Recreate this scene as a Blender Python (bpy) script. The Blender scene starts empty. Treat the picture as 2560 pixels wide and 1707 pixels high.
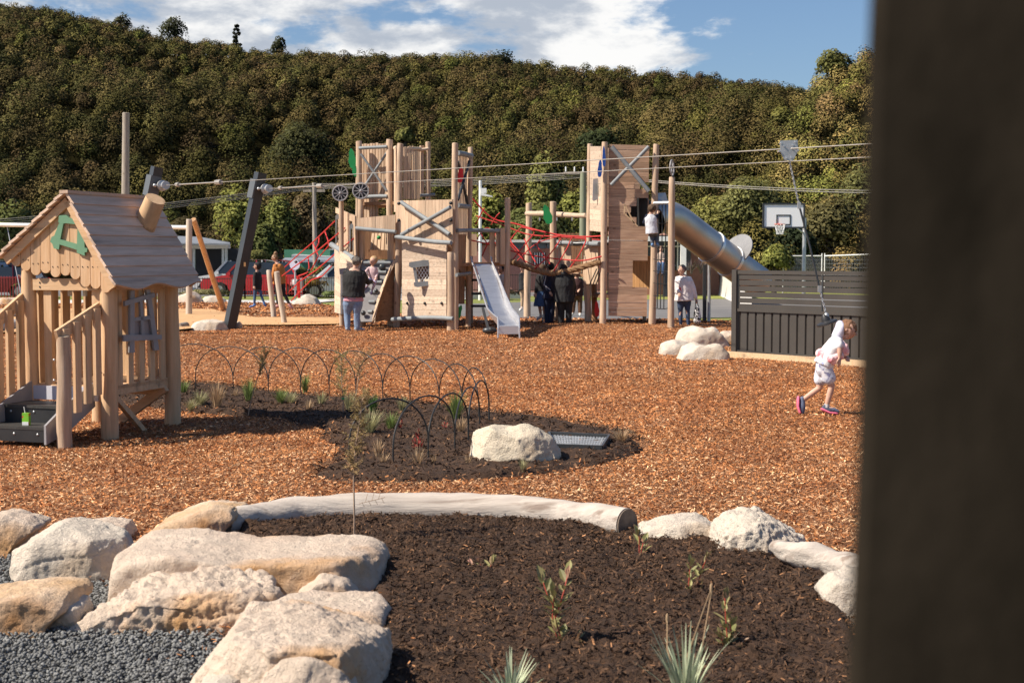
import bpy, math, random
import numpy as np
from mathutils import Vector, Matrix, Quaternion
random.seed(7)
rng = np.random.default_rng(7)
sc = bpy.context.scene
COL = sc.collection

# ------------------------------------------------------------------ camera
LENS = 50.0
F = LENS/36*2560
CX, CY, HC = 1280.0, 853.5, 1.7
TH = math.atan(213.5/F)
cam_d = bpy.data.cameras.new('camera'); cam_d.lens = LENS; cam_d.sensor_width = 36
cam = bpy.data.objects.new('camera', cam_d); COL.objects.link(cam)
cam.location = (0, 0, HC); cam.rotation_euler = (math.pi/2-TH, 0, 0)
cam_d.clip_start = 0.05; cam_d.clip_end = 3000
cam_d.dof.use_dof = True; cam_d.dof.focus_distance = 17; cam_d.dof.aperture_fstop = 6.3
sc.camera = cam

# ------------------------------------------------------------------ sun, sky
SUN_EL = math.radians(46)
sun_h = Vector((-.955, -.30)).normalized()
SUN = Vector((sun_h.x*math.cos(SUN_EL), sun_h.y*math.cos(SUN_EL), math.sin(SUN_EL)))
sd = bpy.data.lights.new('sun', 'SUN'); sd.energy = 5.0; sd.angle = math.radians(.53); sd.color = (1, .90, .76)
so = bpy.data.objects.new('sun', sd); COL.objects.link(so)
so.rotation_euler = SUN.to_track_quat('Z', 'Y').to_euler(); so.location = (-20, -10, 30)

w = bpy.data.worlds.new('World'); sc.world = w; w.use_nodes = True
nt = w.node_tree; nt.nodes.clear()
def wn(t, **k):
    n = nt.nodes.new(t)
    for a, b in k.items(): setattr(n, a, b)
    return n
out = wn('ShaderNodeOutputWorld'); bg = wn('ShaderNodeBackground'); bg.inputs[1].default_value = .064
sky = wn('ShaderNodeTexSky', sky_type='NISHITA'); sky.sun_disc = False
sky.sun_elevation = SUN_EL; sky.sun_rotation = math.atan2(SUN.x, SUN.y)
sky.altitude = 50; sky.dust_density = .9; sky.ozone_density = 2.2; sky.air_density = 1.0
tn = wn('ShaderNodeMixRGB', blend_type='MULTIPLY'); tn.inputs[0].default_value = 1; tn.inputs[2].default_value = (.93, 1.03, 1.17, 1); nt.links.new(sky.outputs[0], tn.inputs[1]); nt.links.new(tn.outputs[0], bg.inputs[0])
tc = wn('ShaderNodeTexCoord'); sep = wn('ShaderNodeSeparateXYZ'); nt.links.new(tc.outputs['Generated'], sep.inputs[0])
def wm(op, a, b=None, c=None, clamp=False):
    n = wn('ShaderNodeMath', operation=op); n.use_clamp = clamp
    for i, v in enumerate((a, b, c)):
        if v is None: continue
        if isinstance(v, (int, float)): n.inputs[i].default_value = v
        else: nt.links.new(v, n.inputs[i])
    return n.outputs[0]
az = wm('ARCTAN2', sep.outputs[0], sep.outputs[1])
el = wm('ARCSINE', sep.outputs[2])
comb = wn('ShaderNodeCombineXYZ'); nt.links.new(az, comb.inputs[0]); nt.links.new(wm('MULTIPLY', el, 2.3), comb.inputs[1])
def wnoise(scale, det, rough, off, dist=0):
    mp = wn('ShaderNodeMapping'); mp.inputs['Location'].default_value = off
    nt.links.new(comb.outputs[0], mp.inputs[0])
    n = wn('ShaderNodeTexNoise'); n.inputs['Scale'].default_value = scale; n.inputs['Detail'].default_value = det
    n.inputs['Roughness'].default_value = rough; n.inputs['Distortion'].default_value = dist
    nt.links.new(mp.outputs[0], n.inputs['Vector']); return n.outputs[0]
n1 = wnoise(11, 10, .60, (2.35, .2, 0), .15)
n2 = wnoise(9, 10, .60, (7.3, 3.3, 1.0), .15)
def ramp(v, a, b, smooth=True):
    m = wn('ShaderNodeMapRange'); m.interpolation_type = 'SMOOTHSTEP'
    nt.links.new(v, m.inputs[0]); m.inputs[1].default_value = a; m.inputs[2].default_value = b; return m.outputs[0]
# cloud bank: heavy to the west (left), thinning past azimuth .13
cover = wm('MULTIPLY_ADD', ramp(az, .07, .23), -.30, .19)
hi = wm('MULTIPLY', ramp(el, .12, .5), -.05)
lowr = wm('MULTIPLY', wm('MULTIPLY', ramp(el, .125, .09), ramp(az, .20, .16)), wm('MULTIPLY', ramp(az, .02, .10), .26))
dens = wm('ADD', wm('ADD', wm('ADD', n1, cover), hi), lowr)
mask = wm('MULTIPLY', wm('MULTIPLY', ramp(dens, .55, .68), ramp(el, .36, .24)), ramp(az, -1.4, -.9))
shade = ramp(wm('ADD', n2, wm('MULTIPLY', ramp(el, .142, .182), -.13)), .36, .53)
mx = wn('ShaderNodeMixRGB'); mx.inputs[1].default_value = (.47, .52, .60, 1); mx.inputs[2].default_value = (1.0, .99, .97, 1)
nt.links.new(shade, mx.inputs[0])
bg2 = wn('ShaderNodeBackground'); bg2.inputs[1].default_value = .66; nt.links.new(mx.outputs[0], bg2.inputs[0])
ms = wn('ShaderNodeMixShader'); nt.links.new(wm('MULTIPLY', mask, .96), ms.inputs[0])
nt.links.new(bg.outputs[0], ms.inputs[1]); nt.links.new(bg2.outputs[0], ms.inputs[2]); nt.links.new(ms.outputs[0], out.inputs[0])

sc.view_settings.view_transform = 'Standard'; sc.view_settings.look = 'None'
sc.view_settings.exposure = 0.62; sc.view_settings.gamma = 1
sc.render.engine = 'CYCLES'
sc.cycles.max_bounces = 5; sc.cycles.diffuse_bounces = 3; sc.cycles.transparent_max_bounces = 6
sc.render.resolution_x = 1024; sc.render.resolution_y = 682

# ------------------------------------------------------------------ measuring: a photo pixel (2560 wide) to a place
def ray(x, y):
    dx = (x-CX)/F; dy = -(y-CY)/F
    return Vector((dx, math.cos(TH)+dy*math.sin(TH), -math.sin(TH)+dy*math.cos(TH)))
ZO = [0.0]
def W(x, y, Z):
    Z = Z+ZO[0]; r = ray(x, y); return Vector((0, 0, HC))+r*(Z/r.y)
def G(x, y, h=0.0):
    r = ray(x, y); t = (h-HC)/r.z; return Vector((0, 0, HC))+r*t
def ZG(y, h=0.0): return G(CX, y, h).y
def lerp(a, b, t): return a+(b-a)*t

# ------------------------------------------------------------------ noise (vectorised gradient noise)
_perm = rng.permutation(256); _perm = np.concatenate([_perm, _perm, _perm])
_g = rng.normal(size=(256, 3)); _g /= np.linalg.norm(_g, axis=1)[:, None]
def pnoise(P):
    P = np.asarray(P, float); I = np.floor(P).astype(int); f = P-I; I &= 255
    u = f*f*f*(f*(f*6-15)+10); r = 0
    for dx in (0, 1):
        for dy in (0, 1):
            for dz in (0, 1):
                h = _perm[_perm[_perm[(I[:, 0]+dx) & 255]+((I[:, 1]+dy) & 255)]+((I[:, 2]+dz) & 255)]
                d = np.einsum('ij,ij->i', _g[h], f-np.array([dx, dy, dz]))
                wgt = (u[:, 0] if dx else 1-u[:, 0])*(u[:, 1] if dy else 1-u[:, 1])*(u[:, 2] if dz else 1-u[:, 2])
                r = r+wgt*d
    return r
def fbm(P, octv=4, lac=2.03, gain=.5):
    P = np.asarray(P, float); a = 1; s = 0
    for _ in range(octv):
        s = s+a*pnoise(P); P = P*lac+17.3; a *= gain
    return s
def in_poly(x, y, poly):
    x = np.asarray(x); y = np.asarray(y); c = np.zeros(x.shape, bool); n = len(poly)
    for i in range(n):
        x0, y0 = poly[i]; x1, y1 = poly[(i+1) % n]
        if y0 == y1: continue
        k = ((y0 > y) != (y1 > y)) & (x < (x1-x0)*(y-y0)/(y1-y0)+x0)
        c ^= k
    return c
def poly_dist(x, y, poly):
    d = np.full(np.shape(x), 1e9); n = len(poly)
    for i in range(n):
        a = np.array(poly[i]); b = np.array(poly[(i+1) % n]); ab = b-a; L = ab@ab
        if L == 0: continue
        t = np.clip(((x-a[0])*ab[0]+(y-a[1])*ab[1])/L, 0, 1)
        d = np.minimum(d, np.hypot(x-a[0]-t*ab[0], y-a[1]-t*ab[1]))
    return d
def GP(pts): return [(G(x, y).x, G(x, y).y) for x, y in pts]

# ------------------------------------------------------------------ objects
def tag(o, label=None, cat=None, group=None, kind=None):
    if label: o['label'] = label
    if cat: o['category'] = cat
    if group: o['group'] = group
    if kind: o['kind'] = kind
    return o
_wm = {}
def thing(name, label, cat, loc=(0, 0, 0), rz=0, group=None):
    o = bpy.data.objects.new(name, None); COL.objects.link(o)
    o.empty_display_size = .1
    o.location = loc; o.rotation_euler = (0, 0, rz)
    _wm[o] = Matrix.Translation(Vector(loc)) @ Matrix.Rotation(rz, 4, 'Z')
    return tag(o, label, cat, group)

def link_mesh(name, me, material, parent=None, origin=None):
    me.name = name
    o = bpy.data.objects.new(name, me); COL.objects.link(o)
    if material is not None and not me.materials: me.materials.append(material)
    if parent is not None:
        M4 = _wm.get(parent, Matrix.Identity(4))
        me.transform(M4.inverted()); o.parent = parent; _wm[o] = M4
    elif origin is not None:
        me.transform(Matrix.Translation(-Vector(origin))); o.location = origin
        _wm[o] = Matrix.Translation(Vector(origin))
    return o

class MB:
    def __init__(s): s.v = []; s.f = []; s.sm = []
    def add(s, vs, fs, smooth=False):
        n = len(s.v); s.v += [tuple(p) for p in vs]
        s.f += [tuple(i+n for i in f) for f in fs]; s.sm += [smooth]*len(fs)
    def box(s, c, size, R=None):
        c = Vector(c); h = Vector(size)/2; vs = []
        for z in (-1, 1):
            for y in (-1, 1):
                for x in (-1, 1):
                    p = Vector((x*h.x, y*h.y, z*h.z))
                    if R is not None: p = R @ p
                    vs.append(c+p)
        s.add(vs, [(0, 2, 3, 1), (4, 5, 7, 6), (0, 1, 5, 4), (2, 6, 7, 3), (0, 4, 6, 2), (1, 3, 7, 5)])
        return s
    def beam(s, p0, p1, wd, ht, up=(0, 0, 1)):
        p0 = Vector(p0); p1 = Vector(p1); d = (p1-p0); L = d.length; d.normalize()
        up = Vector(up); sd_ = d.cross(up)
        if sd_.length < 1e-4: sd_ = d.cross(Vector((0, 1, 0)))
        sd_.normalize(); u2 = sd_.cross(d).normalized()
        R = Matrix((sd_, d, u2)).transposed()
        return s.box((p0+p1)/2, (wd, L, ht), R)
    def tube(s, pts, rs, n=12, cap=True, smooth=True, side=None, flat=None, dome=False):
        pts = [Vector(p) for p in pts]
        if isinstance(rs, (int, float)): rs = [rs]*len(pts)
        rs = [(r, r) if isinstance(r, (int, float)) else r for r in rs]
        m = len(pts); T = []
        for i in range(m):
            t = pts[min(i+1, m-1)]-pts[max(i-1, 0)]
            T.append(t.normalized() if t.length > 1e-9 else Vector((0, 0, 1)))
        ref = Vector(side) if side is not None else (Vector((1, 0, 0)) if abs(T[0].x) < .8 else Vector((0, 1, 0)))
        if dome:
            a0, a1 = [], []
            for k in (1, 2, 3):
                q = k/3*math.pi/2*.97
                a0.append((pts[0]-T[0]*max(rs[0])*math.sin(q), tuple(r*math.cos(q) for r in rs[0]), T[0]))
                a1.append((pts[-1]+T[-1]*max(rs[-1])*math.sin(q), tuple(r*math.cos(q) for r in rs[-1]), T[-1]))
            seq = a0[::-1]+list(zip(pts, rs, T))+a1
        else: seq = list(zip(pts, rs, T))
        vs = []; X = ref
        for p, r, t in seq:
            X = (X-t*X.dot(t))
            if X.length < 1e-6: X = t.orthogonal()
            X.normalize(); Y = t.cross(X)
            for k in range(n):
                a = 2*math.pi*k/n
                vs.append(p+X*(r[0]*math.cos(a))+Y*(r[1]*math.sin(a)))
        fs = []
        M_ = len(seq)
        for i in range(M_-1):
            for k in range(n):
                k2 = (k+1) % n
                fs.append((i*n+k, i*n+k2, (i+1)*n+k2, (i+1)*n+k))
        s.add(vs, fs, smooth)
        if cap:
            b = len(s.v)-len(vs)
            s.f.append(tuple(b+k for k in reversed(range(n)))); s.sm.append(dome)
            s.f.append(tuple(b+(M_-1)*n+k for k in range(n))); s.sm.append(dome)
        return s
    def ball(s, c, r, n=12, m=8):
        c = Vector(c)
        if isinstance(r, (int, float)): r = (r, r, r)
        vs = [c+Vector((0, 0, -r[2]))]
        for i in range(1, m):
            a = -math.pi/2+math.pi*i/m
            for k in range(n):
                b = 2*math.pi*k/n
                vs.append(c+Vector((r[0]*math.cos(a)*math.cos(b), r[1]*math.cos(a)*math.sin(b), r[2]*math.sin(a))))
        vs.append(c+Vector((0, 0, r[2]))); fs = []
        for k in range(n): fs.append((0, 1+(k+1) % n, 1+k))
        for i in range(m-2):
            for k in range(n):
                a = 1+i*n+k; b = 1+i*n+(k+1) % n; fs.append((a, b, b+n, a+n))
        t = len(vs)-1; b0 = 1+(m-2)*n
        for k in range(n): fs.append((b0+k, b0+(k+1) % n, t))
        s.add(vs, fs, True); return s
    def slab(s, poly, off):
        """closed prism: polygon of 3-D points swept by the vector off"""
        off = Vector(off); P = [Vector(p) for p in poly]; n = len(P)
        nrm = Vector((0, 0, 0))
        for i in range(n): nrm += P[i].cross(P[(i+1) % n])
        if nrm.dot(off) > 0: P = P[::-1]
        vs = P+[p+off for p in P]
        fs = [tuple(range(n)), tuple(n+i for i in reversed(range(n)))]
        fs += [(i, n+i, n+(i+1) % n, (i+1) % n) for i in range(n)]
        s.add(vs, fs); return s
    def boards(s, P00, P10, P11, P01, n, th=.03, along='v', gap=.0, jit=.004, holes=(), topj=0.0, rnd=.0):
        """n boards filling a quad; along='v' upright boards, 'u' lying boards; holes=(u0,u1,v0,v1)"""
        P00, P10, P11, P01 = map(Vector, (P00, P10, P11, P01))
        nv = (P10-P00).cross(P01-P00).normalized()
        def pt(u, v): return lerp(lerp(P00, P10, u), lerp(P01, P11, u), v)
        wj = [1+rnd*random.uniform(-1, 1) for _ in range(n)]; tot = sum(wj); e = [0]
        for q in wj: e.append(e[-1]+q/tot)
        for i in range(n):
            a = e[i]+gap/2/n; b = e[i+1]-gap/2/n; mid = (a+b)/2
            cuts = []
            for h in holes:
                lo, hi_ = (h[0], h[1]) if along == 'v' else (h[2], h[3])
                if lo < mid < hi_: cuts.append((h[2], h[3]) if along == 'v' else (h[0], h[1]))
            segs = []; cur = 0.0
            for c0, c1 in sorted(cuts):
                if c0 > cur: segs.append((cur, c0))
                cur = max(cur, c1)
            if cur < 1: segs.append((cur, 1.0))
            for c0, c1 in segs:
                o = nv*random.uniform(-jit, jit)
                if along == 'v':
                    c1b = c1+(random.uniform(-topj, topj) if c1 == 1 else 0)
                    q = [pt(a, c0), pt(b, c0), pt(b, c1b), pt(a, c1b)]
                else: q = [pt(c0, a), pt(c1, a), pt(c1, b), pt(c0, b)]
                s.slab([p+o-nv*th/2 for p in q], nv*th)
        return s
    def mesh(s, sharp=38):
        me = bpy.data.meshes.new('m'); me.from_pydata(s.v, [], s.f)
        me.polygons.foreach_set('use_smooth', s.sm)
        if any(s.sm): me.set_sharp_from_angle(angle=math.radians(sharp))
        me.update(); return me
    def build(s, name, material, parent=None, local=False, sharp=38, origin=None):
        me = s.mesh(sharp)
        if local and parent is not None:
            me.transform(_wm.get(parent, Matrix.Identity(4)))
        return link_mesh(name, me, material, parent, origin)

def log_mb(p0, p1, r0, r1=None, wob=.06, n=14, k=7, seed=None, bend=.0, mb=None, taper_end=True):
    """a peeled robinia-like round timber: slightly crooked and uneven"""
    rnd = random.Random(seed if seed is not None else random.random())
    p0 = Vector(p0); p1 = Vector(p1); r1 = r1 if r1 is not None else r0*.9
    d = p1-p0; L = d.length; t = d.normalized(); a = t.orthogonal().normalized(); b = t.cross(a)
    ph = [rnd.uniform(0, 6.28) for _ in range(4)]; amp = r0*wob*4
    pts, rs = [], []
    for i in range(k+1):
        u = i/k
        o = a*math.sin(ph[0]+u*5)*amp*.5*min(1, 4*u*(1-u)+.1)+b*math.sin(ph[1]+u*4)*amp*.5*min(1, 4*u*(1-u)+.1)+Vector((0, 0, 1))*bend*4*u*(1-u)
        r = lerp(r0, r1, u)*(1+wob*rnd.uniform(-1, 1))
        pts.append(p0+d*u+o); rs.append((r*(1+wob*.5), r))
    if taper_end:
        pts.append(p1+t*r1*.12); rs.append((r1*.86, r1*.84))
    m = mb or MB(); m.tube(pts, rs, n); return m

def np_mesh(name, V, Fc, material, tint=None, smooth=False):
    V = np.asarray(V, np.float32); Fc = np.asarray(Fc, np.int32); k = Fc.shape[1]
    me = bpy.data.meshes.new(name)
    me.vertices.add(len(V)); me.vertices.foreach_set('co', V.ravel())
    me.loops.add(Fc.size); me.loops.foreach_set('vertex_index', Fc.ravel())
    me.polygons.add(len(Fc)); me.polygons.foreach_set('loop_start', np.arange(0, Fc.size, k, dtype=np.int32))
    if smooth: me.polygons.foreach_set('use_smooth', np.ones(len(Fc), bool))
    me.update(calc_edges=True)
    if tint is not None:
        a = me.attributes.new('tint', 'FLOAT_COLOR', 'POINT')
        c = np.ones((len(V), 4), np.float32); c[:, :3] = tint; a.data.foreach_set('color', c.ravel())
    if material is not None: me.materials.append(material)
    return me
def np_obj(name, V, Fc, material, parent=None, tint=None, smooth=False, origin=None):
    return link_mesh(name, np_mesh(name, V, Fc, material, tint, smooth), None, parent, origin)
# ------------------------------------------------------------------ materials
def M(name, c1, c2=None, scale=5, stretch=(1, 1, 1), rough=.7, metal=0, bump=.0, bscale=None, island=0, spec=.4,
      lo=.35, hi=.65, detail=5, c3=None, s3=2, t3=(.55, .7), dist=0.02, tint=False, transl=0, coat=0):
    m = bpy.data.materials.new(name); m.use_nodes = True; t = m.node_tree; N = t.nodes; L = t.links
    b = N['Principled BSDF']; b.inputs['Roughness'].default_value = rough; b.inputs['Metallic'].default_value = metal
    b.inputs['Specular IOR Level'].default_value = spec; b.inputs['Coat Weight'].default_value = coat
    c2 = c2 or c1
    tc = N.new('ShaderNodeTexCoord'); mp = N.new('ShaderNodeMapping'); mp.inputs['Scale'].default_value = stretch
    L.new(tc.outputs['Object'], mp.inputs[0])
    nz = N.new('ShaderNodeTexNoise'); nz.inputs['Scale'].default_value = scale; nz.inputs['Detail'].default_value = detail
    nz.inputs['Roughness'].default_value = .6
    L.new(mp.outputs[0], nz.inputs['Vector'])
    mr = N.new('ShaderNodeMapRange'); L.new(nz.outputs[0], mr.inputs[0]); mr.inputs[1].default_value = lo; mr.inputs[2].default_value = hi
    mx = N.new('ShaderNodeMixRGB'); L.new(mr.outputs[0], mx.inputs[0]); mx.inputs[1].default_value = (*c1, 1); mx.inputs[2].default_value = (*c2, 1)
    col = mx.outputs[0]
    if c3:
        n3 = N.new('ShaderNodeTexNoise'); n3.inputs['Scale'].default_value = s3; n3.inputs['Detail'].default_value = 4
        L.new(mp.outputs[0], n3.inputs['Vector'])
        r3 = N.new('ShaderNodeMapRange'); L.new(n3.outputs[0], r3.inputs[0]); r3.inputs[1].default_value = t3[0]; r3.inputs[2].default_value = t3[1]
        m3 = N.new('ShaderNodeMixRGB'); L.new(r3.outputs[0], m3.inputs[0]); L.new(col, m3.inputs[1]); m3.inputs[2].default_value = (*c3, 1); col = m3.outputs[0]
    if tint:
        at = N.new('ShaderNodeAttribute'); at.attribute_name = 'tint'
        mm = N.new('ShaderNodeMixRGB'); mm.blend_type = 'MULTIPLY'; mm.inputs[0].default_value = 1
        L.new(col, mm.inputs[1]); L.new(at.outputs['Color'], mm.inputs[2]); col = mm.outputs[0]
    if island:
        g = N.new('ShaderNodeNewGeometry'); r = N.new('ShaderNodeMapRange')
        L.new(g.outputs['Random Per Island'], r.inputs[0]); r.inputs[3].default_value = 1-island; r.inputs[4].default_value = 1+island
        hs = N.new('ShaderNodeHueSaturation'); L.new(r.outputs[0], hs.inputs['Value']); L.new(col, hs.inputs['Color']); col = hs.outputs[0]
    L.new(col, b.inputs['Base Color'])
    if bump:
        nb = N.new('ShaderNodeTexNoise'); nb.inputs['Scale'].default_value = bscale or scale*2; nb.inputs['Detail'].default_value = 6
        nb.inputs['Roughness'].default_value = .65
        L.new(mp.outputs[0], nb.inputs['Vector'])
        bp = N.new('ShaderNodeBump'); bp.inputs['Strength'].default_value = bump; bp.inputs['Distance'].default_value = dist
        L.new(nb.outputs[0], bp.inputs['Height']); L.new(bp.outputs[0], b.inputs['Normal'])
    if transl:
        tr = N.new('ShaderNodeBsdfTranslucent'); L.new(col, tr.inputs[0]); ms = N.new('ShaderNodeMixShader'); ms.inputs[0].default_value = transl
        L.new(b.outputs[0], ms.inputs[1]); L.new(tr.outputs[0], ms.inputs[2]); L.new(ms.outputs[0], N['Material Output'].inputs[0])
    return m
def wood(name, c1, c2, axis='z', scale=3.0, island=.12, rough=.75, bump=.25):
    st = {'z': (9, 9, .7), 'x': (.7, 9, 9), 'y': (9, .7, 9)}[axis]
    m = M(name, c1, c2, scale=scale, stretch=st, rough=rough, bump=bump, bscale=5, island=island, lo=.37, hi=.63, spec=.25, dist=.012,
             c3=tuple(a*.5 for a in c1), s3=1.1, t3=(.58, .72))
    # knots: small dark ovals scattered through the timber
    t = m.node_tree; N = t.nodes; L = t.links; b = N['Principled BSDF']; col = b.inputs['Base Color'].links[0].from_socket
    mp = N.new('ShaderNodeMapping'); mp.inputs['Scale'].default_value = {'z': (1, 1, .6), 'x': (.6, 1, 1), 'y': (1, .6, 1)}[axis]
    L.new([n for n in N if n.type == 'TEX_COORD'][0].outputs['Object'], mp.inputs[0])
    v = N.new('ShaderNodeTexVoronoi'); v.inputs['Scale'].default_value = 3.4; L.new(mp.outputs[0], v.inputs['Vector'])
    r = N.new('ShaderNodeMapRange'); L.new(v.outputs['Distance'], r.inputs[0]); r.inputs[1].default_value = .05; r.inputs[2].default_value = .11; r.inputs[3].default_value = .75; r.inputs[4].default_value = 0
    mx = N.new('ShaderNodeMixRGB'); L.new(r.outputs[0], mx.inputs[0]); L.new(col, mx.inputs[1]); mx.inputs[2].default_value = (c1[0]*.30, c1[1]*.24, c1[2]*.2, 1); L.new(mx.outputs[0], b.inputs['Base Color'])
    return m
MT = {}
MT['post'] = wood('peeled_post', (.56, .42, .30), (.42, .29, .20), 'z')
MT['postH'] = wood('peeled_log', (.60, .47, .35), (.50, .36, .25), 'x')
MT['brdV'] = wood('board_upright', (.57, .42, .295), (.46, .32, .22), 'z', island=.2)
MT['brdH'] = wood('board_lying', (.63, .50, .385), (.51, .38, .28), 'x', island=.19)
MT['tower'] = wood('board_tower', (.50, .335, .23), (.36, .225, .15), 'x', island=.2)
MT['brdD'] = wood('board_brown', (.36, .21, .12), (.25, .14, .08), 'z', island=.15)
MT['cot'] = wood('larch_upright', (.64, .43, .26), (.54, .34, .19), 'z', island=.1)
MT['cotx'] = wood('larch_lying', (.64, .43, .26), (.54, .34, .19), 'x', island=.1)
MT['roof'] = wood('roof_boards', (.68, .50, .385), (.54, .385, .29), 'y', island=.14)
MT['grey'] = M('grey_painted_wood', (.24, .26, .27), (.19, .205, .215), 4, rough=.6, bump=.15, bscale=12, dist=.01)
MT['greyL'] = M('pale_grey_board', (.30, .29, .30), (.24, .235, .245), 3, rough=.5)
MT['black'] = M('black_plastic', (.022, .022, .024), (.03, .03, .032), 6, rough=.45)
MT['charc'] = M('charcoal_steel', (.030, .034, .038), (.04, .043, .047), 3, rough=.35, spec=.5)
MT['steel'] = M('brushed_steel', (.78, .78, .79), (.68, .68, .69), 3, stretch=(1, 1, 9), rough=.45, metal=1, bump=.05, bscale=20)
MT['tube'] = M('tube_steel', (.56, .53, .49), (.46, .42, .38), 1.2, rough=.47, metal=.92, bump=.12, bscale=.9, dist=.05)
MT['galv'] = M('galvanised_steel', (.55, .56, .57), (.45, .46, .47), 9, rough=.45, metal=.7)
MT['cable'] = M('steel_cable', (.38, .35, .31), (.3, .28, .25), 9, rough=.5, metal=.3)
MT['red'] = M('red_rope', (.55, .035, .03), (.42, .02, .02), 12, rough=.7)
MT['redleaf'] = M('red_plastic', (.65, .02, .02), rough=.45)
MT['greenleaf'] = M('green_plastic', (.02, .28, .08), (.015, .22, .06), 3, rough=.45)
MT['blue'] = M('blue_plastic', (.02, .07, .30), rough=.45)
MT['sage'] = M('sage_green_board', (.15, .30, .18), (.13, .26, .16), 3, rough=.55)
MT['hemp'] = M('thick_hemp_rope', (.30, .18, .09), (.17, .09, .045), 20, rough=.9, bump=.5)
MT['bedgrey'] = M('climbing_wall_grey', (.24, .225, .225), (.17, .16, .165), 4, rough=.6)
MT['wpaint'] = M('white_paint', (.78, .78, .77), (.7, .7, .69), 3, rough=.5)
MT['cream'] = M('cream_steel', (.62, .60, .55), (.55, .53, .5), 3, rough=.5)
MT['fence'] = M('warm_grey_cladding', (.062, .055, .048), (.052, .046, .041), 2, rough=.45, spec=.4)
MT['sleeper'] = wood('pine_sleeper', (.62, .45, .28), (.54, .37, .22), 'x', island=.05)
MT['oldpole'] = wood('weathered_pole', (.36, .32, .27), (.26, .22, .18), 'z')
MT['drift'] = M('bleached_wood', (.54, .475, .41), (.42, .36, .31), 2.4, stretch=(.5, 8, 8), rough=.85, bump=.6, bscale=5, c3=(.27, .21, .17), s3=1.6, t3=(.58, .68))
MT['pale_post'] = wood('pale_peeled_post', (.62, .55, .46), (.52, .44, .36), 'z')
MT['orange_post'] = wood('orange_peeled_post', (.62, .38, .20), (.50, .28, .14), 'z')
MT['pillar'] = M('dark_stained_timber', (.024, .0185, .0135), (.011, .0085, .006), 9, stretch=(1.5, 1.5, .8), rough=.9, bump=.2, spec=.06)
MT['skin'] = M('skin', (.56, .34, .25), (.50, .29, .21), 8, rough=.55)
MT['brick'] = M('red_brick', (.36, .17, .12), (.30, .14, .10), 6, rough=.9)
MT['glass'] = M('dark_glass', (.02, .025, .03), rough=.08, spec=.8)
MT['bglass'] = M('blue_glass', (.05, .09, .14), (.12, .17, .22), 1.5, rough=.1, spec=.8)
def rockmat(name, c1, c2, stain, pit_dark=(.20, .15, .11), st=(.52, .66), sc_=1.6):
    m = M(name, c1, c2, 2.6, rough=.92, bump=.0, c3=stain, s3=sc_, t3=st, detail=10, spec=.15); t = m.node_tree; N = t.nodes; L = t.links; b = N['Principled BSDF']
    col = b.inputs['Base Color'].links[0].from_socket; tc = [n for n in N if n.type == 'TEX_COORD'][0]
    def nz(s, d, r=.6):
        n = N.new('ShaderNodeTexNoise'); n.inputs['Scale'].default_value = s; n.inputs['Detail'].default_value = d; n.inputs['Roughness'].default_value = r; L.new(tc.outputs['Object'], n.inputs['Vector']); return n.outputs[0]
    def mr(v, a, c, lo=0, hi=1):
        n = N.new('ShaderNodeMapRange'); L.new(v, n.inputs[0]); n.inputs[1].default_value = a; n.inputs[2].default_value = c; n.inputs[3].default_value = lo; n.inputs[4].default_value = hi; return n.outputs[0]
    a = nz(34, 6, .7); mm = N.new('ShaderNodeMixRGB'); L.new(mr(a, .60, .70, 0, .55), mm.inputs[0]); L.new(col, mm.inputs[1]); mm.inputs[2].default_value = (*pit_dark, 1)
    g = nz(6, 8, .7); m2 = N.new('ShaderNodeMixRGB'); m2.blend_type = 'MULTIPLY'; m2.inputs[0].default_value = 1; L.new(mm.outputs[0], m2.inputs[1])
    cb_ = N.new('ShaderNodeCombineXYZ'); v = mr(g, .3, .7, .78, 1.12)
    for i in range(3): L.new(v, cb_.inputs[i])
    L.new(cb_.outputs[0], m2.inputs[2]); L.new(m2.outputs[0], b.inputs['Base Color'])
    ad = N.new('ShaderNodeMath'); ad.operation = 'MULTIPLY_ADD'; L.new(nz(24, 8, .75), ad.inputs[0]); ad.inputs[1].default_value = .9; L.new(nz(70, 4, .7), ad.inputs[2])
    bp = N.new('ShaderNodeBump'); bp.inputs['Strength'].default_value = .9; bp.inputs['Distance'].default_value = .018; L.new(ad.outputs[0], bp.inputs['Height']); L.new(bp.outputs[0], b.inputs['Normal']); return m
MT['rockw2'] = rockmat('yellowish_sandstone', (.70, .61, .47), (.62, .52, .40), (.48, .35, .23), st=(.60, .72))
MT['rock'] = rockmat('pinkish_sandstone', (.70, .575, .46), (.60, .47, .37), (.58, .33, .15), st=(.54, .68))
MT['rocko'] = rockmat('orange_sandstone', (.66, .43, .24), (.66, .51, .38), (.38, .20, .09), st=(.54, .68))
MT['rockw'] = rockmat('white_sandstone', (.69, .61, .51), (.60, .51, .42), (.50, .37, .25), st=(.58, .72))
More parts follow.
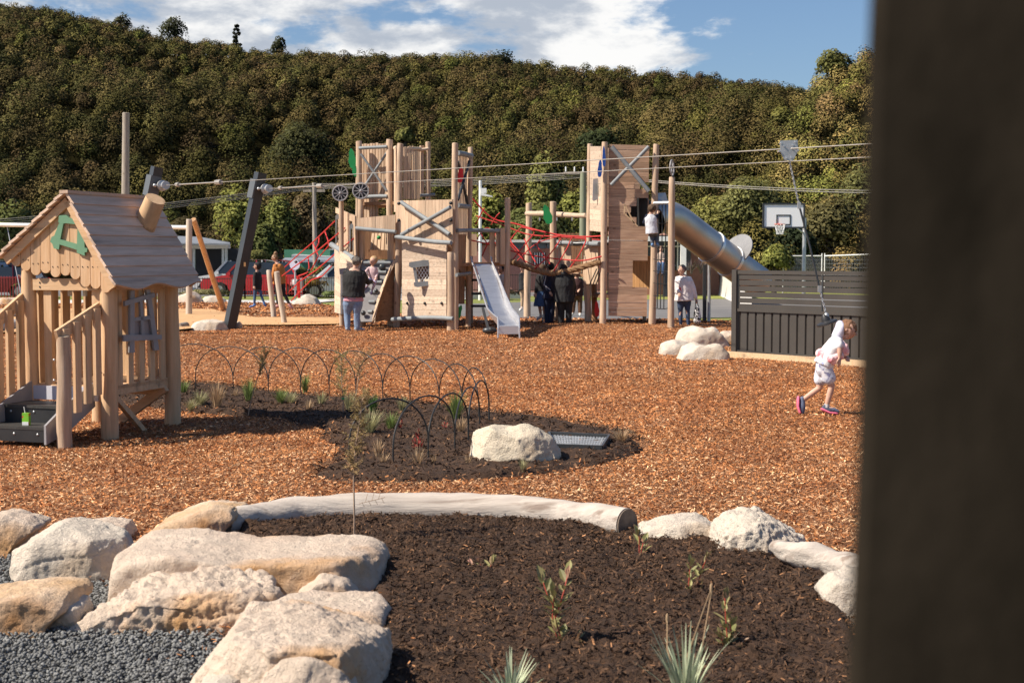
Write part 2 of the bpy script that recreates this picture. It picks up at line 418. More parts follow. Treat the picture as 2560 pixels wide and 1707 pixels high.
# ------------------------------------------------------------------ the setting: ground, paths, beds
def sheet(name, poly, z, material, kind='structure'):
    mb = MB(); mb.add([(x, y, z) for x, y in poly], [tuple(range(len(poly)))])
    o = mb.build(name, material); tag(o, kind=kind); return o
def grid_sheet(name, poly, step, material, zf, skirt=.06, fall=.15):
    P = np.array(poly); x0, y0 = P.min(0)-step; x1, y1 = P.max(0)+step
    nx = int((x1-x0)/step)+2; ny = int((y1-y0)/step)+2
    X, Y = np.meshgrid(x0+np.arange(nx)*step, y0+np.arange(ny)*step)
    ins = in_poly(X, Y, poly); d = poly_dist(X, Y, poly); d = np.where(ins, d, -d)
    Z = zf(X, Y)
    s = np.clip((d+step)/fall, 0, 1); s = s*s*(3-2*s)
    Z = -skirt*(1-s)+Z*s
    keep = d > -step*1.6
    idx = -np.ones(X.shape, int); idx[keep] = np.arange(keep.sum())
    V = np.stack([X[keep], Y[keep], Z[keep]], 1)
    a, b, c, e = idx[:-1, :-1], idx[:-1, 1:], idx[1:, 1:], idx[1:, :-1]
    ok = (a >= 0) & (b >= 0) & (c >= 0) & (e >= 0)
    Fq = np.stack([a[ok], b[ok], c[ok], e[ok]], 1)
    o = np_obj(name, V, Fq, material, smooth=True); tag(o, kind='structure'); return o

m_ground = M('dirt_and_grass', (.10, .12, .03), (.16, .15, .06), .6, rough=.95, bump=.4, bscale=8, c3=(.20, .16, .09), s3=.15)
m_lawn = M('mown_lawn', (.15, .18, .035), (.22, .23, .06), 1.5, rough=.95, bump=.6, bscale=40, dist=.03)
m_asph = M('asphalt', (.135, .13, .13), (.17, .165, .16), .8, rough=.9, bump=.3, bscale=60)
m_conc = M('pale_concrete', (.62, .59, .55), (.55, .52, .48), 1.2, rough=.85, bump=.1)
m_sand = M('sand_rubber', (.58, .35, .17), (.50, .29, .14), 3, rough=.95, bump=.2, bscale=50)
m_mulch = M('bark_mulch', (.34, .15, .065), (.16, .065, .03), 26, rough=.95, bump=1.0, bscale=40, lo=.4, hi=.6, dist=.03, c3=(.48, .26, .13), s3=34, t3=(.54, .6))
m_chip = M('bark_chip', (.52, .225, .085), (.40, .155, .056), 1.2, rough=.85, island=.62, lo=.4, hi=.6, spec=.25, tint=True)
m_soil = M('dark_compost', (.074, .038, .020), (.038, .020, .011), 9, rough=.95, bump=1.0, bscale=45, dist=.03)
m_debris = M('compost_shreds', (.112, .058, .029), (.050, .026, .014), 3, rough=.9, island=.55, tint=True)
m_grav = M('grey_pebble', (.205, .205, .198), (.14, .142, .14), 5, rough=.75, island=.32, bump=.1)
m_gbase = M('gravel_bed', (.08, .08, .08), (.05, .05, .05), 40, rough=.95, bump=.8, bscale=60)
m_hill = M('hill_gap_shade', (.012, .012, .005), (.016, .013, .006), .3, spec=0, rough=1, bump=.5)  # near-black ground: shade between the tree crowns put into the colour
m_leaf = M('bush_foliage', (1, 1, 1), (.72, .72, .72), .8, rough=.8, island=.30, tint=True, transl=.22, spec=.15)

gb = [(-400, -20), (400, -20), (400, 90), (-400, 90)]
sheet('ground', gb, -.16, m_ground)
far = 900
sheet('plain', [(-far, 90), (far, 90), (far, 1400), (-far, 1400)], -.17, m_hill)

BED1 = GP([(150, 960), (320, 968), (430, 958), (490, 958), (600, 967), (720, 985), (830, 995), (1000, 1000), (1150, 1018), (1250, 1030),
           (1400, 1048), (1500, 1066), (1600, 1085), (1628, 1108), (1600, 1138), (1500, 1168), (1350, 1190), (1200, 1203), (1000, 1212),
           (860, 1208), (790, 1192), (765, 1170), (830, 1148), (850, 1122), (800, 1100), (812, 1078), (700, 1048), (600, 1040), (500, 1036), (400, 1020), (200, 1000)])
BED2 = GP([(560, 1400), (575, 1330), (610, 1290), (700, 1290), (900, 1275), (1100, 1275), (1400, 1295), (1580, 1325), (1700, 1350), (1850, 1365), (2000, 1375),
           (2090, 1440), (2150, 1560), (2230, 1760), (2400, 2100), (850, 2100), (900, 1700), (900, 1500), (880, 1400)])
GRAV = GP([(-200, 1375), (20, 1370), (130, 1400), (300, 1440), (420, 1460), (560, 1580), (640, 1760), (700, 2300), (-1200, 2300), (-500, 1500)])
MUL = GP([(-700, 762), (60, 762), (220, 757), (480, 756), (800, 758), (870, 775), (1120, 790), (1500, 798), (1640, 797), (1840, 801), (2200, 806), (2800, 815), (3400, 1700),
          (3000, 2300), (-1800, 2300), (-1500, 900)])
def mound(X, Y): return .10*np.exp(-(((X-2.9)/2.6)**2+((Y-34.6)/1.9)**2)**2)
def mz(X, Y):
    P = np.stack([X.ravel(), Y.ravel(), 0*X.ravel()], 1)
    z = (.03*fbm(P*.35, 3)+.012*fbm(P*1.7+9, 3)).reshape(X.shape)
    c1 = in_poly(X, Y, BED1) | in_poly(X, Y, BED2) | in_poly(X, Y, GRAV)
    return np.where(c1, -.09, z+mound(X, Y))
def mz1(X, Y):
    P = np.stack([X.ravel(), Y.ravel(), 0*X.ravel()], 1)
    return (.03*fbm(P*.35, 3)+.012*fbm(P*1.7+9, 3)).reshape(X.shape)+mound(X, Y)
grid_sheet('bark_mulch', MUL, .16, m_mulch, mz, skirt=.04, fall=.25)
def sz(amp, base):
    def f(X, Y):
        P = np.stack([X.ravel(), Y.ravel(), 0*X.ravel()], 1)
        z = base+amp*(1.0*fbm(P*2.2, 3)+.9*np.abs(fbm(P*7+3, 3))+.5*fbm(P*22+5, 3))
        return z.reshape(X.shape)
    return f
s1 = sz(.035, .035); s2 = sz(.045, .05)
o = grid_sheet('garden_soil', BED1, .04, m_soil, s1, skirt=.10, fall=.3)
o = grid_sheet('garden_soil', BED2, .018, m_soil, s2, skirt=.12, fall=.12)
grid_sheet('gravel_bed', GRAV, .08, m_gbase, lambda X, Y: 0*X-.03, skirt=.06)

# paths and lawns beyond the bark
sheet('sand_path', GP([(-300, 775), (440, 776), (530, 776), (585, 790), (640, 797), (860, 797), (885, 803), (860, 814), (700, 817), (560, 817), (440, 830), (-300, 840)]), .052, m_sand)
sheet('lawn', GP([(-1500, 735), (400, 735), (900, 735), (3600, 733), (3600, 812), (1640, 806), (1180, 803), (870, 790), (870, 760), (-1500, 760)]), -.10, m_lawn)
sheet('footpath', GP([(1100, 756), (1300, 750), (1640, 742), (1840, 740), (2900, 744), (2900, 778), (1840, 786), (1500, 792), (1180, 793), (1080, 790), (1090, 770)]), -.08, m_asph)
sheet('concrete_path', GP([(-600, 751), (480, 744), (560, 746), (720, 747), (840, 743), (1180, 741), (1180, 744), (850, 747), (730, 758), (480, 758), (-600, 764)]), -.06, m_conc)
sheet('car_park', [(-60, 61.5), (60, 61.5), (60, 84), (-60, 84)], -.12, m_asph)
mb = MB(); k0, k1 = G(850, 745), G(1300, 741)
mb.beam((k0.x, k0.y, .02), (k1.x, k1.y, .02), .25, .22); mb.build('kerb', m_conc); tag(bpy.data.objects['kerb'], kind='structure')

# ------------------------------------------------------------------ bark chips, soil shreds, pebbles
def scatter(poly_list, n, yb, avoid=()):
    """n points evenly over the strip y in yb inside the picture's wedge (with a margin)"""
    Y = rng.uniform(yb[0], yb[1], n*2); X = rng.uniform(-.40, .40, n*2)*(Y+2)
    wgt = (Y+2)/(yb[1]+2); k = rng.uniform(size=n*2) < wgt; X, Y = X[k], Y[k]
    k = np.zeros(X.shape, bool)
    for p in poly_list: k |= in_poly(X, Y, p)
    for p in avoid: k &= ~in_poly(X, Y, p)
    return X[k], Y[k]
def chips(X, Y, Z, lmin, lmax, asp, tilt, lift):
    n = len(X); a = rng.uniform(0, 2*np.pi, n); L = rng.uniform(lmin, lmax, n)/2; wv = L*rng.uniform(asp[0], asp[1], n)
    t1 = rng.normal(0, tilt, n); t2 = rng.normal(0, tilt*1.6, n)
    u = np.stack([np.cos(a)*np.cos(t1), np.sin(a)*np.cos(t1), np.sin(t1)], 1)*L[:, None]
    v = np.stack([-np.sin(a)*np.cos(t2), np.cos(a)*np.cos(t2), np.sin(t2)], 1)*wv[:, None]
    c = np.stack([X, Y, Z+lift*rng.uniform(.2, 1.2, n)], 1)
    V = np.stack([c-u-v*.6, c+u*.9-v, c+u+v*.7, c-u*.8+v], 1).reshape(-1, 3)
    return V, np.arange(4*n).reshape(-1, 4)
Vs, Fs, Ts = [], [], []; off = 0
for yb, n, l0, l1, asp in (((5.5, 9.5), 80000, .010, .040, (.10, .36)), ((9.5, 14), 150000, .010, .036, (.12, .38)),
                      ((14, 20), 150000, .013, .040, (.15, .40)), ((20, 34.5), 210000, .017, .048, (.18, .42)), ((34.5, 52), 34000, .05, .12, (.25, .5))):
    X, Y = scatter([MUL], n, yb, (BED1, BED2, GRAV))
    V, Q = chips(X, Y, mz1(X, Y), l0, l1, asp, .34, .016)
    k = len(X); T = np.empty((k, 3)); 
    big = .5+.5*np.clip(fbm(np.stack([X, Y, 0*X], 1)*.25, 3)*1.6, -1, 1)
    # three weathers of bark: pale bleached slivers, orange, dark; paler and greyer close to the near beds
    near = np.clip((15-Y)/7, 0, 1)
    r = rng.uniform(size=k); pale = r < (.09+.20*near); dark = r > (.85-.06*near)
    T[:] = np.array([1.0, .98, .95]); T *= (.76+.44*big)[:, None]; T *= rng.uniform(.75, 1.15, k)[:, None]
    T[pale] = np.array([1.55, 2.3, 3.4]); T[dark] = np.array([.36, .36, .42])
    Vs.append(V); Fs.append(Q+off); off += len(V); Ts.append(np.repeat(T, 4, 0))
PATH = GP([(-300, 775), (440, 776), (530, 776), (585, 790), (640, 797), (860, 797), (885, 803), (860, 814), (700, 817), (560, 817), (440, 830), (-300, 840)])
for poly, n, yb, zf_, reach, l0, l1 in ((BED1, 90000, (10, 19.2), s1, .22, .012, .04), (BED2, 60000, (5.2, 9.6), s2, .12, .01, .036), (PATH, 120000, (28, 46), None, .35, .02, .05), (GRAV, 30000, (5.4, 8.4), None, .25, .01, .034)):
    X, Y = scatter([poly], n, yb); dd = poly_dist(X, Y, poly); k = rng.uniform(size=len(X)) < np.exp(-dd/(reach*.35))*.55; X, Y, dd = X[k], Y[k], dd[k]
    Z = (zf_(X, Y)*np.clip(dd/.15, 0, 1)+.006) if zf_ else np.full(X.shape, .054 if poly is PATH else .012)
    V, Q = chips(X, Y, Z, l0, l1, (.12, .4), .4, .012); Vs.append(V); Fs.append(Q+off); off += len(V); T = np.ones((len(X), 3))*rng.uniform(.5, 1.1, len(X))[:, None]; Ts.append(np.repeat(T, 4, 0))
o = np_obj('bark_chips', np.concatenate(Vs), np.concatenate(Fs), m_chip, tint=np.concatenate(Ts)); tag(o, kind='stuff')
Vs, Fs, Ts = [], [], []; off = 0
for poly, n, yb, sf, l0, l1 in ((BED2, 95000, (5.0, 9.5), s2, .006, .034), (BED1, 46000, (10, 19.2), s1, .015, .06)):
    X, Y = scatter([poly], n, yb); dd = poly_dist(X, Y, poly)
    V, Q = chips(X, Y, sf(X, Y)*np.clip(dd/.15, 0, 1), l0, l1, (.08, .4), .55, .012)
    k = len(X); T = np.ones((k, 3))*rng.uniform(.5, 1.2, k)[:, None]
    p = rng.uniform(size=k) < .045; T[p] = np.array([3.2, 3.0, 2.7])*rng.uniform(.6, 1.5, p.sum())[:, None]
    Vs.append(V); Fs.append(Q+off); off += len(V); Ts.append(np.repeat(T, 4, 0))
o = np_obj('soil_debris', np.concatenate(Vs), np.concatenate(Fs), m_debris, tint=np.concatenate(Ts)); tag(o, kind='stuff')
# pebbles
ico = bpy.data.meshes.new('ico'); import bmesh
bm = bmesh.new(); bmesh.ops.create_icosphere(bm, subdivisions=1, radius=1); bm.to_mesh(ico); bm.free()
iv = np.array([v.co[:] for v in ico.vertices]); ifc = np.array([p.vertices[:] for p in ico.polygons]); bpy.data.meshes.remove(ico)
def pebbles(X, Y, Z, r0, r1, flat=.55):
    n = len(X); k = len(iv)
    sc_ = rng.uniform(r0, r1, (n, 1, 1))*np.stack([rng.uniform(.8, 1.35, n), rng.uniform(.65, 1.0, n), rng.uniform(flat*.7, flat*1.3, n)], 1)[:, None, :]
    P = iv[None]*sc_*(1+rng.uniform(-.13, .13, (n, k, 1)))
    for ax in (0, 1, 2):
        a = rng.uniform(0, 6.28, n) if ax == 2 else rng.normal(0, .45, n)
        c, s_ = np.cos(a)[:, None], np.sin(a)[:, None]; i, j = [(1, 2), (0, 2), (0, 1)][ax]
        pi, pj = P[:, :, i].copy(), P[:, :, j].copy(); P[:, :, i] = c*pi-s_*pj; P[:, :, j] = s_*pi+c*pj
    P += np.stack([X, Y, Z], 1)[:, None, :]
    return P.reshape(-1, 3), (ifc[None]+(np.arange(n)*k)[:, None, None]).reshape(-1, 3)
X, Y = scatter([GRAV], 62000, (5.2, 8.3)); k = X < -.4*1.0; X, Y = X[k], Y[k]
V, Q = pebbles(X, Y, rng.uniform(-.026, .004, len(X)), .0062, .0125)
o = np_obj('gravel', V, Q, m_grav, smooth=True); tag(o, kind='stuff')

# ------------------------------------------------------------------ foliage
m_leaf2 = M('hill_foliage', (1, 1, 1), (.78, .78, .78), .8, rough=.8, island=.22, tint=True, spec=.12)
def crown_cards(c, R, n, size, r, lumps=6, flat=.75, up=.35, skin=.55, nz=.5, spread=(.3, .62), lobe=(.38, .62)):
    """leaf cards spread over a few overlapping lobes of one crown"""
    c = np.array(c, float); R = np.array(R, float)
    d = r.normal(size=(lumps, 3)); d /= np.linalg.norm(d, axis=1)[:, None]; d[:, 2] = np.abs(d[:, 2])*.9-.15
    lc = d*R*r.uniform(spread[0], spread[1], (lumps, 1)); lr = r.uniform(lobe[0], lobe[1], lumps)
    li = r.integers(0, lumps, n); u = r.normal(size=(n, 3)); u /= np.linalg.norm(u, axis=1)[:, None]
    u[:, 2] = np.where(u[:, 2] < -.35, -u[:, 2], u[:, 2])
    rad = (skin+(1-skin)*r.uniform(0, 1, n)**.5)[:, None]
    P = c+lc[li]+u*R*lr[li][:, None]*rad
    nrm = u+r.normal(0, nz, (n, 3))+np.array([0, 0, up]); nrm /= np.linalg.norm(nrm, axis=1)[:, None]
    a = np.cross(nrm, r.normal(size=(n, 3))); a /= np.linalg.norm(a, axis=1)[:, None]; b = np.cross(nrm, a)
    s = (size*r.uniform(.55, 1.25, n))[:, None]/2; a = a*s; b = b*s*r.uniform(.45, .9, (n, 1))
    out_n = (P-c)/R; out_n /= np.linalg.norm(out_n, axis=1)[:, None]+1e-9
    ln = u*.75+out_n*.45+r.normal(0, .20, (n, 3)); ln /= np.linalg.norm(ln, axis=1)[:, None]
    crown_cards.N = np.repeat(ln, 4, 0)
    return np.stack([P-a-b*.4, P+a*.7-b, P+a+b*.5, P-a*.6+b], 1).reshape(-1, 3)
def set_leaf_normals(o, Nv):
    a = o.data.attributes.new('leaf_n', 'FLOAT_VECTOR', 'POINT'); a.data.foreach_set('vector', np.ascontiguousarray(Nv, np.float32).ravel())
for m_ in (m_leaf, m_leaf2):
    t_ = m_.node_tree; at = t_.nodes.new('ShaderNodeAttribute'); at.attribute_name = 'leaf_n'
    for n_ in list(t_.nodes):
        if n_.type in ('BSDF_PRINCIPLED', 'BSDF_TRANSLUCENT'): t_.links.new(at.outputs['Vector'], n_.inputs['Normal'])
PAL = np.array([(.078, .074, .024), (.064, .064, .021), (.084, .070, .029), (.080, .060, .030), (.056, .060, .020), (.095, .082, .034)])*np.array([1.72, 1.52, 1.22])
BRT = np.array([(.17, .165, .036), (.145, .15, .034), (.20, .175, .05)])

def sil(xs, ys):
    xs = np.array(xs, float); ys = np.array(ys, float)
    def f(u): return np.interp(CX+u*F, xs, ys)
    return f
main_y = sil([-700, 0, 120, 190, 300, 400, 470, 540, 640, 760, 850, 1000, 1250, 1400, 1500, 1700, 1800, 1900, 1960, 2100, 2300, 2600, 3300],
             [-40, 6, 18, 36, 64, 102, 112, 106, 126, 134, 138, 142, 142, 158, 162, 176, 186, 200, 215, 250, 280, 300, 320])
near_y = sil([1500, 1600, 1680, 1760, 1830, 1900, 1960, 2010, 2060, 2110, 2160, 2300, 2560, 3300],
             [720, 690, 560, 470, 390, 320, 250, 205, 165, 140, 115, 60, -20, -200])
YB, YR = 88.0, 235.0
def main_h(X, Y):
    u = X/Y; zr = HC+(640-main_y(u))/F*YR-2.4
    t = np.clip((Y-YB)/(YR-YB), 0, 1.25)
    prof = np.where(t <= 1, t**.86, 1-(t-1)*.4)
    P = np.stack([X.ravel()*.022, Y.ravel()*.010, 0*X.ravel()], 1)
    g = fbm(P, 3).reshape(np.shape(X))
    return zr*prof+g*9*np.clip(t*4, 0, 1)*np.clip((1-t)*3, 0, 1)
NB, NR = 72.0, 150.0
def near_h(X, Y):
    u = X/Y; zr = HC+(640-near_y(u))/F*NR-2.6
    t = np.clip((Y-NB)/(NR-NB), 0, 1.2); prof = np.where(t <= 1, t**.9, 1-(t-1)*.6)
    P = np.stack([X.ravel()*.05, Y.ravel()*.03, 0*X.ravel()+5], 1)
    return np.maximum(zr, -3)*prof+fbm(P, 3).reshape(np.shape(X))*4*np.clip(t*3, 0, 1)*np.clip((1-t)*3, 0, 1)-.3
def hill_mesh(name, hf, y0, y1, u0, u1, nu, ny):
    U, T = np.meshgrid(np.linspace(u0, u1, nu), np.linspace(0, 1, ny)); Y = y0+(y1-y0)*T; X = U*Y
    Z = hf(X, Y)-.2; V = np.stack([X.ravel(), Y.ravel(), Z.ravel()], 1)
    i = np.arange(nu*ny).reshape(ny, nu); Q = np.stack([i[:-1, :-1].ravel(), i[:-1, 1:].ravel(), i[1:, 1:].ravel(), i[1:, :-1].ravel()], 1)
    o = np_obj(name, V, Q, m_hill, smooth=True); tag(o, kind='structure')
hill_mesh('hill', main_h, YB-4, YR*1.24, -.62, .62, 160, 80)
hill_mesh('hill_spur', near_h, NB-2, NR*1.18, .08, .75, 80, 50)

def forest(name, hf, y0, y1, u0, u1, sp, n0, s0, rad0, keepf=None, bright=.03, seed=1, warm=1.0, gain=1.0):
    r = np.random.default_rng(seed); Vs, Ts, Ns = [], [], []
    Y = y0
    while Y < y1:
        q = 1-(Y-y0)/(y1-y0)*.30; dx = sp*q
        nxr = int((u1-u0)*Y/dx)
        for i in range(nxr):
            x = u0*Y+(i+r.uniform(0, 1))*dx; y = Y+r.uniform(-.5, .5)*dx*1.1
            u = x/y
            if keepf is not None and not keepf(x, y): continue
            z = float(hf(np.array([x]), np.array([y]))[0])
            rr = rad0*q*(.6+.95*r.uniform()**1.6)
            hgt = rr*r.uniform(1.0, 1.75-.5*(y-y0)/(y1-y0))
            n = int(n0*(y0/y)**1.1*(rr/rad0)**1.4); sz_ = s0*(.6+.4*y/y0)
            if n < 110: n = 110
            V = crown_cards((x, y, z+hgt*.35), (rr, rr, hgt*1.1), n, sz_, r, lumps=r.integers(4, 8), skin=.9, nz=.24, spread=(.22, .5), lobe=(.34, .58))
            big = fbm(np.array([[x*.03, y*.03, 3.3]]), 2)[0]
            if r.uniform() < bright*(1+3*max(0, big)): t = BRT[r.integers(0, 3)]*r.uniform(.7, 1.05)
            else: t = PAL[r.integers(0, len(PAL))]*r.uniform(.58, 1.25)
            t = t*np.array([warm, 1, 1])*(1+.45*np.clip(big, -1, 1))*gain
            Vs.append(V); Ts.append(np.repeat(t[None], len(V), 0)); Ns.append(crown_cards.N)
        Y += sp*q*.95
    V = np.concatenate(Vs); T = np.concatenate(Ts)
    o = np_obj(name, V, np.arange(len(V)).reshape(-1, 4), m_leaf2, tint=T); tag(o, kind='stuff'); set_leaf_normals(o, np.concatenate(Ns))
    return len(V)//4
k1 = forest('hill_forest', main_h, YB, YR*1.03, -.41, .27, 2.4, 1150, .14, 1.8, seed=11, bright=.05)
k2 = forest('hill_scrub', near_h, NB, NR*1.05, .095, .42, 2.5, 1500, .13, 1.9, seed=12, bright=.10, warm=1.02, gain=1.85)
print('forest cards', k1, k2)

m_bark = M('bush_bark', (.10, .075, .055), (.06, .045, .035), 6, rough=.95, bump=.4)
def tree(label, xpx, ytop, ybase, wpx, Z, tint, n=2600, size=.26, lumps=16, group=None, name='bush_tree', trunk=True, hill=None, shape='round', seed=0):
    r = np.random.default_rng(seed+int(xpx))
    p = W(xpx, ybase, Z); top = W(xpx, ytop, Z); R = wpx/2/F*Z; hh = top.z-p.z
    t = thing(name, label, 'tree', (p.x, p.y, p.z), 0, group)
    mb = MB(); 
    mb.tube([p-Vector((0, 0, .6)), p+Vector((R*.05, 0, hh*.35)), p+Vector((-R*.04, 0, hh*.75))], [R*.09+.06, R*.06+.04, .03], 8)
    for i in range(6):
        a = i*1.05+.3; z0 = hh*(.25+.07*i)
        mb.tube([p+Vector((0, 0, z0)), p+Vector((math.cos(a)*R*.55, math.sin(a)*R*.55, z0+hh*.18))], [R*.04+.03, .02], 6)
    mb.build('trunk', m_bark, t)
    if shape == 'round':
        low = name in ('ridge_tree', 'slope_tree')
        V = crown_cards((p.x, p.y, p.z+hh*(.40 if low else .53)), (R*1.0, R*.9, hh*(.68 if low else .56)), n, size*.85, r, lumps=lumps, skin=.7)
        Nn = crown_cards.N
    else:  # pine: tiers of reaching boughs
        Vs, Nn = [], []
        tiers = 7
        for i in range(tiers):
            f = i/(tiers-1); rr = R*(1-f*.75 if shape == 'cone' else (.75+.25*math.sin(3*f+.5))); z = p.z+hh*(.22+.74*f)
            for j in range(5):
                a = r.uniform(0, 6.28); L = rr*r.uniform(.35, .8)
                Vs.append(crown_cards((p.x+math.cos(a)*L, p.y+math.sin(a)*L, z+L*.15), (rr*.42, rr*.42, hh*.07), n//(tiers*5), size, r, lumps=3, skin=.3)); Nn.append(crown_cards.N)
        V = np.concatenate(Vs); Nn = np.concatenate(Nn)
    T = np.repeat(np.array(tint)[None]*(1.75 if name == 'bush_tree' and tint[0] > .08 else 1.15), len(V), 0)*np.repeat(r.uniform(.75, 1.2, len(V)//4), 4)[:, None]
    o_ = np_obj('crown', V, np.arange(len(V)).reshape(-1, 4), m_leaf, t, tint=T); set_leaf_normals(o_, Nn)
    return t
OL = (.15, .155, .04); OLd = (.085, .095, .03); DK = (.032, .045, .02); BR = (.10, .075, .038)
gp = 'bushy trees at the foot of the hill'
tree('tall olive green bushy tree behind the left leaning black post', 600, 478, 735, 150, 84, OL, 5200, .25, 22, gp)
tree('olive bushy tree just right of the leaning black post', 700, 495, 735, 130, 84, (.12, .13, .036), 4200, .25, 20, gp)
tree('brownish bush tree between the leaning black post and the grey pole', 655, 560, 738, 110, 80, OLd, 2600, .24, 14, gp)
tree('dark brown-green tree behind the grey power pole left of the towers', 790, 470, 735, 150, 86, BR, 4200, .25, 18, gp)
tree('yellow-green tree behind the white light pole', 1222, 458, 720, 110, 84, (.16, .165, .04), 3600, .24, 16, gp)
tree('tall yellow-tinged tree between the two towers', 1372, 402, 730, 125, 86, (.15, .15, .045), 4600, .25, 18, gp)
tree('broad olive tree low between the two towers', 1340, 500, 740, 200, 80, OLd, 5200, .25, 22, gp)
tree('olive tree beside the wooden power pole by the right tower', 1440, 465, 735, 130, 82, OL, 3800, .25, 16, gp)
tree('round dark tree at the far left edge behind the swing', 30, 515, 700, 150, 82, OLd, 4200, .24, 20, gp)
tree('rusty dark bush behind the wooden cubby roof', 450, 545, 735, 150, 82, (.075, .06, .025), 3400, .25, 16, gp)
tree('dark tree low behind the cubby between the swing bar and the roof', 210, 500, 735, 220, 86, DK, 4600, .28, 20, gp)
tree('bright yellow-green tree to the right of the metal tube slide', 1790, 500, 700, 190, 80, (.16, .155, .045), 5600, .23, 22, gp)
tree('olive tree above the bend of the tube slide', 1870, 440, 720, 210, 79, (.115, .115, .04), 5600, .23, 22, gp)
tree('dark tree directly under the basketball backboard', 1985, 560, 720, 150, 72, DK, 4200, .22, 18, gp)
tree('yellow-green shrub left of the basketball pole', 1935, 610, 712, 90, 66, OL, 2600, .2, 14, gp)
tree('brown-green tree right of the basketball pole', 2080, 500, 712, 170, 74, (.085, .075, .03), 5200, .22, 20, gp)
tree('olive tree at the right beside the dark blurred pillar', 2170, 400, 700, 190, 82, (.10, .10, .035), 5200, .23, 20, gp)
rg = 'trees breaking the ridge line'
tree('spreading pine on the ridge above the wooden pole', 437, 40, 122, 78, 236, (.045, .05, .022), 1500, .42, 16, rg, 'ridge_tree')
tree('narrow pointed pine on the ridge', 592, 64, 142, 38, 236, (.035, .04, .02), 1100, .45, 8, rg, 'ridge_tree', shape='cone')
tree('small round-topped pine on the ridge', 697, 90, 152, 52, 236, (.05, .055, .025), 900, .42, 10, rg, 'ridge_tree')
tree('leftmost low pine poking above the ridge', 302, 34, 106, 60, 234, (.06, .06, .026), 900, .42, 9, rg, 'ridge_tree')
tree('large dark pine standing out on the slope below the ridge centre', 1245, 112, 225, 96, 222, (.040, .046, .022), 2600, .42, 18, rg, 'ridge_tree')
tree('dark pine on the slope under the left ridge', 355, 66, 160, 66, 222, (.045, .05, .024), 1600, .42, 12, rg, 'ridge_tree')
tree('bright olive tree on top of the right-hand spur', 2090, 118, 215, 110, 138, (.15, .15, .045), 2600, .34, 14, rg, 'ridge_tree')
tree('dark green broadleaf tree on the lower slope left of the towers', 765, 290, 500, 190, 116, (.072, .075, .028), 6500, .26, 26, rg, 'slope_tree')
tree('dark green broadleaf tree on the slope behind the right tower', 1500, 310, 420, 130, 120, (.05, .065, .025), 3200, .26, 16, rg, 'slope_tree')
tree('golden shrub on the slope right of the right tower', 1950, 268, 330, 60, 118, (.20, .19, .05), 1400, .3, 10, rg, 'slope_tree')
tree('yellow shrub on the slope above the left tower', 1012, 318, 368, 56, 112, (.17, .17, .05), 1300, .3, 9, rg, 'slope_tree')
# ------------------------------------------------------------------ beyond the bark: poles, wires, buildings, cars, fences
def pole(name, label, cat, x0, yb, x1, yt, r0, r1, Z, material, group=None, parts=None):
    p0 = W(x0, yb, Z); p1 = W(x1, yt, Z); g = Vector((p0.x, p0.y, -.1))
    t = thing(name, label, cat, (g.x, g.y, 0), 0, group)
    log_mb(g, p1, r0, r1, wob=.015, k=6, seed=3).build('pole', material, t)
    return t, p0, p1
t, a, b = pole('power_pole', 'tall weathered timber pole with sawn top rising above the cubby roof', 'pole', 312, 740, 315, 283, .17, .13, 54, MT['oldpole'])
t, a, b = pole('power_pole', 'slim pale pole with wires at its top left of the towers', 'pole', 789, 735, 785, 458, .12, .09, 66, MT['oldpole'])
mb = MB(); mb.beam(b+Vector((-.5, 0, -.35)), b+Vector((.5, 0, -.35)), .1, .12); mb.build('crossarm', MT['oldpole'], t)
t, a, b = pole('power_pole', 'greenish timber power pole standing beside the right tower', 'pole', 1456, 740, 1458, 430, .17, .14, 66, M('green_treated_pole', (.24, .27, .18), (.2, .2, .14), 2, stretch=(8, 8, .6), rough=.8))
mb = MB(); mb.beam(b+Vector((-.9, 0, -.05)), b+Vector((.55, 0, -.05)), .1, .12); mb.build('crossarm', MT['oldpole'], t)
mb = MB()
for i in range(4): mb.tube([b+Vector((-.8+i*.4, 0, 0)), b+Vector((-.8+i*.4, 0, .2))], .035, 8, dome=True)
mb.build('insulators', MT['wpaint'], t)
mb = MB(); mb.beam(b+Vector((0, 0, -3.6)), b+Vector((-.9, -.2, -3.4)), .06, .06); mb.ball(b+Vector((-1.1, -.25, -3.42)), (.28, .14, .1)); mb.build('lamp_head', MT['galv'], t)
t, a, b = pole('light_pole', 'thin white steel pole carrying a floodlight with sloping hood', 'pole', 1200, 735, 1201, 452, .07, .06, 58, MT['wpaint'])
lp = W(1209, 477, 58); mb = MB(); mb.box(lp, (.24, .25, .2)); mb.slab([lp+Vector((-.1, -.15, -.08)), lp+Vector((.36, -.15, -.22)), lp+Vector((.36, -.15, -.26)), lp+Vector((-.1, -.15, -.2))], (0, .3, 0)); mb.build('floodlight', MT['wpaint'], t)

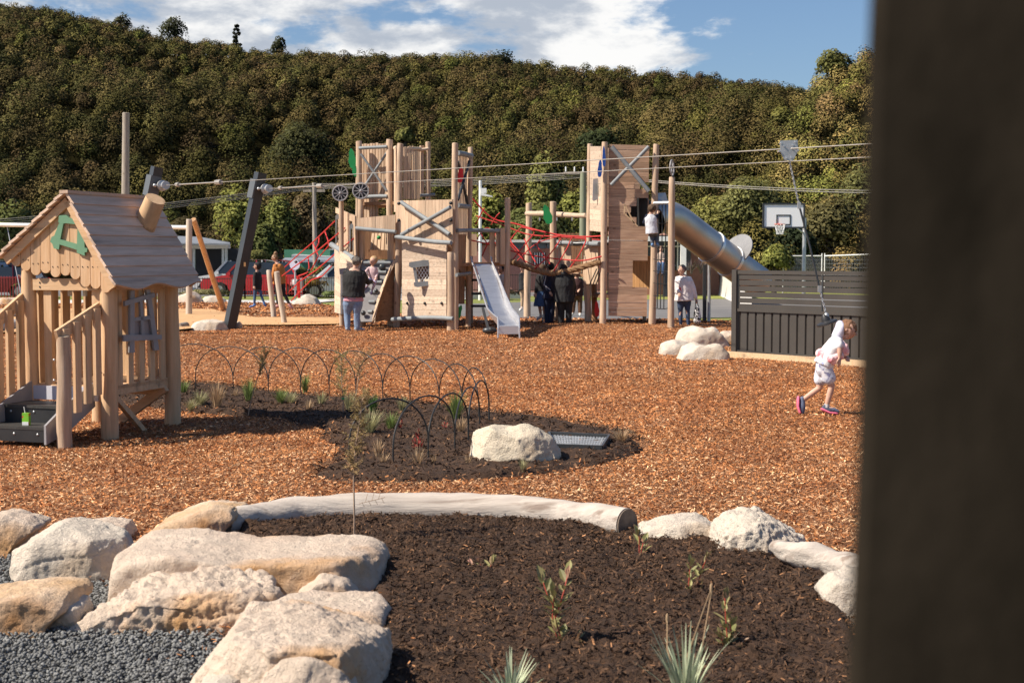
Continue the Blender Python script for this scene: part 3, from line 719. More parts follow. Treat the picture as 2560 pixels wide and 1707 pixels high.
def wire(label, P, Q, sag, r, group, name='overhead_wire', material=None):
    P, Q = Vector(P), Vector(Q); n = 14
    pts = [lerp(P, Q, i/n)-Vector((0, 0, sag*4*(i/n)*(1-i/n))) for i in range(n+1)]
    mb = MB(); mb.tube(pts, r, 6); o = mb.build(name, material or MT['cable'], origin=pts[0]); tag(o, label, 'wire', group); return o
WN = ('topmost', 'second from top', 'third from top', 'lowest')
for i, dy in enumerate((0, 5, 11, 16)):
    wire(WN[i]+' overhead wire between the green pole and the slim pole', W(1450, 432+dy*.8, 66), W(786, 460+dy*.7, 66), .12, .014, 'overhead wires between the slim pole and the green power pole')
    wire(WN[i]+' overhead wire dropping left from the slim pole', W(786, 460+dy*.7, 66), W(-150, 560+dy, 60), .15, .014, 'overhead wires from the slim pole to the left')
for i, dy in enumerate((0, 7)):
    wire(('upper', 'lower')[i]+' wire of the pair leaving the green pole to the right', W(1462, 436+dy*.5, 66), W(2500, 476+dy, 60), .28, .022, 'pair of overhead wires going right')

# ---- buildings
def window(mb_f, mb_g, c, wd, ht):
    mb_f.box(c, (wd, .08, ht)); mb_g.box(c+Vector((0, -.05, 0)), (wd-.14, .04, ht-.14))
# grey roofed shelter, left
Z = 70; t = thing('park_shelter', 'open shelter with grey hipped roof and white fascia behind the swing post', 'building', tuple(W(470, 720, Z)*1.0))
def wp(x, y, z=Z): return W(x, y, z)
gr = M('grey_roofing', (.22, .24, .26), (.18, .19, .21), 2, rough=.5)
mb = MB(); mb.add([wp(330, 606, 68), wp(575, 609, 68), wp(500, 592, 73), wp(330, 586, 73), wp(575, 606, 78), wp(330, 600, 78)], [(0, 1, 2, 3), (2, 1, 4), (3, 2, 4, 5)])
mb.slab([wp(330, 606, 68), wp(575, 609, 68), wp(575, 613, 68), wp(330, 610, 68)], (0, .1, 0)); mb.build('roof', gr, t)
mb = MB(); mb.beam(wp(330, 618, 69), wp(571, 617, 69), .2, .18); mb.beam(wp(571, 617, 69), wp(571, 617, 76), .2, .18); mb.build('fascia', MT['cream'], t)
for x in (485, 558, 566):
    mb = MB(); mb.beam(W(x, 740, 69.3), W(x, 616, 69.3), .12, .12); mb.build('column', MT['galv'], t)
mb = MB(); mb.box(W(495, 668, 76), (5.2, .2, 2.0)); mb.build('wall', M('dark_wall', (.05, .05, .055), (.035, .035, .04), 2), t)
# green shed
Z = 76; t = thing('shed', 'green walled shed with pale grey roof seen left of the climbing tower', 'building', tuple(W(780, 720, Z)))
mb = MB(); mb.box(W(778, 668, Z+1.5), (2.45, 3, 1.9)); mb.build('wall', M('green_cladding', (.08, .25, .15), (.06, .2, .12), 3, stretch=(30, 30, 1)), t)
mb = MB(); mb.add([W(729, 637, Z-.3), W(838, 643, Z-.3), W(838, 622, Z+2.5), W(748, 630, Z+2.5)], [(0, 1, 2, 3)]); mb.beam(W(729, 640, Z-.3), W(838, 645, Z-.3), .1, .12)
mb.build('roof', M('pale_roof', (.42, .44, .46), (.38, .4, .42), 2, rough=.5), t)
Z = 71; t = thing('carport', 'low pale roofed carport in front of the green shed', 'building', tuple(W(760, 720, Z)))
mb = MB(); mb.slab([W(705, 656, Z), W(838, 656, Z), W(838, 650, Z+3), W(712, 650, Z+3)], (0, 0, .12)); mb.build('roof', MT['galv'], t)
mb = MB()
for x in (718, 748, 777, 806, 833): mb.beam(W(x, 735, Z), W(x, 655, Z), .08, .08)
mb.build('posts', MT['charc'], t)
# brick building in the middle
Z = 72; t = thing('brick_building', 'low pinkish brick building with band of blue windows behind the rope bridge', 'building', tuple(W(1380, 720, Z)))
mb = MB(); c = W(1365, 670, Z+4); mb.box((c.x, c.y, .75), (7.6, 8, 3.0)); mb.build('wall', M('pink_brick', (.42, .22, .17), (.34, .17, .13), 14, rough=.9), t)
mb = MB(); mb.box(tuple(W(1365, 605, Z+3.6)), (7.9, 8.6, .13)); mb.build('roof', MT['cream'], t)
mb = MB()
for i in range(6): mb.box(tuple(W(1298+i*27, 615, Z-.03)), (.5, .1, .26))
mb.build('window_band', MT['bglass'], t)
mb = MB(); mb.box(tuple(W(1349, 647, Z-.05)), (.62, .12, .62)); mb.build('window', MT['glass'], t)
mb = MB()
for i in range(5): mb.box(tuple(W(1337+i*6, 647, Z-.13)), (.045, .05, .62))
mb.build('window_bars', MT['wpaint'], t)
# brick building with white porch on the right
Z = 64; t = thing('community_hall', 'building with white porch beam, white column and dark windows behind the cargo net', 'building', tuple(W(1680, 720, Z)))
mb = MB(); c = W(1650, 660, Z+5); mb.box((c.x, c.y, .9), (4.6, 8, 3.2)); mb.build('wall', MT['brick'], t)
mb = MB(); mb.slab([W(1520, 590, Z-1), W(1752, 590, Z-1), W(1752, 572, Z+3), W(1520, 568, Z+3)], (0, 0, .06)); mb.build('roof', M('terracotta_roof', (.42, .22, .16), (.36, .18, .13), 4), t)
mb = MB(); mb.beam(W(1520, 597, Z-1.2), W(1716, 597, Z-1.2), .15, .22); mb.build('porch_beam', MT['wpaint'], t)
mb = MB(); mb.beam(W(1708, 740, Z-1.2), W(1708, 600, Z-1.2), .24, .24, up=(0, 1, 0)); mb.build('column', MT['wpaint'], t)
fr, gl = MB(), MB(); gl.box(tuple(W(1655, 640, Z+.7)), (2.6, .1, 1.3))
for x in (1632, 1662, 1694): fr.box(tuple(W(x, 640, Z+.6)), (.05, .06, 1.3))
fr.box(tuple(W(1655, 616, Z+.58)), (2.6, .06, .05)); gl.build('glazing', MT['glass'], t); fr.build('window_frame', MT['wpaint'], t)

# ---- skate ramp, flax, lawn banks right
cr = MB(); prof = []
for i in range(11):
    u = i/10; prof.append((u, (1-math.cos(u*math.pi/2))))
n = 16
vs = []
for j in range(n+1):
    f = j/n; x = lerp(1700, 1880, f); yb = 676+ (f**.75)*92*(1 if f < .8 else 1); yt = 668-f*4
    pb = G(x, max(yb, 712)); 
    for u, v in prof:
        Zq = lerp(pb.y, pb.y+2.2, u); top = W(x, yt, pb.y+2.2).z
        q = W(x, 700, Zq); vs.append((q.x, q.y, -.08+(max(top, .2)+.08)*v))
k = len(prof); fs = [(j*k+i, (j+1)*k+i, (j+1)*k+i+1, j*k+i+1) for j in range(n) for i in range(k-1)]
cr.add(vs, fs, True); q0 = len(cr.v)
t = thing('skate_ramp', 'curving white concrete skate ramp on the lawn beneath the tube slide', 'skate ramp', tuple(G(1790, 740)))
cr.build('ramp_face', m_conc, t)
mb = MB(); mb.tube([Vector(vs[j*k+k-1])+Vector((0, .05, 0)) for j in range(n+1)], .04, 8); mb.build('coping', MT['galv'], t)
lawn2 = GP([(1500, 700), (2700, 700), (2700, 742), (1850, 742), (1640, 744), (1500, 744)])
sheet('lawn', lawn2, -.075, M('bright_lawn', (.19, .22, .04), (.25, .25, .06), 1.2, rough=.95, bump=.5, bscale=40))
def blades(mb, base, n, h, spread, wd, r, droop=.3, segs=4, basew=.04):
    base = Vector(base)
    for i in range(n):
        a = r.uniform(0, 6.28); L = h*r.uniform(.55, 1.1); s_ = spread*r.uniform(.15, 1)
        d = Vector((math.cos(a), math.sin(a), 0)); side = Vector((-d.y, d.x, 0)); b0 = base+d*basew*r.uniform(0, 1)
        vs = []
        for k_ in range(segs+1):
            u = k_/segs; p = b0+d*(s_*u**1.6)+Vector((0, 0, L*(u-droop*s_/max(h, .01)*u*u*.6))); ww = wd*(1-u**1.5)*.5+wd*.04
            vs += [p-side*ww, p+side*ww]
        mb.add(vs, [(2*q, 2*q+1, 2*q+3, 2*q+2) for q in range(segs)], True)
rr = random.Random(4)
flx = M('flax_leaf', (.14, .09, .09), (.10, .10, .06), 3, rough=.6, island=.3)
for i, (x, lab) in enumerate(((1728, 'left of two spiky purplish flax bushes beside the skate ramp'), (1752, 'right of two spiky purplish flax bushes beside the skate ramp'))):
    mb = MB(); p = G(x, 706); p = W(x, 684, 60); blades(mb, (p.x, p.y, p.z), 40, .62, .4, .05, rr); o = mb.build('flax_bush', flx, origin=p); tag(o, lab, 'plant', 'flax bushes by the ramp')

# ---- basketball hoop
Z = 61; t = thing('basketball_hoop', 'basketball hoop with white rectangular backboard on grey post above the fence', 'basketball hoop', tuple(W(2009, 735, Z)))
tl, br_ = W(1907, 508, Z), W(2012, 571, Z)
cx, cz = (tl.x+br_.x)/2, (tl.z+br_.z)/2; wd, ht = br_.x-tl.x, tl.z-br_.z
mb = MB(); mb.box((cx, Z+.05, cz), (wd-.08, .05, ht-.08)); mb.build('backboard', M('backboard_white', (.86, .86, .85), rough=.4), t)
def frame_mb(cx, cz, w_, h_, th, y, dep):
    mb = MB(); mb.box((cx, y, cz+h_/2-th/2), (w_, dep, th)); mb.box((cx, y, cz-h_/2+th/2), (w_, dep, th))
    for s in (-1, 1): mb.box((cx+s*(w_/2-th/2), y, cz), (th, dep*.98, h_-2*th)); 
    return mb
frame_mb(cx, cz, wd, ht, .07, Z+.04, .1).build('backboard_frame', MT['charc'], t)
q = W(1959, 552, Z); frame_mb(q.x, W(1959, 550, Z).z, .62, .45, .05, Z+.015, .02).build('shooting_square', MT['charc'], t)
rp = W(1950, 561, Z-.3); mb = MB(); mb.tube([(rp.x+.23*math.cos(a), rp.y+.23*math.sin(a), rp.z) for a in np.linspace(0, 6.28, 19)], .015, 6, cap=False); mb.box((rp.x, rp.y+.27, rp.z), (.1, .12, .06))
mb.build('rim', M('orange_rim', (.7, .12, .05), rough=.4), t)
mb = MB()
for i in range(10):
    for s in (-1, 1):
        a0 = i*.628; pts = [(rp.x+(.22-.09*u)*math.cos(a0+s*u*.9), rp.y+(.22-.09*u)*math.sin(a0+s*u*.9), rp.z-.42*u) for u in (0, .35, .7, 1)]
        mb.tube(pts, .009, 4)
mb.build('net', MT['wpaint'], t)
pp = W(2009, 735, Z+.7); mb = MB(); mb.tube([(pp.x, pp.y, -.1), (pp.x, pp.y, W(2009, 545, Z+.7).z)], .085, 12); mb.beam((pp.x, pp.y, cz-.1), (cx+.3, Z+.1, cz-.1), .06, .06); mb.beam((pp.x, pp.y, cz-.75), (cx+.3, Z+.1, cz-.3), .05, .05); mb.build('post', MT['galv'], t)

# ---- temporary mesh fence
def mesh_fence(label, x0, x1, yt0, yt1, Z0, Z1, zb=0.1):
    A, B = W(x0, yt0, Z0), W(x1, yt1, Z1); t = thing('mesh_fence', label, 'fence', (A.x, A.y, 0), 0, 'temporary mesh fence panels')
    mb = MB(); mb.tube([A, B], .028, 8)
    for p in (A, B): mb.tube([(p.x, p.y, zb-.1), (p.x, p.y, p.z+.12)], .028, 8)
    mb.build('frame', MT['wpaint'], t)
    mb = MB(); n = 40
    for i in range(1, n):
        p = lerp(A, B, i/n); mb.beam((p.x, p.y, zb), (p.x, p.y, p.z), .007, .007)
    for i in range(1, 9):
        z = lerp(zb, min(A.z, B.z), i/9); mb.beam((A.x, A.y, z), (B.x, B.y, z), .007, .007)
    mb.build('wire_mesh', MT['galv'], t)
mesh_fence('left temporary mesh fence panel behind the basketball post', 1958, 2055, 640, 640, 66, 66)
mesh_fence('right temporary mesh fence panel running to the dark pillar', 2062, 2230, 640, 634, 66, 64)

# ---- railing fences in front of the car park
def railing(label, x0, x1, yt, yb, Z, material, step=.11, r=.012, group='steel railing fences along the car park'):
    A, B = W(x0, yt, Z), W(x1, yt, Z); bz = W(x0, yb, Z).z
    t = thing('railing_fence', label, 'fence', (A.x, A.y, 0), 0, group)
    mb = MB()
    for z in (A.z-.06, bz+.08): mb.beam((A.x, A.y, z), (B.x, B.y, z), .035, .035)
    mb.build('rail', material, t)
    mb = MB(); n = int((B.x-A.x)/step)
    for i in range(n+1): mb.tube([(A.x+i*step, A.y, bz+.02), (A.x+i*step, A.y, A.z-.02)], r, 5, dome=True)
    mb.build('picket', material, t)
    mb = MB(); k_ = max(2, int((B.x-A.x)/2.4)+1)
    for i in range(k_): x = lerp(A.x, B.x, i/(k_-1)); mb.beam((x, A.y, -.12), (x, A.y, A.z+.05), .06, .06)
    mb.build('fence_post', material, t)
rf = M('dark_red_steel', (.30, .03, .03), (.24, .02, .02), 3, rough=.5); bf = M('dark_brown_steel', (.06, .035, .03), (.05, .03, .025), 3, rough=.5)
railing('dark red railing fence at the far left behind the driftwood logs', -120, 66, 690, 748, 59, rf, .12, .017)
railing('thin dark railing fence between the cubby roof and the leaning black post', 400, 612, 693, 739, 60, bf, .105, .011)
railing('bright red picket railing behind the walking people', 612, 760, 691, 738, 60, rf, .11, .020)
railing('thin dark railing fence in front of the parked white car left of the tower', 760, 880, 692, 742, 60, bf, .105, .011)
railing('red-brown railing fence seen between the slide and the rope bridge', 1130, 1520, 684, 729, 62, bf, .11, .012)
mb = MB()
for i in range(6):
    x = 718+i*28; mb.beam(W(x, 700, 66), W(x, 655, 66), .07, .07)
mb.beam(W(716, 657, 66), W(862, 657, 66), .04, .05); o = mb.build('tall_fence', MT['charc'], origin=W(780, 720, 66)); tag(o, 'tall dark post fence above the hedge in front of the carport', 'fence')
# round sign
sg = thing('round_sign', 'blank pale blue and pink rounded sign by the red rope net', 'sign', tuple(W(737, 720, 56)))
mb = MB(); c = W(737, 662, 56); mb.tube([c+Vector((0, .02, 0)), c-Vector((0, .02, 0))], .2, 20); mb.build('sign_face', M('sign_paint', (.55, .65, .85), (.8, .6, .62), .9), sg)
mb = MB(); mb.tube([(c.x, c.y+.05, -.1), (c.x, c.y+.05, c.z)], .03, 8); mb.build('sign_post', MT['galv'], sg)

# hedge and low planting
m_hedge = M('hedge_leaf', (.13, .14, .04), (.17, .13, .05), 1.5, rough=.8, island=.35, tint=True, transl=.2)
def bush(label, x, yt, yb, wpx, Z, tint, n=900, size=.09, name='bush', cat='plant', group=None, seed=0):
    r = np.random.default_rng(seed+int(x)); c = W(x, (yt+yb)/2, Z); R = wpx/2/F*Z; h = (yb-yt)/2/F*Z
    V = crown_cards(tuple(c), (R, min(R, .8), h*1.2), n, size, r, lumps=10, skin=.5); T = np.repeat(np.array(tint)[None], len(V), 0)
    o = np_obj(name, V, np.arange(len(V)).reshape(-1, 4), m_leaf, tint=T, origin=(c.x, c.y, c.z-h)); tag(o, label, cat, group); set_leaf_normals(o, crown_cards.N)
hg = 'bushes along the car park fence'
bush('rounded yellow-green bush below the round sign', 745, 668, 705, 70, 64, (.17, .17, .05), group=hg)
bush('light green bush behind the grey pole', 795, 665, 700, 60, 64, (.20, .20, .06), group=hg)
bush('orange and yellow flowering bush behind the railing left of the tower', 790, 690, 730, 62, 61, (.28, .19, .05), group=hg)
bush('dry grassy bush under the railing at the cubby side', 520, 722, 746, 150, 58, (.22, .20, .09), n=1600, group=hg)
bush('green planting strip left of the wooden fort', 830, 728, 745, 60, 57.5, (.16, .20, .07), group=hg)
bush('brown mulch-coloured low planting behind the slide', 1250, 724, 742, 130, 58, (.13, .10, .06), n=1400, group=hg)
bush('yellow-green shrub behind the walking people', 640, 625, 660, 70, 70, (.19, .19, .06), group=hg)

# ---- cars (side on, nose to the left), unit metres, wheelbase along x
m_tyre = M('tyre', (.02, .02, .02), rough=.9); m_rim = M('alloy', (.45, .45, .46), rough=.3, metal=.8)
m_lamp = M('lamp_glass', (.8, .8, .8), rough=.1, spec=.8); m_tail = M('tail_lamp', (.5, .02, .02), rough=.2)
def car(label, body_col, x, Zc, kind='suv', rz=0.0, zb=-.12, flip=1):
    bm_ = M('car_paint', body_col, tuple(c*.95 for c in body_col), 2, rough=.25, coat=.6)
    p = W(x, 700, Zc); t = thing('parked_car', label, 'car', (p.x, p.y, zb), rz+(math.pi if flip < 0 else 0), 'cars in the car park behind the fence')
    L, Wd = (4.6, 1.8)
    Ht = 1.65 if kind == 'suv' else 1.46; bl = .98 if kind == 'suv' else .9
    low = [(-2.25, .35), (-2.28, .62), (-2.18, .80), (-1.6, .90), (-1.1, bl), (2.0, bl+.02), (2.24, .86), (2.28, .5), (2.2, .32), (1.9, .30), (1.78, .52), (1.55, .66), (1.25, .66), (1.02, .52), (.92, .28), (-.98, .28), (-1.08, .52), (-1.3, .66), (-1.58, .66), (-1.8, .52), (-1.92, .32)]
    mb = MB(); mb.slab([(a, -Wd/2, b) for a, b in low], (0, Wd, 0))
    gt = [(-.55, Ht-.07), (-.2, Ht), (1.2, Ht-.01), (1.75, Ht-.12)]
    ins = .17
    vs = []
    for s in (-1, 1): vs += [(a, s*(Wd/2-ins), b) for a, b in gt]
    mb.add(vs, [(0, 1, 5, 4), (1, 2, 6, 5), (2, 3, 7, 6)])
    for s in (-1, 1):
        for (a0, b0), (a1, b1) in (((-1.12, bl), (-.55, Ht-.06)), ((.25, bl), (.22, Ht-.02)), ((1.15, bl), (1.1, Ht-.03)), ((2.02, bl), (1.72, Ht-.13))):
            mb.beam((a0, s*(Wd/2-.02), b0), (a1, s*(Wd/2-ins), b1), .05, .09)
    mb.build('body', bm_, t, local=True)
    cab = [(-1.1, bl-.02), (-.55, Ht-.075), (1.74, Ht-.13), (2.0, bl-.02)]
    mb = MB(); vs = []
    for s in (-1, 1): vs += [(a+.03, s*(Wd/2-(.03 if b < Ht-.2 else ins+.01)), b-.005) for a, b in cab]
    mb.add(vs, [(0, 1, 2, 3), (7, 6, 5, 4), (0, 4, 5, 1), (1, 5, 6, 2), (2, 6, 7, 3), (3, 7, 4, 0)]); mb.build('windows', MT['glass'], t, local=True)
    for xw in (-1.44, 1.40):
        for s in (-1, 1):
            a = MB(); a.tube([(xw, s*(Wd/2-.2), .32), (xw, s*(Wd/2+.005), .32)], .32, 20); o = a.build('wheel', m_tyre, t, local=True)
            a = MB(); a.tube([(xw, s*(Wd/2-.02), .32), (xw, s*(Wd/2+.012), .32)], .2, 14); a.build('rim', m_rim, o, local=True)
    for s in (-1, 1):
        a = MB(); a.box((-2.2, s*.66, .72), (.12, .36, .12)); a.build('headlight', m_lamp, t, local=True)
        a = MB(); a.box((2.24, s*.7, .78), (.08, .22, .2)); a.build('tail_light', m_tail, t, local=True)
        a = MB(); a.box((-.95, s*(Wd/2+.08), bl+.05), (.12, .16, .12)); a.build('wing_mirror', bm_, t, local=True)
    a = MB(); a.box((-2.27, 0, .5), (.06, 1.0, .14)); a.build('grille', MT['black'], t, local=True)
car('white estate car parked behind the red car', (.75, .75, .73), 602, 68, 'suv', .05)
car('red hatchback parked behind the walking people', (.42, .02, .03), 640, 64, 'suv', -.08)
car('white car nose showing behind the railing beside the wooden fort', (.78, .78, .78), 862, 62.5, 'sedan', .25)
car('dark blue car parked at the far left edge', (.015, .03, .06), -25, 65, 'suv', 0, flip=-1)
car('dark red van-like car behind the left railing', (.10, .012, .015), -20, 61.2, 'sedan', 0.05)
car('grey car glimpsed under the carport', (.16, .17, .18), 850, 70, 'sedan', 0)
# ------------------------------------------------------------------ the wooden fort with slide (left) and the lookout tower with tube (right)
fort = thing('climbing_fort', 'wooden climbing fort with crossed grey beams, lattice window and open metal slide', 'playground tower', tuple(G(1060, 815)))
_ps = [100]
def post(root, x0, yf, x1, yt, rpx, Z=None, material=None, name='post', slant=0):
    g = G(x0, yf) if yf else None
    if yf and Z: g = None
    Zq = Z or g.y
    if g is None or Z:
        q = W(x0, 700, Zq); g = Vector((q.x, q.y, 0))
    top = W(x1, yt, Zq+slant); r = rpx/F*Zq; _ps[0] += 1
    return log_mb(Vector((g.x, g.y, -.1)), top, r*1.06, r*.94, wob=.07, k=9, seed=_ps[0]).build(name, material or MT['post'], root)
def rail(root, x0, y0, Z0, x1, y1, Z1, rpx, material=None, name='rail', bend=0, wob=.05):
    a, b = W(x0, y0, Z0), W(x1, y1, Z1); _ps[0] += 1
    return log_mb(a, b, rpx/F*Z0, rpx/F*Z1, wob=wob, k=7, seed=_ps[0], bend=bend).build(name, material or MT['grey'], root)
def panel(root, P, n, along, th=.035, gap=0.04, material=None, name='panel', **k):
    """P = (x,y,Z) bottom-left, bottom-right, top-right, top-left"""
    mb = MB(); mb.boards(*[W(*p) for p in P], n, th, along, gap, **k)
    return mb.build(name, material or MT['brdV' if along == 'v' else 'brdH'], root)
ZA = 34.7
# ---- upper tower
post(fort, 893, 0, 897, 354, 8, ZA); post(fort, 976, 0, 974, 349.5, 8, ZA-.3)
post(fort, 990, 819, 1001, 360, 8.2, 33.9); post(fort, 1072, 0, 1070, 356, 6.5, 36.2)
panel(fort, [(903, 545, ZA+.25), (968, 545, ZA), (968, 359, ZA), (903, 359, ZA+.25)], 9, 'v', gap=.22, topj=.01, holes=[(.62, 1, .02, .24)])
panel(fort, [(903, 640, ZA+1.4), (1060, 640, ZA+1.4), (1060, 545, ZA+1.4), (903, 545, ZA+1.4)], 14, 'v', gap=.12, material=MT['brdD'])
rail(fort, 898, 371, ZA-.1, 968, 367, ZA-.35, 4.2); rail(fort, 905, 493, ZA, 969, 491, ZA-.35, 5)
rail(fort, 902, 385, ZA-.25, 967, 477, ZA-.35, 3, name='brace'); rail(fort, 967, 383, ZA-.15, 914, 462, ZA-.05, 3.2, name='brace')
panel(fort, [(1009, 498, 34.2), (1049, 498, 36.0), (1048, 368, 36.0), (1009, 366, 34.2)], 11, 'v', gap=.28, topj=.02, holes=[(.42, .58, .55, .85)])
panel(fort, [(1050, 486, 36.1), (1060, 486, 36.2), (1060, 364, 36.2), (1050, 364, 36.1)], 1, 'v')
panel(fort, [(976, 530, ZA+.1), (992, 530, 34.1), (992, 372, 34.1), (976, 372, ZA+.1)], 3, 'v', gap=.2)
rail(fort, 982, 374, 34.6, 994, 370, 34.2, 6, MT['postH']); rail(fort, 1048, 376, 36.0, 1070, 372, 36.1, 4, MT['postH']); rail(fort, 1010, 372, 34.4, 1050, 372, 36, 4, MT['postH'])
rail(fort, 1050, 489, 36, 1086, 487, 36.3, 4); 
m_or = M('orange_board', (.62, .30, .06), rough=.6)
panel(fort, [(1027, 445, 36.4), (1034, 445, 36.5), (1034, 400, 36.5), (1027, 400, 36.4)], 1, 'v', material=m_or, name='inner_board')
# upper right tower part
post(fort, 1137, 822, 1138, 359, 8, 32.9); post(fort, 1170, 812, 1176, 369, 6.6, 34.2)
post(fort, 1127, 826, 1126, 632, 8.6, 32.45)
panel(fort, [(1143, 590, 33.3), (1170, 590, 34.3), (1170, 384, 34.3), (1145, 380, 33.3)], 7, 'v', gap=.35, topj=.02)
rail(fort, 1144, 383, 33.1, 1178, 390, 34.0, 6.5); rail(fort, 1144, 514, 33.1, 1172, 517, 34.0, 6)
rail(fort, 1145, 500, 33.05, 1173, 404, 33.9, 3.6, MT['charc'], 'brace'); rail(fort, 1145, 404, 33.2, 1169, 510, 33.9, 3.6, MT['charc'], 'brace')
def leafshape(root, x, y, Z, wpx, hpx, ang, material, name='leaf_panel'):
    c = W(x, y, Z); out = []
    for i in range(20):
        a = i/20*2*math.pi; r = (abs(math.cos(a))**1.5*.15+.85)
        px_, py_ = .5*math.sin(a)*(1-.35*math.cos(a))*r*(1+.12*math.cos(7*a)), .5*math.cos(a)
        X_, Z_ = px_*wpx/F*Z, py_*hpx/F*Z
        out.append(c+Vector((X_*math.cos(ang)-Z_*math.sin(ang), 0, X_*math.sin(ang)+Z_*math.cos(ang))))
    mb = MB(); mb.slab(out, (0, .04, 0)); return mb.build(name, material, root)
leafshape(fort, 1151, 437, 32.9, 17, 40, -.15, MT['redleaf'])
leafshape(fort, 880, 396, ZA, 20, 50, .1, MT['greenleaf']); leafshape(fort, 886, 425, ZA-.05, 13, 34, .25, MT['greenleaf'])
leafshape(fort, 1146, 783, 32.9, 16, 44, -.35, MT['greenleaf'])
# ---- bow parapet with ship wheels
panel(fort, [(891, 572, 33.9), (989, 582, 33.6), (989, 537, 33.6), (891, 546, 33.9)], 10, 'v', gap=.03)
panel(fort, [(839, 655, 35.6), (891, 640, 33.9), (889, 540, 33.9), (840, 519, 35.6)], 7, 'v', gap=.03, holes=[(.05, .17, .35, .9), (.70, .86, .12, .84)])
rail(fort, 890, 571, 33.75, 989, 580, 33.4, 5.2, wob=.03); rail(fort, 829, 612, 35.3, 886, 648, 33.8, 7, wob=.03)
mb = MB()
for a, b, x, Zq, y0, y1 in ((0, 0, 844, 35.3, 534, 614), (0, 0, 879, 34.1, 558, 628)):
    mb.slab([W(x-5.5, y1, Zq-.06), W(x-5.5, y0+6, Zq-.06), W(x, y0, Zq-.06), W(x+5.5, y0+6, Zq-.06), W(x+5.5, y1, Zq-.06), W(x+2.6, y1-6, Zq-.06), W(x+2.6, y0+14, Zq-.06), W(x-2.6, y0+14, Zq-.06), W(x-2.6, y1-6, Zq-.06)], (0, .05, 0))
mb.build('window_frame', MT['grey'], fort)
for x, y, Zq, r in ((850.5, 483.5, 34.2, 18.6), (902, 477.5, 33.9, 19.4)):
    R_ = r/F*Zq; c = W(x, y, Zq); mb = MB()
    mb.tube([c+Vector((R_*math.cos(a), 0, R_*math.sin(a))) for a in np.linspace(0, 2*math.pi, 25)], .018, 6, cap=False)
    for i in range(10): a = i*.628; mb.beam(c, c+Vector((R_*math.cos(a), 0, R_*math.sin(a))), .02, .02, up=(0, 1, 0))
    mb.ball(c, .035); wh = mb.build('steering_wheel', MT['greyL'], fort)
    mb = MB(); mb.tube([c+Vector((0, .02, 0)), c+Vector((0, .05, 0))], R_*.99, 30); mb.build('wheel_disc', MT['black'], wh)
post(fort, 854, 0, 853, 501, 6, 34.4, name='wheel_post'); post(fort, 903, 0, 902, 497, 7, 34.1, name='wheel_post')
# ---- lower left cabin wall, doorway, deck
panel(fort, [(838, 781, 34.9), (853, 785, 34.2), (853, 640, 34.2), (838, 622, 34.9)], 14, 'u', gap=.04)
panel(fort, [(852, 690, 34.2), (884, 670, 33.8), (884, 650, 33.8), (852, 628, 34.2)], 4, 'u', gap=.03, material=MT['brdH'])
mb = MB(); mb.beam(W(854, 785, 34.1), W(854, 684, 34.1), .05, .06, up=(0, 1, 0)); mb.beam(W(849, 679, 34.0), W(868, 677, 34.0), .06, .14); mb.build('door_trim', MT['greyL'], fort)
panel(fort, [(856, 785, 35.4), (905, 785, 35.4), (905, 600, 35.4), (856, 600, 35.4)], 6, 'v', gap=.06, material=MT['brdD'])
post(fort, 905, 0, 905, 578, 8, 34.4); post(fort, 862, 0, 862, 650, 5, 34.6)
def deck(root, pts, z, th=.08, material=None, name='deck'):
    mb = MB(); mb.slab([(p[0], p[1], z) for p in pts], (0, 0, -th)); mb.build(name, material or MT['brdD'], root)
def xy(x, Z): q = W(x, 700, Z); return (q.x, q.y)
hD = W(1200, 657, 33).z
deck(fort, [xy(840, 35.8), xy(895, 34.3), xy(1000, 34.0), xy(1135, 33.0), xy(1262, 34.0), xy(1262, 36), xy(1050, 37.5), xy(850, 37.5)], hD)
deck(fort, [xy(900, ZA+.2), xy(1003, 34.2), xy(1070, 36), xy(905, 37)], W(960, 505, ZA).z)
panel(fort, [(905, 648, 37), (1130, 648, 37), (1130, 545, 37), (905, 545, 37)], 18, 'v', gap=.03, material=MT['brdD'])
panel(fort, [(925, 625, 35.6), (980, 625, 35), (980, 583, 35), (930, 583, 35.6)], 6, 'v', gap=.25)
mb = MB(); mb.ball(W(947, 594, 35), .05); mb.build('climbing_grip', MT['greenleaf'], fort)
# dark skirting behind the climbing wall
panel(fort, [(905, 800, 34.2), (985, 800, 34.2), (985, 650, 34.2), (905, 650, 34.2)], 8, 'u', gap=.04, material=MT['brdD'])
# ---- curved climbing wall
NP = 16; L0, R0 = [], []
def cw(u):  # u 0 top .. 1 bottom ; left and right edges in picture, depth forward
    y = lerp(650, 804, u); xr = lerp(984, 930, min(1, u*1.02)**.95)-6*math.sin(u*math.pi); xl = lerp(906, 896, u)-14*math.sin(u*math.pi)
    Zq = lerp(34.0, 33.2, u**1.2); return xl, xr, y, Zq
vs = []
for i in range(NP+1):
    xl, xr, y, Zq = cw(i/NP); vs += [W(xl, y, Zq), W(xr, y, Zq-.05)]
mb = MB(); mb.add(vs, [(2*i, 2*i+2, 2*i+3, 2*i+1) for i in range(NP)]); mb.add([Vector(v)+Vector((0, .06, -.02)) for v in vs], [(2*i, 2*i+1, 2*i+3, 2*i+2) for i in range(NP)]); mb.build('climbing_wall', MT['bedgrey'], fort)
for i, u in enumerate((.05, .2, .36, .52, .68, .84)):
    xl, xr, y, Zq = cw(u); mb = MB(); mb.tube([W(lerp(xl, xr, .08 if i == 0 else .5+.04*i), y, Zq-.04), W(xr-3, y, Zq-.08)], .045, 10); mb.build('rung', MT['grey'], fort)
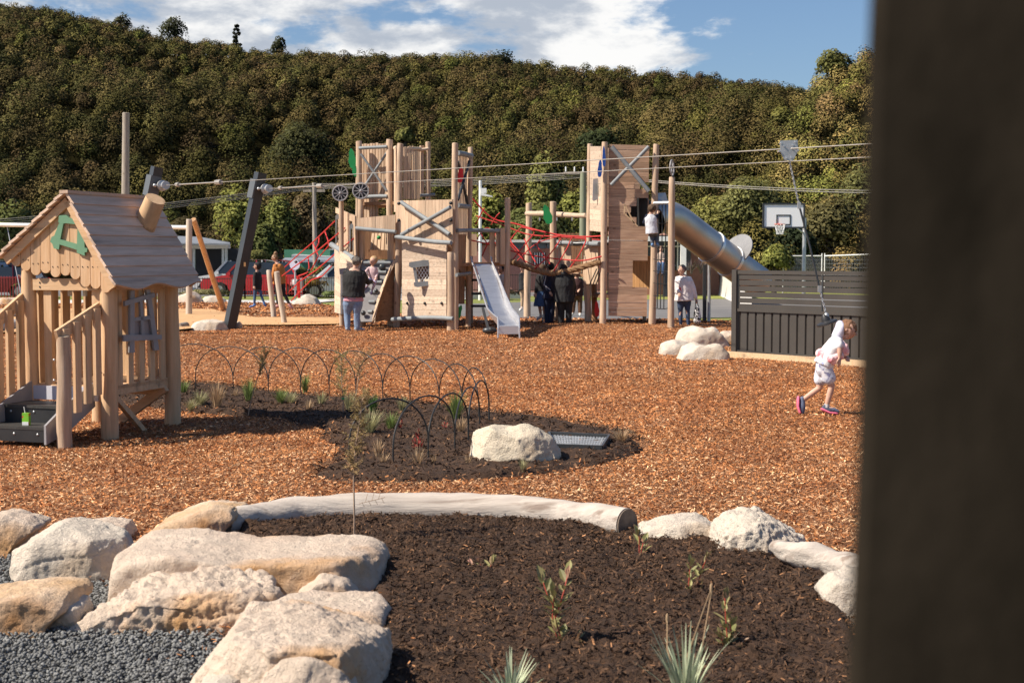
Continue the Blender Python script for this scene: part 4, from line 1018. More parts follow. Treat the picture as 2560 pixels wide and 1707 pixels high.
for u, f, r in ((.12, .75, .085), (.28, .7, .08), (.5, .86, .05), (.86, .4, .06), (.4, .3, .05)):
    xl, xr, y, Zq = cw(u); mb = MB(); mb.ball(W(lerp(xl, xr, f), y, Zq-.12), (r, .05, r)); mb.build('climbing_grip', MT['charc'], fort)
ed = [cw(i/NP) for i in range(NP+1)]
mb = MB(); mb.slab([W(e[1], e[2], e[3]-.08) for e in ed]+[W(923, 822, 33.3), W(918, 822, 33.3)]+[W(e[1]+7, e[2]+2, e[3]-.08) for e in ed[::-1]], (0, .05, 0)); mb.build('side_panel', MT['brdV'], fort)
mb = MB(); mb.slab([W(e[1]+7, e[2]+2, e[3]) for e in ed]+[W(938, 805, 33.6), W(984, 797, 33.9), W(986, 660, 34)], (0, .04, 0)); mb.build('side_panel', wood('side_brown', (.34, .19, .10), (.26, .14, .07), 'x'), fort)
mb = MB(); mb.slab([W(e[0], e[2], e[3]-.08) for e in ed]+[W(896, 822, 33.3), W(884, 822, 33.3)]+[W(e[0]-6, e[2]+4, e[3]-.08) for e in ed[::-1]], (0, .05, 0)); mb.build('side_panel', MT['brdV'], fort)
# ---- hexagonal front room
panel(fort, [(1006, 790, 33.6), (1117, 790, 32.8), (1117, 596, 32.8), (1006, 592, 33.6)], 16, 'u', gap=.035, rnd=.35, holes=[(.33, .62, .44, .70)])
panel(fort, [(989, 592, 33.75), (1133, 606, 32.6), (1132, 499, 32.6), (991, 502, 33.75)], 17, 'v', gap=.03, material=MT['brdV'])
rail(fort, 1003, 506, 33.5, 1124, 586, 32.55, 5.4, name='brace', wob=.03); rail(fort, 1126, 518, 32.4, 1004, 587, 33.4, 5.2, name='brace', wob=.03)
rail(fort, 990, 592, 33.45, 1128, 607, 32.35, 5.8, bend=-.02, wob=.04); rail(fort, 981, 799, 33.3, 1133, 797, 32.2, 5.8, wob=.05, bend=.03)
# lattice window
def wq(x, y, Z=33.1): return W(x, y, Z)
mb = MB(); sl = (0, .06, 0)
mb.slab([wq(1023, 656), wq(1022, 666), wq(1030, 670), wq(1078, 664), wq(1084, 661), wq(1082, 650), wq(1060, 650)], sl)
mb.slab([wq(1034, 706), wq(1036, 716), wq(1044, 718), wq(1090, 711), wq(1091, 704), wq(1088, 701)], sl)
mb.slab([wq(1032, 668, 33.12), wq(1038, 706, 33.12), wq(1045, 705, 33.12), wq(1039, 667, 33.12)], sl); mb.slab([wq(1068, 664, 33.12), wq(1076, 702, 33.12), wq(1086, 702, 33.12), wq(1075, 664, 33.12)], sl)
wf = mb.build('window_frame', MT['grey'], fort)
mb = MB()
def ins(x, y): return 659 < y < 706 and 1040+(y-659)*.12 < x < 1068+(y-659)*.16
for c_ in range(960, 1150, 8):
    for k_ in (.62, -.62):
        run = [(c_+k_*(y-682), y) for y in range(655, 710) if ins(c_+k_*(y-682), y)]
        if len(run) > 3: mb.tube([wq(*run[0], 33.17), wq(*run[-1], 33.17)], .008, 4)
mb.build('lattice', MT['wpaint'], wf)
mb = MB()
for x in (1018, 1062, 1104): mb.ball(W(x, 758, lerp(33.6, 32.8, (x-1006)/111)-.04), (.035, .03, .035))
mb.build('bolt', MT['black'], fort)
mb = MB()
for x, y in ((997, 509), (997, 551), (1127, 508), (1127, 551)): mb.ball(W(x, y, 33.1 if x < 1100 else 32.55), .04)
mb.build('bolt', MT['black'], fort)
panel(fort, [(1010, 795, 35), (1130, 795, 35), (1130, 600, 35), (1010, 600, 35)], 6, 'v', gap=.03, material=MT['brdD'])
# ---- slide bay
panel(fort, [(1143, 668, 33.0), (1163, 700, 33.4), (1163, 586, 33.4), (1143, 586, 33.0)], 2, 'v', gap=.05, material=MT['brdD'])
panel(fort, [(1140, 760, 33.6), (1160, 760, 34.2), (1160, 690, 34.2), (1140, 690, 33.6)], 3, 'v', gap=.05, material=MT['brdD'])
rail(fort, 1143, 577, 32.8, 1264, 579, 33.9, 5, bend=.02, name='rail')
rail(fort, 1141, 688, 32.8, 1175, 683, 33.3, 4.5)
for x0, x1, yb, yt in ((1224, 1236, 657, 573), (1240, 1250, 655, 570), (1251, 1262, 661, 570)): panel(fort, [(x0, yb, 33.7), (x1, yb, 33.8), (x1, yt, 33.8), (x0, yt, 33.7)], 1, 'v', name='picket')
panel(fort, [(1178, 640, 34.6), (1192, 640, 34.6), (1192, 585, 34.6), (1178, 585, 34.6)], 1, 'v', name='picket', gap=.0)
post(fort, 1266, 806, 1269, 496, 7.3, 33.9); post(fort, 1177, 800, 1177, 600, 5, 36)
mb = MB()
for y in (700, 734, 765): mb.tube([W(1172, y, 34.6), W(1230, y, 34.8)], .03, 8)
mb.build('step_rail', MT['charc'], fort)
# ---- slide: stainless trough
sl_pts = [(1176, 642, 33.0, 1227, 642), (1180, 655, 32.8, 1230, 655), (1192, 690, 32.0, 1247, 693), (1209, 743, 30.9, 1265, 738), (1219, 772, 30.3, 1281, 772), (1233, 786, 29.95, 1291, 783), (1245, 795, 29.55, 1298, 793), (1245.5, 822, 29.2, 1298.5, 820)]
bed = []; Lr, Rr = [], []
bedy = [(1187, 660, 1230), (1189, 664, 1231), (1201, 700, 1243), (1219, 760, 1262), (1228, 790, 1276), (1238, 800, 1286), (1247, 812, 1296), (1247, 815, 1297)]
mbb = MB(); vs = []
Zs = [32.9, 32.75, 32.0, 30.9, 30.3, 30.0, 29.6, 29.25]
for (xa, y, xb), Zq in zip(bedy, Zs): vs += [W(xa, y, Zq), W(xb, y, Zq)]
n = len(bedy); vs += [W(1247, 835, 29.25), W(1297, 835, 29.25)]
mbb.add(vs, [(2*i, 2*i+1, 2*i+3, 2*i+2) for i in range(n)]); slide = mbb.build('slide', MT['steel'], fort)
for k_, (ia, ib) in enumerate(((0, 0), (3, 2))):
    mb = MB(); rim_, low_ = [], []
    for i in range(8):
        p = sl_pts[i]; rim_.append(W(p[0] if k_ == 0 else p[3], p[1] if k_ == 0 else p[4], p[2])); b_ = vs[2*i+k_]; low_.append(Vector(b_)+Vector((0, 0, -.03)))
    vv = rim_+low_; mb.add(vv+[v+Vector((.012*(1 if k_ else -1), 0, 0)) for v in vv], [(i, i+1, 8+i+1, 8+i) for i in range(7)]+[(16+i, 24+i, 24+i+1, 16+i+1) for i in range(7)])
    mb.tube(rim_+[W(1245 if k_ == 0 else 1299, 847, 29.2)], .018, 8)
    mb.build('side_wall', MT['steel'], slide)
mb = MB(); a_ = W(1224, 826, 30.4); mb.beam(W(1207, 770, 31.2), W(1222, 828, 30.4), .05, .05); mb.ball(a_, (.16, .1, .08)); mb.build('slide_foot', MT['charc'], slide)

# ------------------------------------------------------------------ red climbing net beside the fort (left)
net = thing('climbing_net', 'red rope climbing net sloping down from the left side of the fort', 'climbing net', tuple(G(740, 790)))
def rope(root, pts, r=.014, material=None, name='rope', sag=0):
    P = [W(*p) for p in pts]
    mb = MB(); mb.tube(P, r, 6); return mb.build(name, material or MT['red'], root)
Zn = 36.5
for seg in ([(838, 552, 35.6), (782, 606, 38), (742, 640, 40), (712, 668, 41)], [(862, 570, 34.6), (800, 622, 36.5), (740, 664, 39), (705, 690, 40)], [(884, 596, 34), (832, 640, 35.3), (790, 676, 37), (748, 704, 38), (722, 730, 39)],
            [(832, 662, 35.5), (806, 690, 36.5), (778, 700, 37), (756, 722, 37.5), (728, 752, 38)], [(790, 622, 37), (797, 608, 37), (798, 590, 37.5)], [(746, 690, 38.5), (747, 725, 38.6), (748, 738, 38.8)], [(716, 690, 39), (716, 735, 39.5)],
            [(770, 640, 38), (773, 668, 37.8), (768, 682, 37.6), (746, 690, 38.5)], [(812, 578, 37.4), (820, 600, 36.6), (822, 614, 36.3), (800, 640, 36.8)], [(782, 606, 38), (796, 640, 37), (778, 676, 37.4)]):
    rope(net, seg, .017)
for x, y, Zq in ((832, 662, 35.4), (798, 695, 36.8), (766, 725, 37.6), (746, 702, 38.5), (740, 655, 39), (772, 676, 37.5), (797, 652, 36.7)): mb = MB(); mb.ball(W(x, y, Zq), (.045, .045, .04)); mb.build('rope_joint', MT['black'], net)
mb = MB(); mb.beam(W(748, 745, 38.8), W(746, 690, 38.8), .07, .07, up=(0, 1, 0)); mb.build('net_post', MT['redleaf'], net)

# ------------------------------------------------------------------ rope bridge between fort and tower
br = thing('rope_bridge', 'red rope net bridge with thick twisted walking rope between the two towers', 'rope bridge', tuple(G(1380, 805)))
def cat(pts, n=8):
    P = [W(*p) for p in pts]; out_ = []
    for i in range(len(P)-1):
        p0, p1, p2, p3 = P[max(i-1, 0)], P[i], P[i+1], P[min(i+2, len(P)-1)]
        for k_ in range(n):
            t_ = k_/n; out_.append(.5*((2*p1)+(p2-p0)*t_+(2*p0-5*p1+4*p2-p3)*t_**2+(-p0+3*p1-3*p2+p3)*t_**3))
    return out_+[P[-1]]
def crope(pts, r=.018, root=None, material=None, name='rope'):
    mb = MB(); mb.tube(cat(pts), r, 6); mb.build(name, material or MT['red'], root or br)
crope([(1180, 495, 35.5), (1230, 545, 35.5), (1290, 560, 35.3), (1340, 575, 35), (1400, 588, 34.6), (1460, 592, 34.2), (1506, 590, 33.8)], .02)
crope([(1175, 600, 34.5), (1240, 615, 34.6), (1290, 630, 34.5), (1350, 642, 34.4), (1420, 650, 34), (1460, 651, 33.8), (1504, 641, 33.6)], .018)
crope([(1190, 540, 37), (1250, 560, 36.8), (1320, 586, 36.5), (1400, 592, 36), (1500, 600, 35.5)], .018)
for seg in ([(1189, 562, 35.5), (1206, 528, 35.3), (1212, 520, 35.3)], [(1228, 562, 35.4), (1242, 540, 35.3), (1250, 532, 35.3)], [(1303, 568, 35.2), (1283, 590, 35), (1278, 605, 34.9), (1300, 632, 34.7), (1315, 660, 34.5)],
            [(1303, 568, 35.2), (1330, 575, 35), (1335, 583, 35), (1320, 602, 34.8), (1283, 648, 34.5)], [(1366, 580, 34.8), (1350, 600, 34.6), (1343, 615, 34.5), (1362, 640, 34.3), (1375, 660, 34.1)],
            [(1366, 580, 34.8), (1398, 590, 34.6), (1400, 600, 34.6), (1371, 640, 34.3), (1336, 672, 34.2)], [(1462, 592, 34.2), (1432, 594, 34.4), (1418, 620, 34.2), (1398, 655, 34), (1384, 678, 34)],
            [(1462, 592, 34.2), (1464, 604, 34.1), (1446, 640, 33.9), (1420, 676, 34)], [(1310, 595, 35.5), (1330, 640, 35), (1350, 672, 34.6)], [(1400, 590, 35), (1340, 610, 35.3), (1285, 660, 35.2)],
            [(1190, 600, 35), (1220, 570, 35.4), (1260, 620, 35)], [(1195, 570, 35.2), (1222, 610, 35), (1244, 575, 35.2)], [(1205, 640, 35.2), (1230, 600, 35), (1262, 650, 34.9)], [(1275, 610, 35), (1310, 650, 34.8), (1340, 665, 34.6)]): crope(seg, .015)
# the thick laid rope: three strands twisted
main = cat([(1228, 640, 34.7), (1262, 652, 34.6), (1290, 658, 34.4), (1330, 672, 34.3), (1370, 682, 34.2), (1400, 682, 34.1), (1440, 672, 33.9), (1500, 655, 33.7)], 14)
tw = MB()
for s in range(3):
    pts = []
    for i, p in enumerate(main):
        a = i*.55+s*2.094; pts.append(p+Vector((0, math.cos(a)*.035, math.sin(a)*.035)))
    tw.tube(pts, .045, 7)
tw.build('walking_rope', MT['hemp'], br)
b2 = thing('bridge_posts', 'pair of upright round posts joined by a lying log and green leaf beside the bridge', 'post frame', tuple(G(1350, 790)))
post(b2, 1318, 785, 1322, 508, 7.8); post(b2, 1382, 803, 1383, 505, 8)
rail(b2, 1318, 534, 41.4, 1466, 539, 35.2, 6.5, MT['postH'], name='log', wob=.08)
mb = MB()
for x in (1349, 1392, 1430): mb.beam(W(x, 544, 35), W(x, 552, 35), .03, .03)
mb.build('hook', MT['galv'], b2); leafshape(b2, 1368, 536, 36.6, 23, 50, .25, MT['greenleaf'])

# ------------------------------------------------------------------ lookout tower with tube
tow = thing('lookout_tower', 'tall wooden lookout tower with crossed grey beams and steel tube slide', 'playground tower', tuple(G(1570, 808)))
post(tow, 1469, 797, 1475, 361, 6.6, 34.9); post(tow, 1507, 806, 1512, 356, 7.6, 33.75); post(tow, 1630, 808, 1641, 362, 7.9, 33.7)
tp = wood('tower_post_pale', (.56, .42, .30), (.46, .32, .22), 'z')
panel(tow, [(1476, 577, 34.8), (1504, 580, 33.85), (1505, 366, 33.85), (1477, 366, 34.8)], 17, 'u', gap=.03, rnd=.3)
panel(tow, [(1521, 790, 33.8), (1617, 791, 33.8), (1623, 364, 33.8), (1522, 361, 33.8)], 26, 'u', gap=.03, rnd=.4, material=MT['tower'], holes=[(.66, 1, .745, .79), (.62, 1, .19, .31), (.38, .72, .53, .55), (.46, .72, .555, .60), (.56, .72, .605, .66), (.70, .99, .53, .672), (.68, 1, .18, .33)])
post(tow, 1612, 0, 1612, 470, 4.5, 35.2, name='inner_post')
# frames round the rope hole
mb = MB(); mb.beam(W(1562, 512, 33.5), W(1586, 560, 33.5), .03, .03); mb.beam(W(1561, 534, 33.5), W(1594, 566, 33.5), .03, .03); mb.beam(W(1562, 512, 33.5), W(1561, 534, 33.5), .03, .03); mb.build('hole_trim', MT['sleeper'], tow)
rail(tow, 1529, 367, 33.62, 1622, 478, 33.55, 5.6, name='brace', wob=.03); rail(tow, 1622, 367, 33.58, 1528, 463, 33.6, 4.6, name='brace', wob=.04)
# inner walls
panel(tow, [(1480, 575, 36.3), (1600, 575, 36.3), (1600, 370, 36.3), (1480, 370, 36.3)], 20, 'u', gap=.03, material=MT['tower'])
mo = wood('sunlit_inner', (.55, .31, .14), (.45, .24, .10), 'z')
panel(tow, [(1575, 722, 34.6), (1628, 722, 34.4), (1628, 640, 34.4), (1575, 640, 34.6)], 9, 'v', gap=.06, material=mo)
deck(tow, [xy(1482, 34.9), xy(1514, 33.95), xy(1618, 33.95), xy(1605, 36.0), xy(1487, 36.0)], W(1560, 567, 34).z)
deck(tow, [xy(1482, 34.9), xy(1514, 33.95), xy(1618, 33.95), xy(1605, 36.0), xy(1487, 36.0)], W(1560, 737, 34).z)
mb = MB(); P = [W(x, y, 34.1) for x, y in ((1483, 448), (1502, 445), (1503, 500), (1496, 498), (1485, 503), (1481, 500))]; mb.slab(P, (0, .04, 0)); wf = mb.build('window_frame', MT['greyL'], tow)
mb = MB()
for i in range(5): mb.beam(W(1488+i*2.9, 458, 34.05), W(1488+i*2.9, 486, 34.05), .016, .02, up=(0, 1, 0))
mb.build('window_bars', MT['grey'], wf)
leafshape(tow, 1510, 391, 33.5, 9, 52, .02, MT['blue']); leafshape(tow, 1500, 421, 33.6, 12, 44, -.05, MT['blue'])
leafshape(tow, 1492, 772, 34.4, 13, 40, .05, MT['redleaf'])
# low picket bay left of the tower
panel(tow, [(1395, 668, 34.9), (1429, 668, 34.7), (1429, 616, 34.7), (1395, 616, 34.9)], 2, 'v', gap=.06, material=MT['brdV'], name='picket', topj=.01)
panel(tow, [(1462, 710, 34.5), (1497, 710, 34.1), (1497, 614, 34.1), (1462, 614, 34.5)], 2, 'v', gap=.08, name='picket')
rail(tow, 1395, 608, 34.7, 1430, 609, 34.5, 6); rail(tow, 1430, 609, 36.2, 1462, 609, 36, 6, MT['charc']); rail(tow, 1462, 609, 34.3, 1498, 610, 33.9, 6)
for i in range(5):
    x0 = 1396+i*10.5; panel(tow, [(x0, 622, 36.6), (x0+9.5, 622, 36.6), (x0+9.5, 583, 36.6), (x0, 583, 36.6)], 1, 'v', material=MT['brdD'], name='picket')
for i in range(6):
    x0 = 1430+i*6; panel(tow, [(x0, 682, 36.4), (x0+5, 682, 36.4), (x0+5, 590, 36.4), (x0, 590, 36.4)], 1, 'v', material=MT['brdD'], name='picket')
mb = MB(); mb.beam(W(1440, 687, 35.2), W(1466, 687, 35), .1, .1); mb.build('deck_beam', MT['brdV'], tow)
deck(tow, [xy(1392, 35.1), xy(1480, 34.4), xy(1500, 36.5), xy(1395, 36.8)], W(1440, 684, 35).z)
post(tow, 1470, 797, 1466, 640, 8, 34.6); post(tow, 1393, 0, 1393, 690, 5, 36); post(tow, 1486, 0, 1486, 640, 7, 35.8, MT['brdD'])
mb = MB()
for i in range(3): mb.beam(W(1474+i*8, 712, 34.05), W(1492+i*6, 672, 33.95), .02, .02)
mb.build('hand_grip', MT['charc'], tow)
# tube
ax = [(1632, 548, 34.3), (1655, 541, 34.5), (1688, 551, 34.9), (1740, 589, 35.3), (1790, 627, 35.7), (1850, 672, 36.2), (1900, 708, 36.6)]
TP = cat(ax, 5); rt = .40
mb = MB(); mb.tube(TP, rt, 32, cap=False); tube = mb.build('tube_slide', MT['tube'], tow, sharp=60)
def flange(i, r, th=.04, name='flange'):
    t_ = (TP[i+1]-TP[i-1]).normalized(); mb = MB(); mb.tube([TP[i]-t_*th, TP[i]+t_*th], r, 32); return mb.build(name, MT['steel'], tube)
# joints sit at picture x ~1774 and ~1822
def near_i(x): 
    def pxx(p): return CX+p.x/p.y*F
    return min(range(1, len(TP)-1), key=lambda i: abs(pxx(TP[i])-x))
i1 = near_i(1776); flange(i1, rt+.025); i2 = near_i(1822); flange(i2, rt+.02)
t_ = (TP[i2+1]-TP[i2-1]).normalized(); upv = Vector((0, 0, 1)); upv = (upv-t_*upv.dot(t_)).normalized(); sdv = t_.cross(upv)
cpt = TP[i2]+upv*.36+t_*.05; mb = MB(); R_ = []
for i in range(36):
    a = i/36*2*math.pi; R_.append(cpt+upv*(.46*math.cos(a))+sdv*(.50*math.sin(a)))
mb.slab(R_, t_*.025); mb.build('anti_climb_disc', M('dull_steel', (.22, .22, .225), (.17, .17, .175), 2, rough=.5, metal=.9, bump=.1), tube)
mb = MB(); c0 = W(1636, 548, 34.3)
q = [W(1640, 505, 34.0), W(1670, 505, 34.3), W(1664, 482, 34.5), W(1641, 483, 34.2)]; mb.slab(q, (0, .9, 0)); mb.build('tube_hood', MT['tube'], tube)
mb = MB(); mb.tube([W(1596, 531, 34.1), W(1600, 531, 34.15)], .40, 28); mb.build('tube_mouth', MT['black'], tube)
post(tow, 1773, 0, 1773, 655, 4, 36.2, MT['galv'], 'tube_leg')
t_post = thing('black_post', 'square charcoal steel post standing right of the woman in the white jacket', 'post', tuple(G(1761, 806)))
mb = MB(); q = G(1761, 806); mb.box((q.x, q.y, (W(1761, 662, q.y).z-.1)/2), (.09, .09, W(1761, 662, q.y).z+.1)); mb.build('post', MT['charc'], t_post)

# ------------------------------------------------------------------ cargo net frame
cn = thing('cargo_net', 'black cargo net strung between two round posts beside the tower', 'climbing net', tuple(G(1680, 824)))
g = G(1678, 824); ZP = 32.9
post(cn, 1678, 824, 1680, 444, 8, ZP)
c = W(1680, 420, ZP); mb = MB(); Rz, Rx = 19.5/F*ZP, .075
sq = Vector((.35, .94, 0)).normalized()
mb.tube([c+sq*(Rz*math.cos(a))+Vector((0, 0, Rz*math.sin(a))) for a in np.linspace(0, 2*math.pi, 25)], .017, 6, cap=False)
for i in range(8): a = i*math.pi/4; mb.beam(c, c+sq*(Rz*math.cos(a))+Vector((0, 0, Rz*math.sin(a))), .015, .015)
mb.build('wheel_ornament', MT['greyL'], cn)
mb = MB(); mb.tube([W(1636, 508, 33.3), W(1673, 507, 33.0)], .04, 8); mb.build('top_bar', MT['galv'], cn)
mb = MB()
for i, x in enumerate((1647, 1655.5, 1664.5)):
    mb.tube([W(x, 510, 33.2), W(x-.5, 600, 33.2), W(x-3-i*.5, 700, 33.2), W(x-4-i*.6, 772, 33.15)], .013, 5)
for y in (557, 588, 617, 648, 677, 708, 739, 770): mb.tube([W(1634, y, 33.4), W(1647-2, y+1.5, 33.2), W(1662, y+2, 33.15), W(1673, y, 33.0)], .011, 5)
mb.build('rope_net', MT['black'], cn)
# ------------------------------------------------------------------ toddlers' cubby house (left foreground)
FR = G(276, 1096); ang = math.atan2(-.318, .948)
cub = thing('cubby_house', 'small wooden cubby house with crooked gable roof, green frame and black steps', 'playhouse', (FR.x, FR.y, 0), ang)
def cb(mb, name, material, parent=cub): return mb.build(name, material, parent, local=True)
def cpost(x, y, top, r=.075, r2=None, material=None, name='post'):
    _ps[0] += 1; return cb(log_mb((x, y, -.1), (x, y, top), r, r2 or r*.93, wob=.05, k=9, seed=_ps[0], n=18), name, material or MT['cot'])
def zr(x, y):  # roof underside height over local x (0 at right post, -x to the left), apex x=-.342
    return lerp(2.245, 1.41, (x+.342)/.482) if x > -.342 else lerp(2.245, 1.67, (-.342-x)/.738)
cpost(0, 0, 1.50, .078); cpost(-.87, 0, 1.74, .070); cpost(0, 1.07, 1.50, .080); cpost(-.87, 1.07, 1.74, .07)
# roof boards: right slope and left slope, lapped
def slope(x0, z0, x1, z1, n, name, wavy=False):
    mb = MB(); d = Vector((x1-x0, 0, z1-z0)); L = d.length; d.normalize(); nrm = Vector((-d.z, 0, d.x)) if d.x > 0 else Vector((d.z, 0, -d.x))
    if nrm.z < 0: nrm = -nrm
    for i in range(n):
        a = L*i/n-.008; b = L*(i+1)/n+.01; o0 = .006; o1 = .020
        jy = random.uniform(-.012, .012)
        for ys in ((-.16+jy, 1.33+jy),):
            p = Vector((x0, 0, z0)); A = p+d*a+nrm*o0; B = p+d*b+nrm*o1
            if wavy and i == n-1:
                poly = [A+Vector((0, ys[0], 0))]; m = 24
                for k in range(m+1):
                    y = lerp(ys[0], ys[1], k/m); wv = .028*math.sin(k/m*math.pi*4-1.2)
                    poly.append(B+d*(wv)+Vector((0, y, 0)))
                poly.append(A+Vector((0, ys[1], 0)))
                mb.slab(poly, nrm*.024)
            else:
                mb.slab([A+Vector((0, ys[0], 0)), B+Vector((0, ys[0], 0)), B+Vector((0, ys[1], 0)), A+Vector((0, ys[1], 0))], nrm*.024)
    return cb(mb, name, MT['roof'])
slope(-.342, 2.265, .175, 1.405, 9, 'roof', True)
slope(-.342, 2.265, -1.10, 1.665, 9, 'roof')
mb = MB(); mb.beam((-.342, -.17, 2.29), (-.342, 1.34, 2.29), .09, .03); cb(mb, 'ridge_cap', wood('ridge_pale', (.55, .40, .30), (.46, .32, .24), 'y'))
for s in (-.10, 1.27):
    mb = MB(); mb.beam((-.342, s, 2.205), (.135, s, 1.41), .03, .08); mb.beam((-.342, s, 2.205), (-1.05, s, 1.655), .03, .08); cb(mb, 'barge_board', MT['cotx'])
# gable boards with rounded feet
xs = np.linspace(-1.0, .09, 11)
lowz = [1.60, 1.565, 1.53, 1.54, 1.50, 1.52, 1.49, 1.41, 1.39, 1.37]
gmb = MB()
for i in range(10):
    a, b = xs[i]+.003, xs[i+1]-.003; zl = lowz[i]+random.uniform(-.01, .01)
    xm = (a+b)/2; zta, ztb = zr(a, 0)-.03, zr(b, 0)-.03; apex = []
    if a < -.342 < b: apex = [(-.342, 2.215)]
    foot = []
    for k in range(9):
        u = k/8; foot.append((lerp(a, b, u), zl+.035*(abs(2*u-1)**2.5)))
    zmin = max(zl, 0)
    if min(zta, ztb) < zl+.02: zta = max(zta, zl+.04); ztb = max(ztb, zl+.04)
    poly = foot+[(b, ztb)]+apex[::-1]+[(a, zta)]
    gmb.slab([(p[0], -.085, p[1]) for p in poly], (0, .024, 0))
cb(gmb, 'gable', wood('gable_boards', (.62, .41, .25), (.54, .33, .18), 'z', island=.08))
gmb = MB(); gmb.slab([(-1.0, 1.16, 1.62), (.08, 1.16, 1.42), (-.342, 1.16, 2.25)], (0, .024, 0)); cb(gmb, 'gable', MT['cot'])
mb = MB(); mb.box((-.43, -.02, 1.435), (.74, .035, .11)); cb(mb, 'lintel', MT['cotx'])
mb = MB(); mb.box((-.43, 1.07, 1.38), (.8, .035, .10)); cb(mb, 'lintel', MT['cotx'])
# green crooked window frame on the gable (front face)
def fpt(x, y):  # picture pixel on the plane y_local=-.1 -> local coords
    r = ray(x, y); o = Vector((0, 0, HC)); Mi = _wm[cub].inverted(); o2 = Mi @ o; d2 = Mi.to_3x3() @ r; t_ = (-.112-o2.y)/d2.y; return o2+d2*t_
def spt(x, y, X=.02):
    r = ray(x, y); o = Vector((0, 0, HC)); Mi = _wm[cub].inverted(); o2 = Mi @ o; d2 = Mi.to_3x3() @ r; t_ = (X-o2.x)/d2.x; return o2+d2*t_
def strip(mb, pts, off): mb.slab(pts, off)
mb = MB(); k = .2296; Y0 = 440
def z1(a, b): return fpt(a*k, Y0+b*k)
for poly in ([(640, 430), (715, 425), (760, 460), (850, 470), (870, 455), (905, 470), (925, 540), (895, 545), (850, 530), (715, 515), (650, 520), (635, 500)],
             [(690, 515), (655, 690), (640, 800), (585, 790), (570, 740), (545, 715), (560, 665), (590, 650), (640, 520)],
             [(655, 690), (840, 745), (838, 805), (645, 745)], [(845, 530), (915, 545), (920, 780), (950, 790), (945, 830), (920, 830), (922, 870), (835, 835), (838, 700)]):
    mb.slab([z1(a, b) for a, b in poly], (0, .022, 0))
    _ = 0
cb(mb, 'window_frame', MT['sage'])
mb = MB()
for i in range(10):
    for dx in (-.028, .028): mb.ball(((xs[i]+xs[i+1])/2+dx, -.088, max(lowz[i]+.10, 1.60)), (.006, .004, .006), 6, 4)
for x_, y_, z_ in ((-.03, -.078, 1.2), (-.03, -.078, .62), (-.72, -.04, 1.45), (-.15, -.04, 1.45), (-.72, -.04, 1.41), (-.15, -.04, 1.41)): mb.ball((x_, y_, z_), (.009, .006, .009), 6, 4)
cb(mb, 'screws', MT['charc'])
# chimney: a slanted log sawn square, sticking out of the right slope
pr = lambda u, y: Vector((lerp(-.342, .175, u), y, lerp(2.265, 1.405, u)))
c0 = pr(.31, .90); c1 = c0+Vector((.17, -.06, .26))
mb = MB(); mb.tube([c0-Vector((.06, -.02, .1)), c0, c1], [.112, .110, .098], 28); cb(mb, 'chimney', wood('chimney_log', (.60, .40, .24), (.54, .35, .20), 'z'))
# floor, side walls
mb = MB(); mb.box((-.435, .53, .47), (.86, 1.1, .04)); cb(mb, 'floor', MT['cotx'])
mb = MB(); mb.beam((-.02, .05, .44), (-.02, 1.02, .44), .03, .09); mb.beam((-.85, .05, .44), (-.85, 1.02, .44), .03, .09); mb.beam((-.05, 1.0, .36), (-.8, 1.0, .36), .03, .09); cb(mb, 'bearer', MT['cotx'])
mb = MB(); mb.beam((-.03, .05, .44), (-.03, .62, -.02), .05, .05); mb.beam((-.6, 1.02, .02), (0, .95, .40), .05, .09); mb.beam((-.05, 1.0, .42), (-.05, .74, .44), .05, .05); cb(mb, 'strut', MT['cotx'])
mb = MB()
for i in range(5):
    y = .17+i*.185; top = 1.40; mb.box((-.01, y, .5+(top-.5)/2-.02), (.024, .095 if i not in (1, 2, 3) else .085, top-.5), Matrix.Rotation(.0, 3, 'X'))
cb(mb, 'side_slats', MT['cot'])
mb = MB()
for i in range(5): mb.box((-.86, .17+i*.185, .95), (.024, .12, .95))
cb(mb, 'side_slats', MT['cot'])
mb = MB()
for i in range(6): mb.box((-.80+i*.145, 1.07, .93), (.105, .024, .95))
cb(mb, 'back_slats', MT['cot'])
mb = MB()
for x, wd in ((-.66, .085), (-.12, .10)): mb.box((x, .015, .98), (wd, .05, 1.0))
cb(mb, 'door_jamb', MT['cot'])
for i in range(3): mb = MB(); mb.box((-.56+i*.17, .2, 1.37), (.03, .03, .10)); cb(mb, 'hanging_bar', MT['wpaint'])
# grey crooked window on the right side
mb = MB(); s_ = .2804; 
def zs(a, b, X=.03): return spt(250+a*s_, 660+b*s_, X)
off = (.022, 0, 0)
for poly in ([(205, 330), (470, 255), (475, 295), (205, 375)], [(195, 630), (535, 630), (535, 672), (195, 690)]): mb.slab([zs(*p, .045) for p in poly], off)
for poly in ([(255, 240), (292, 232), (292, 790), (250, 790)], [(395, 228), (430, 225), (512, 765), (470, 770)], [(340, 330), (362, 325), (385, 630), (355, 630)], [(290, 478), (435, 458), (437, 492), (290, 510)]): mb.slab([zs(*p, .03) for p in poly], off)
cb(mb, 'window_frame', MT['greyL'])
mb = MB(); mb.slab([zs(285, 510, .005), (zs(345, 505, .005)), zs(350, 630, .005), zs(285, 630, .005)], off); mb.slab([zs(375, 500, .005), zs(432, 495, .005), zs(450, 630, .005), zs(385, 630, .005)], off); cb(mb, 'window_panel', M('mirror_grey', (.25, .22, .22), rough=.4))
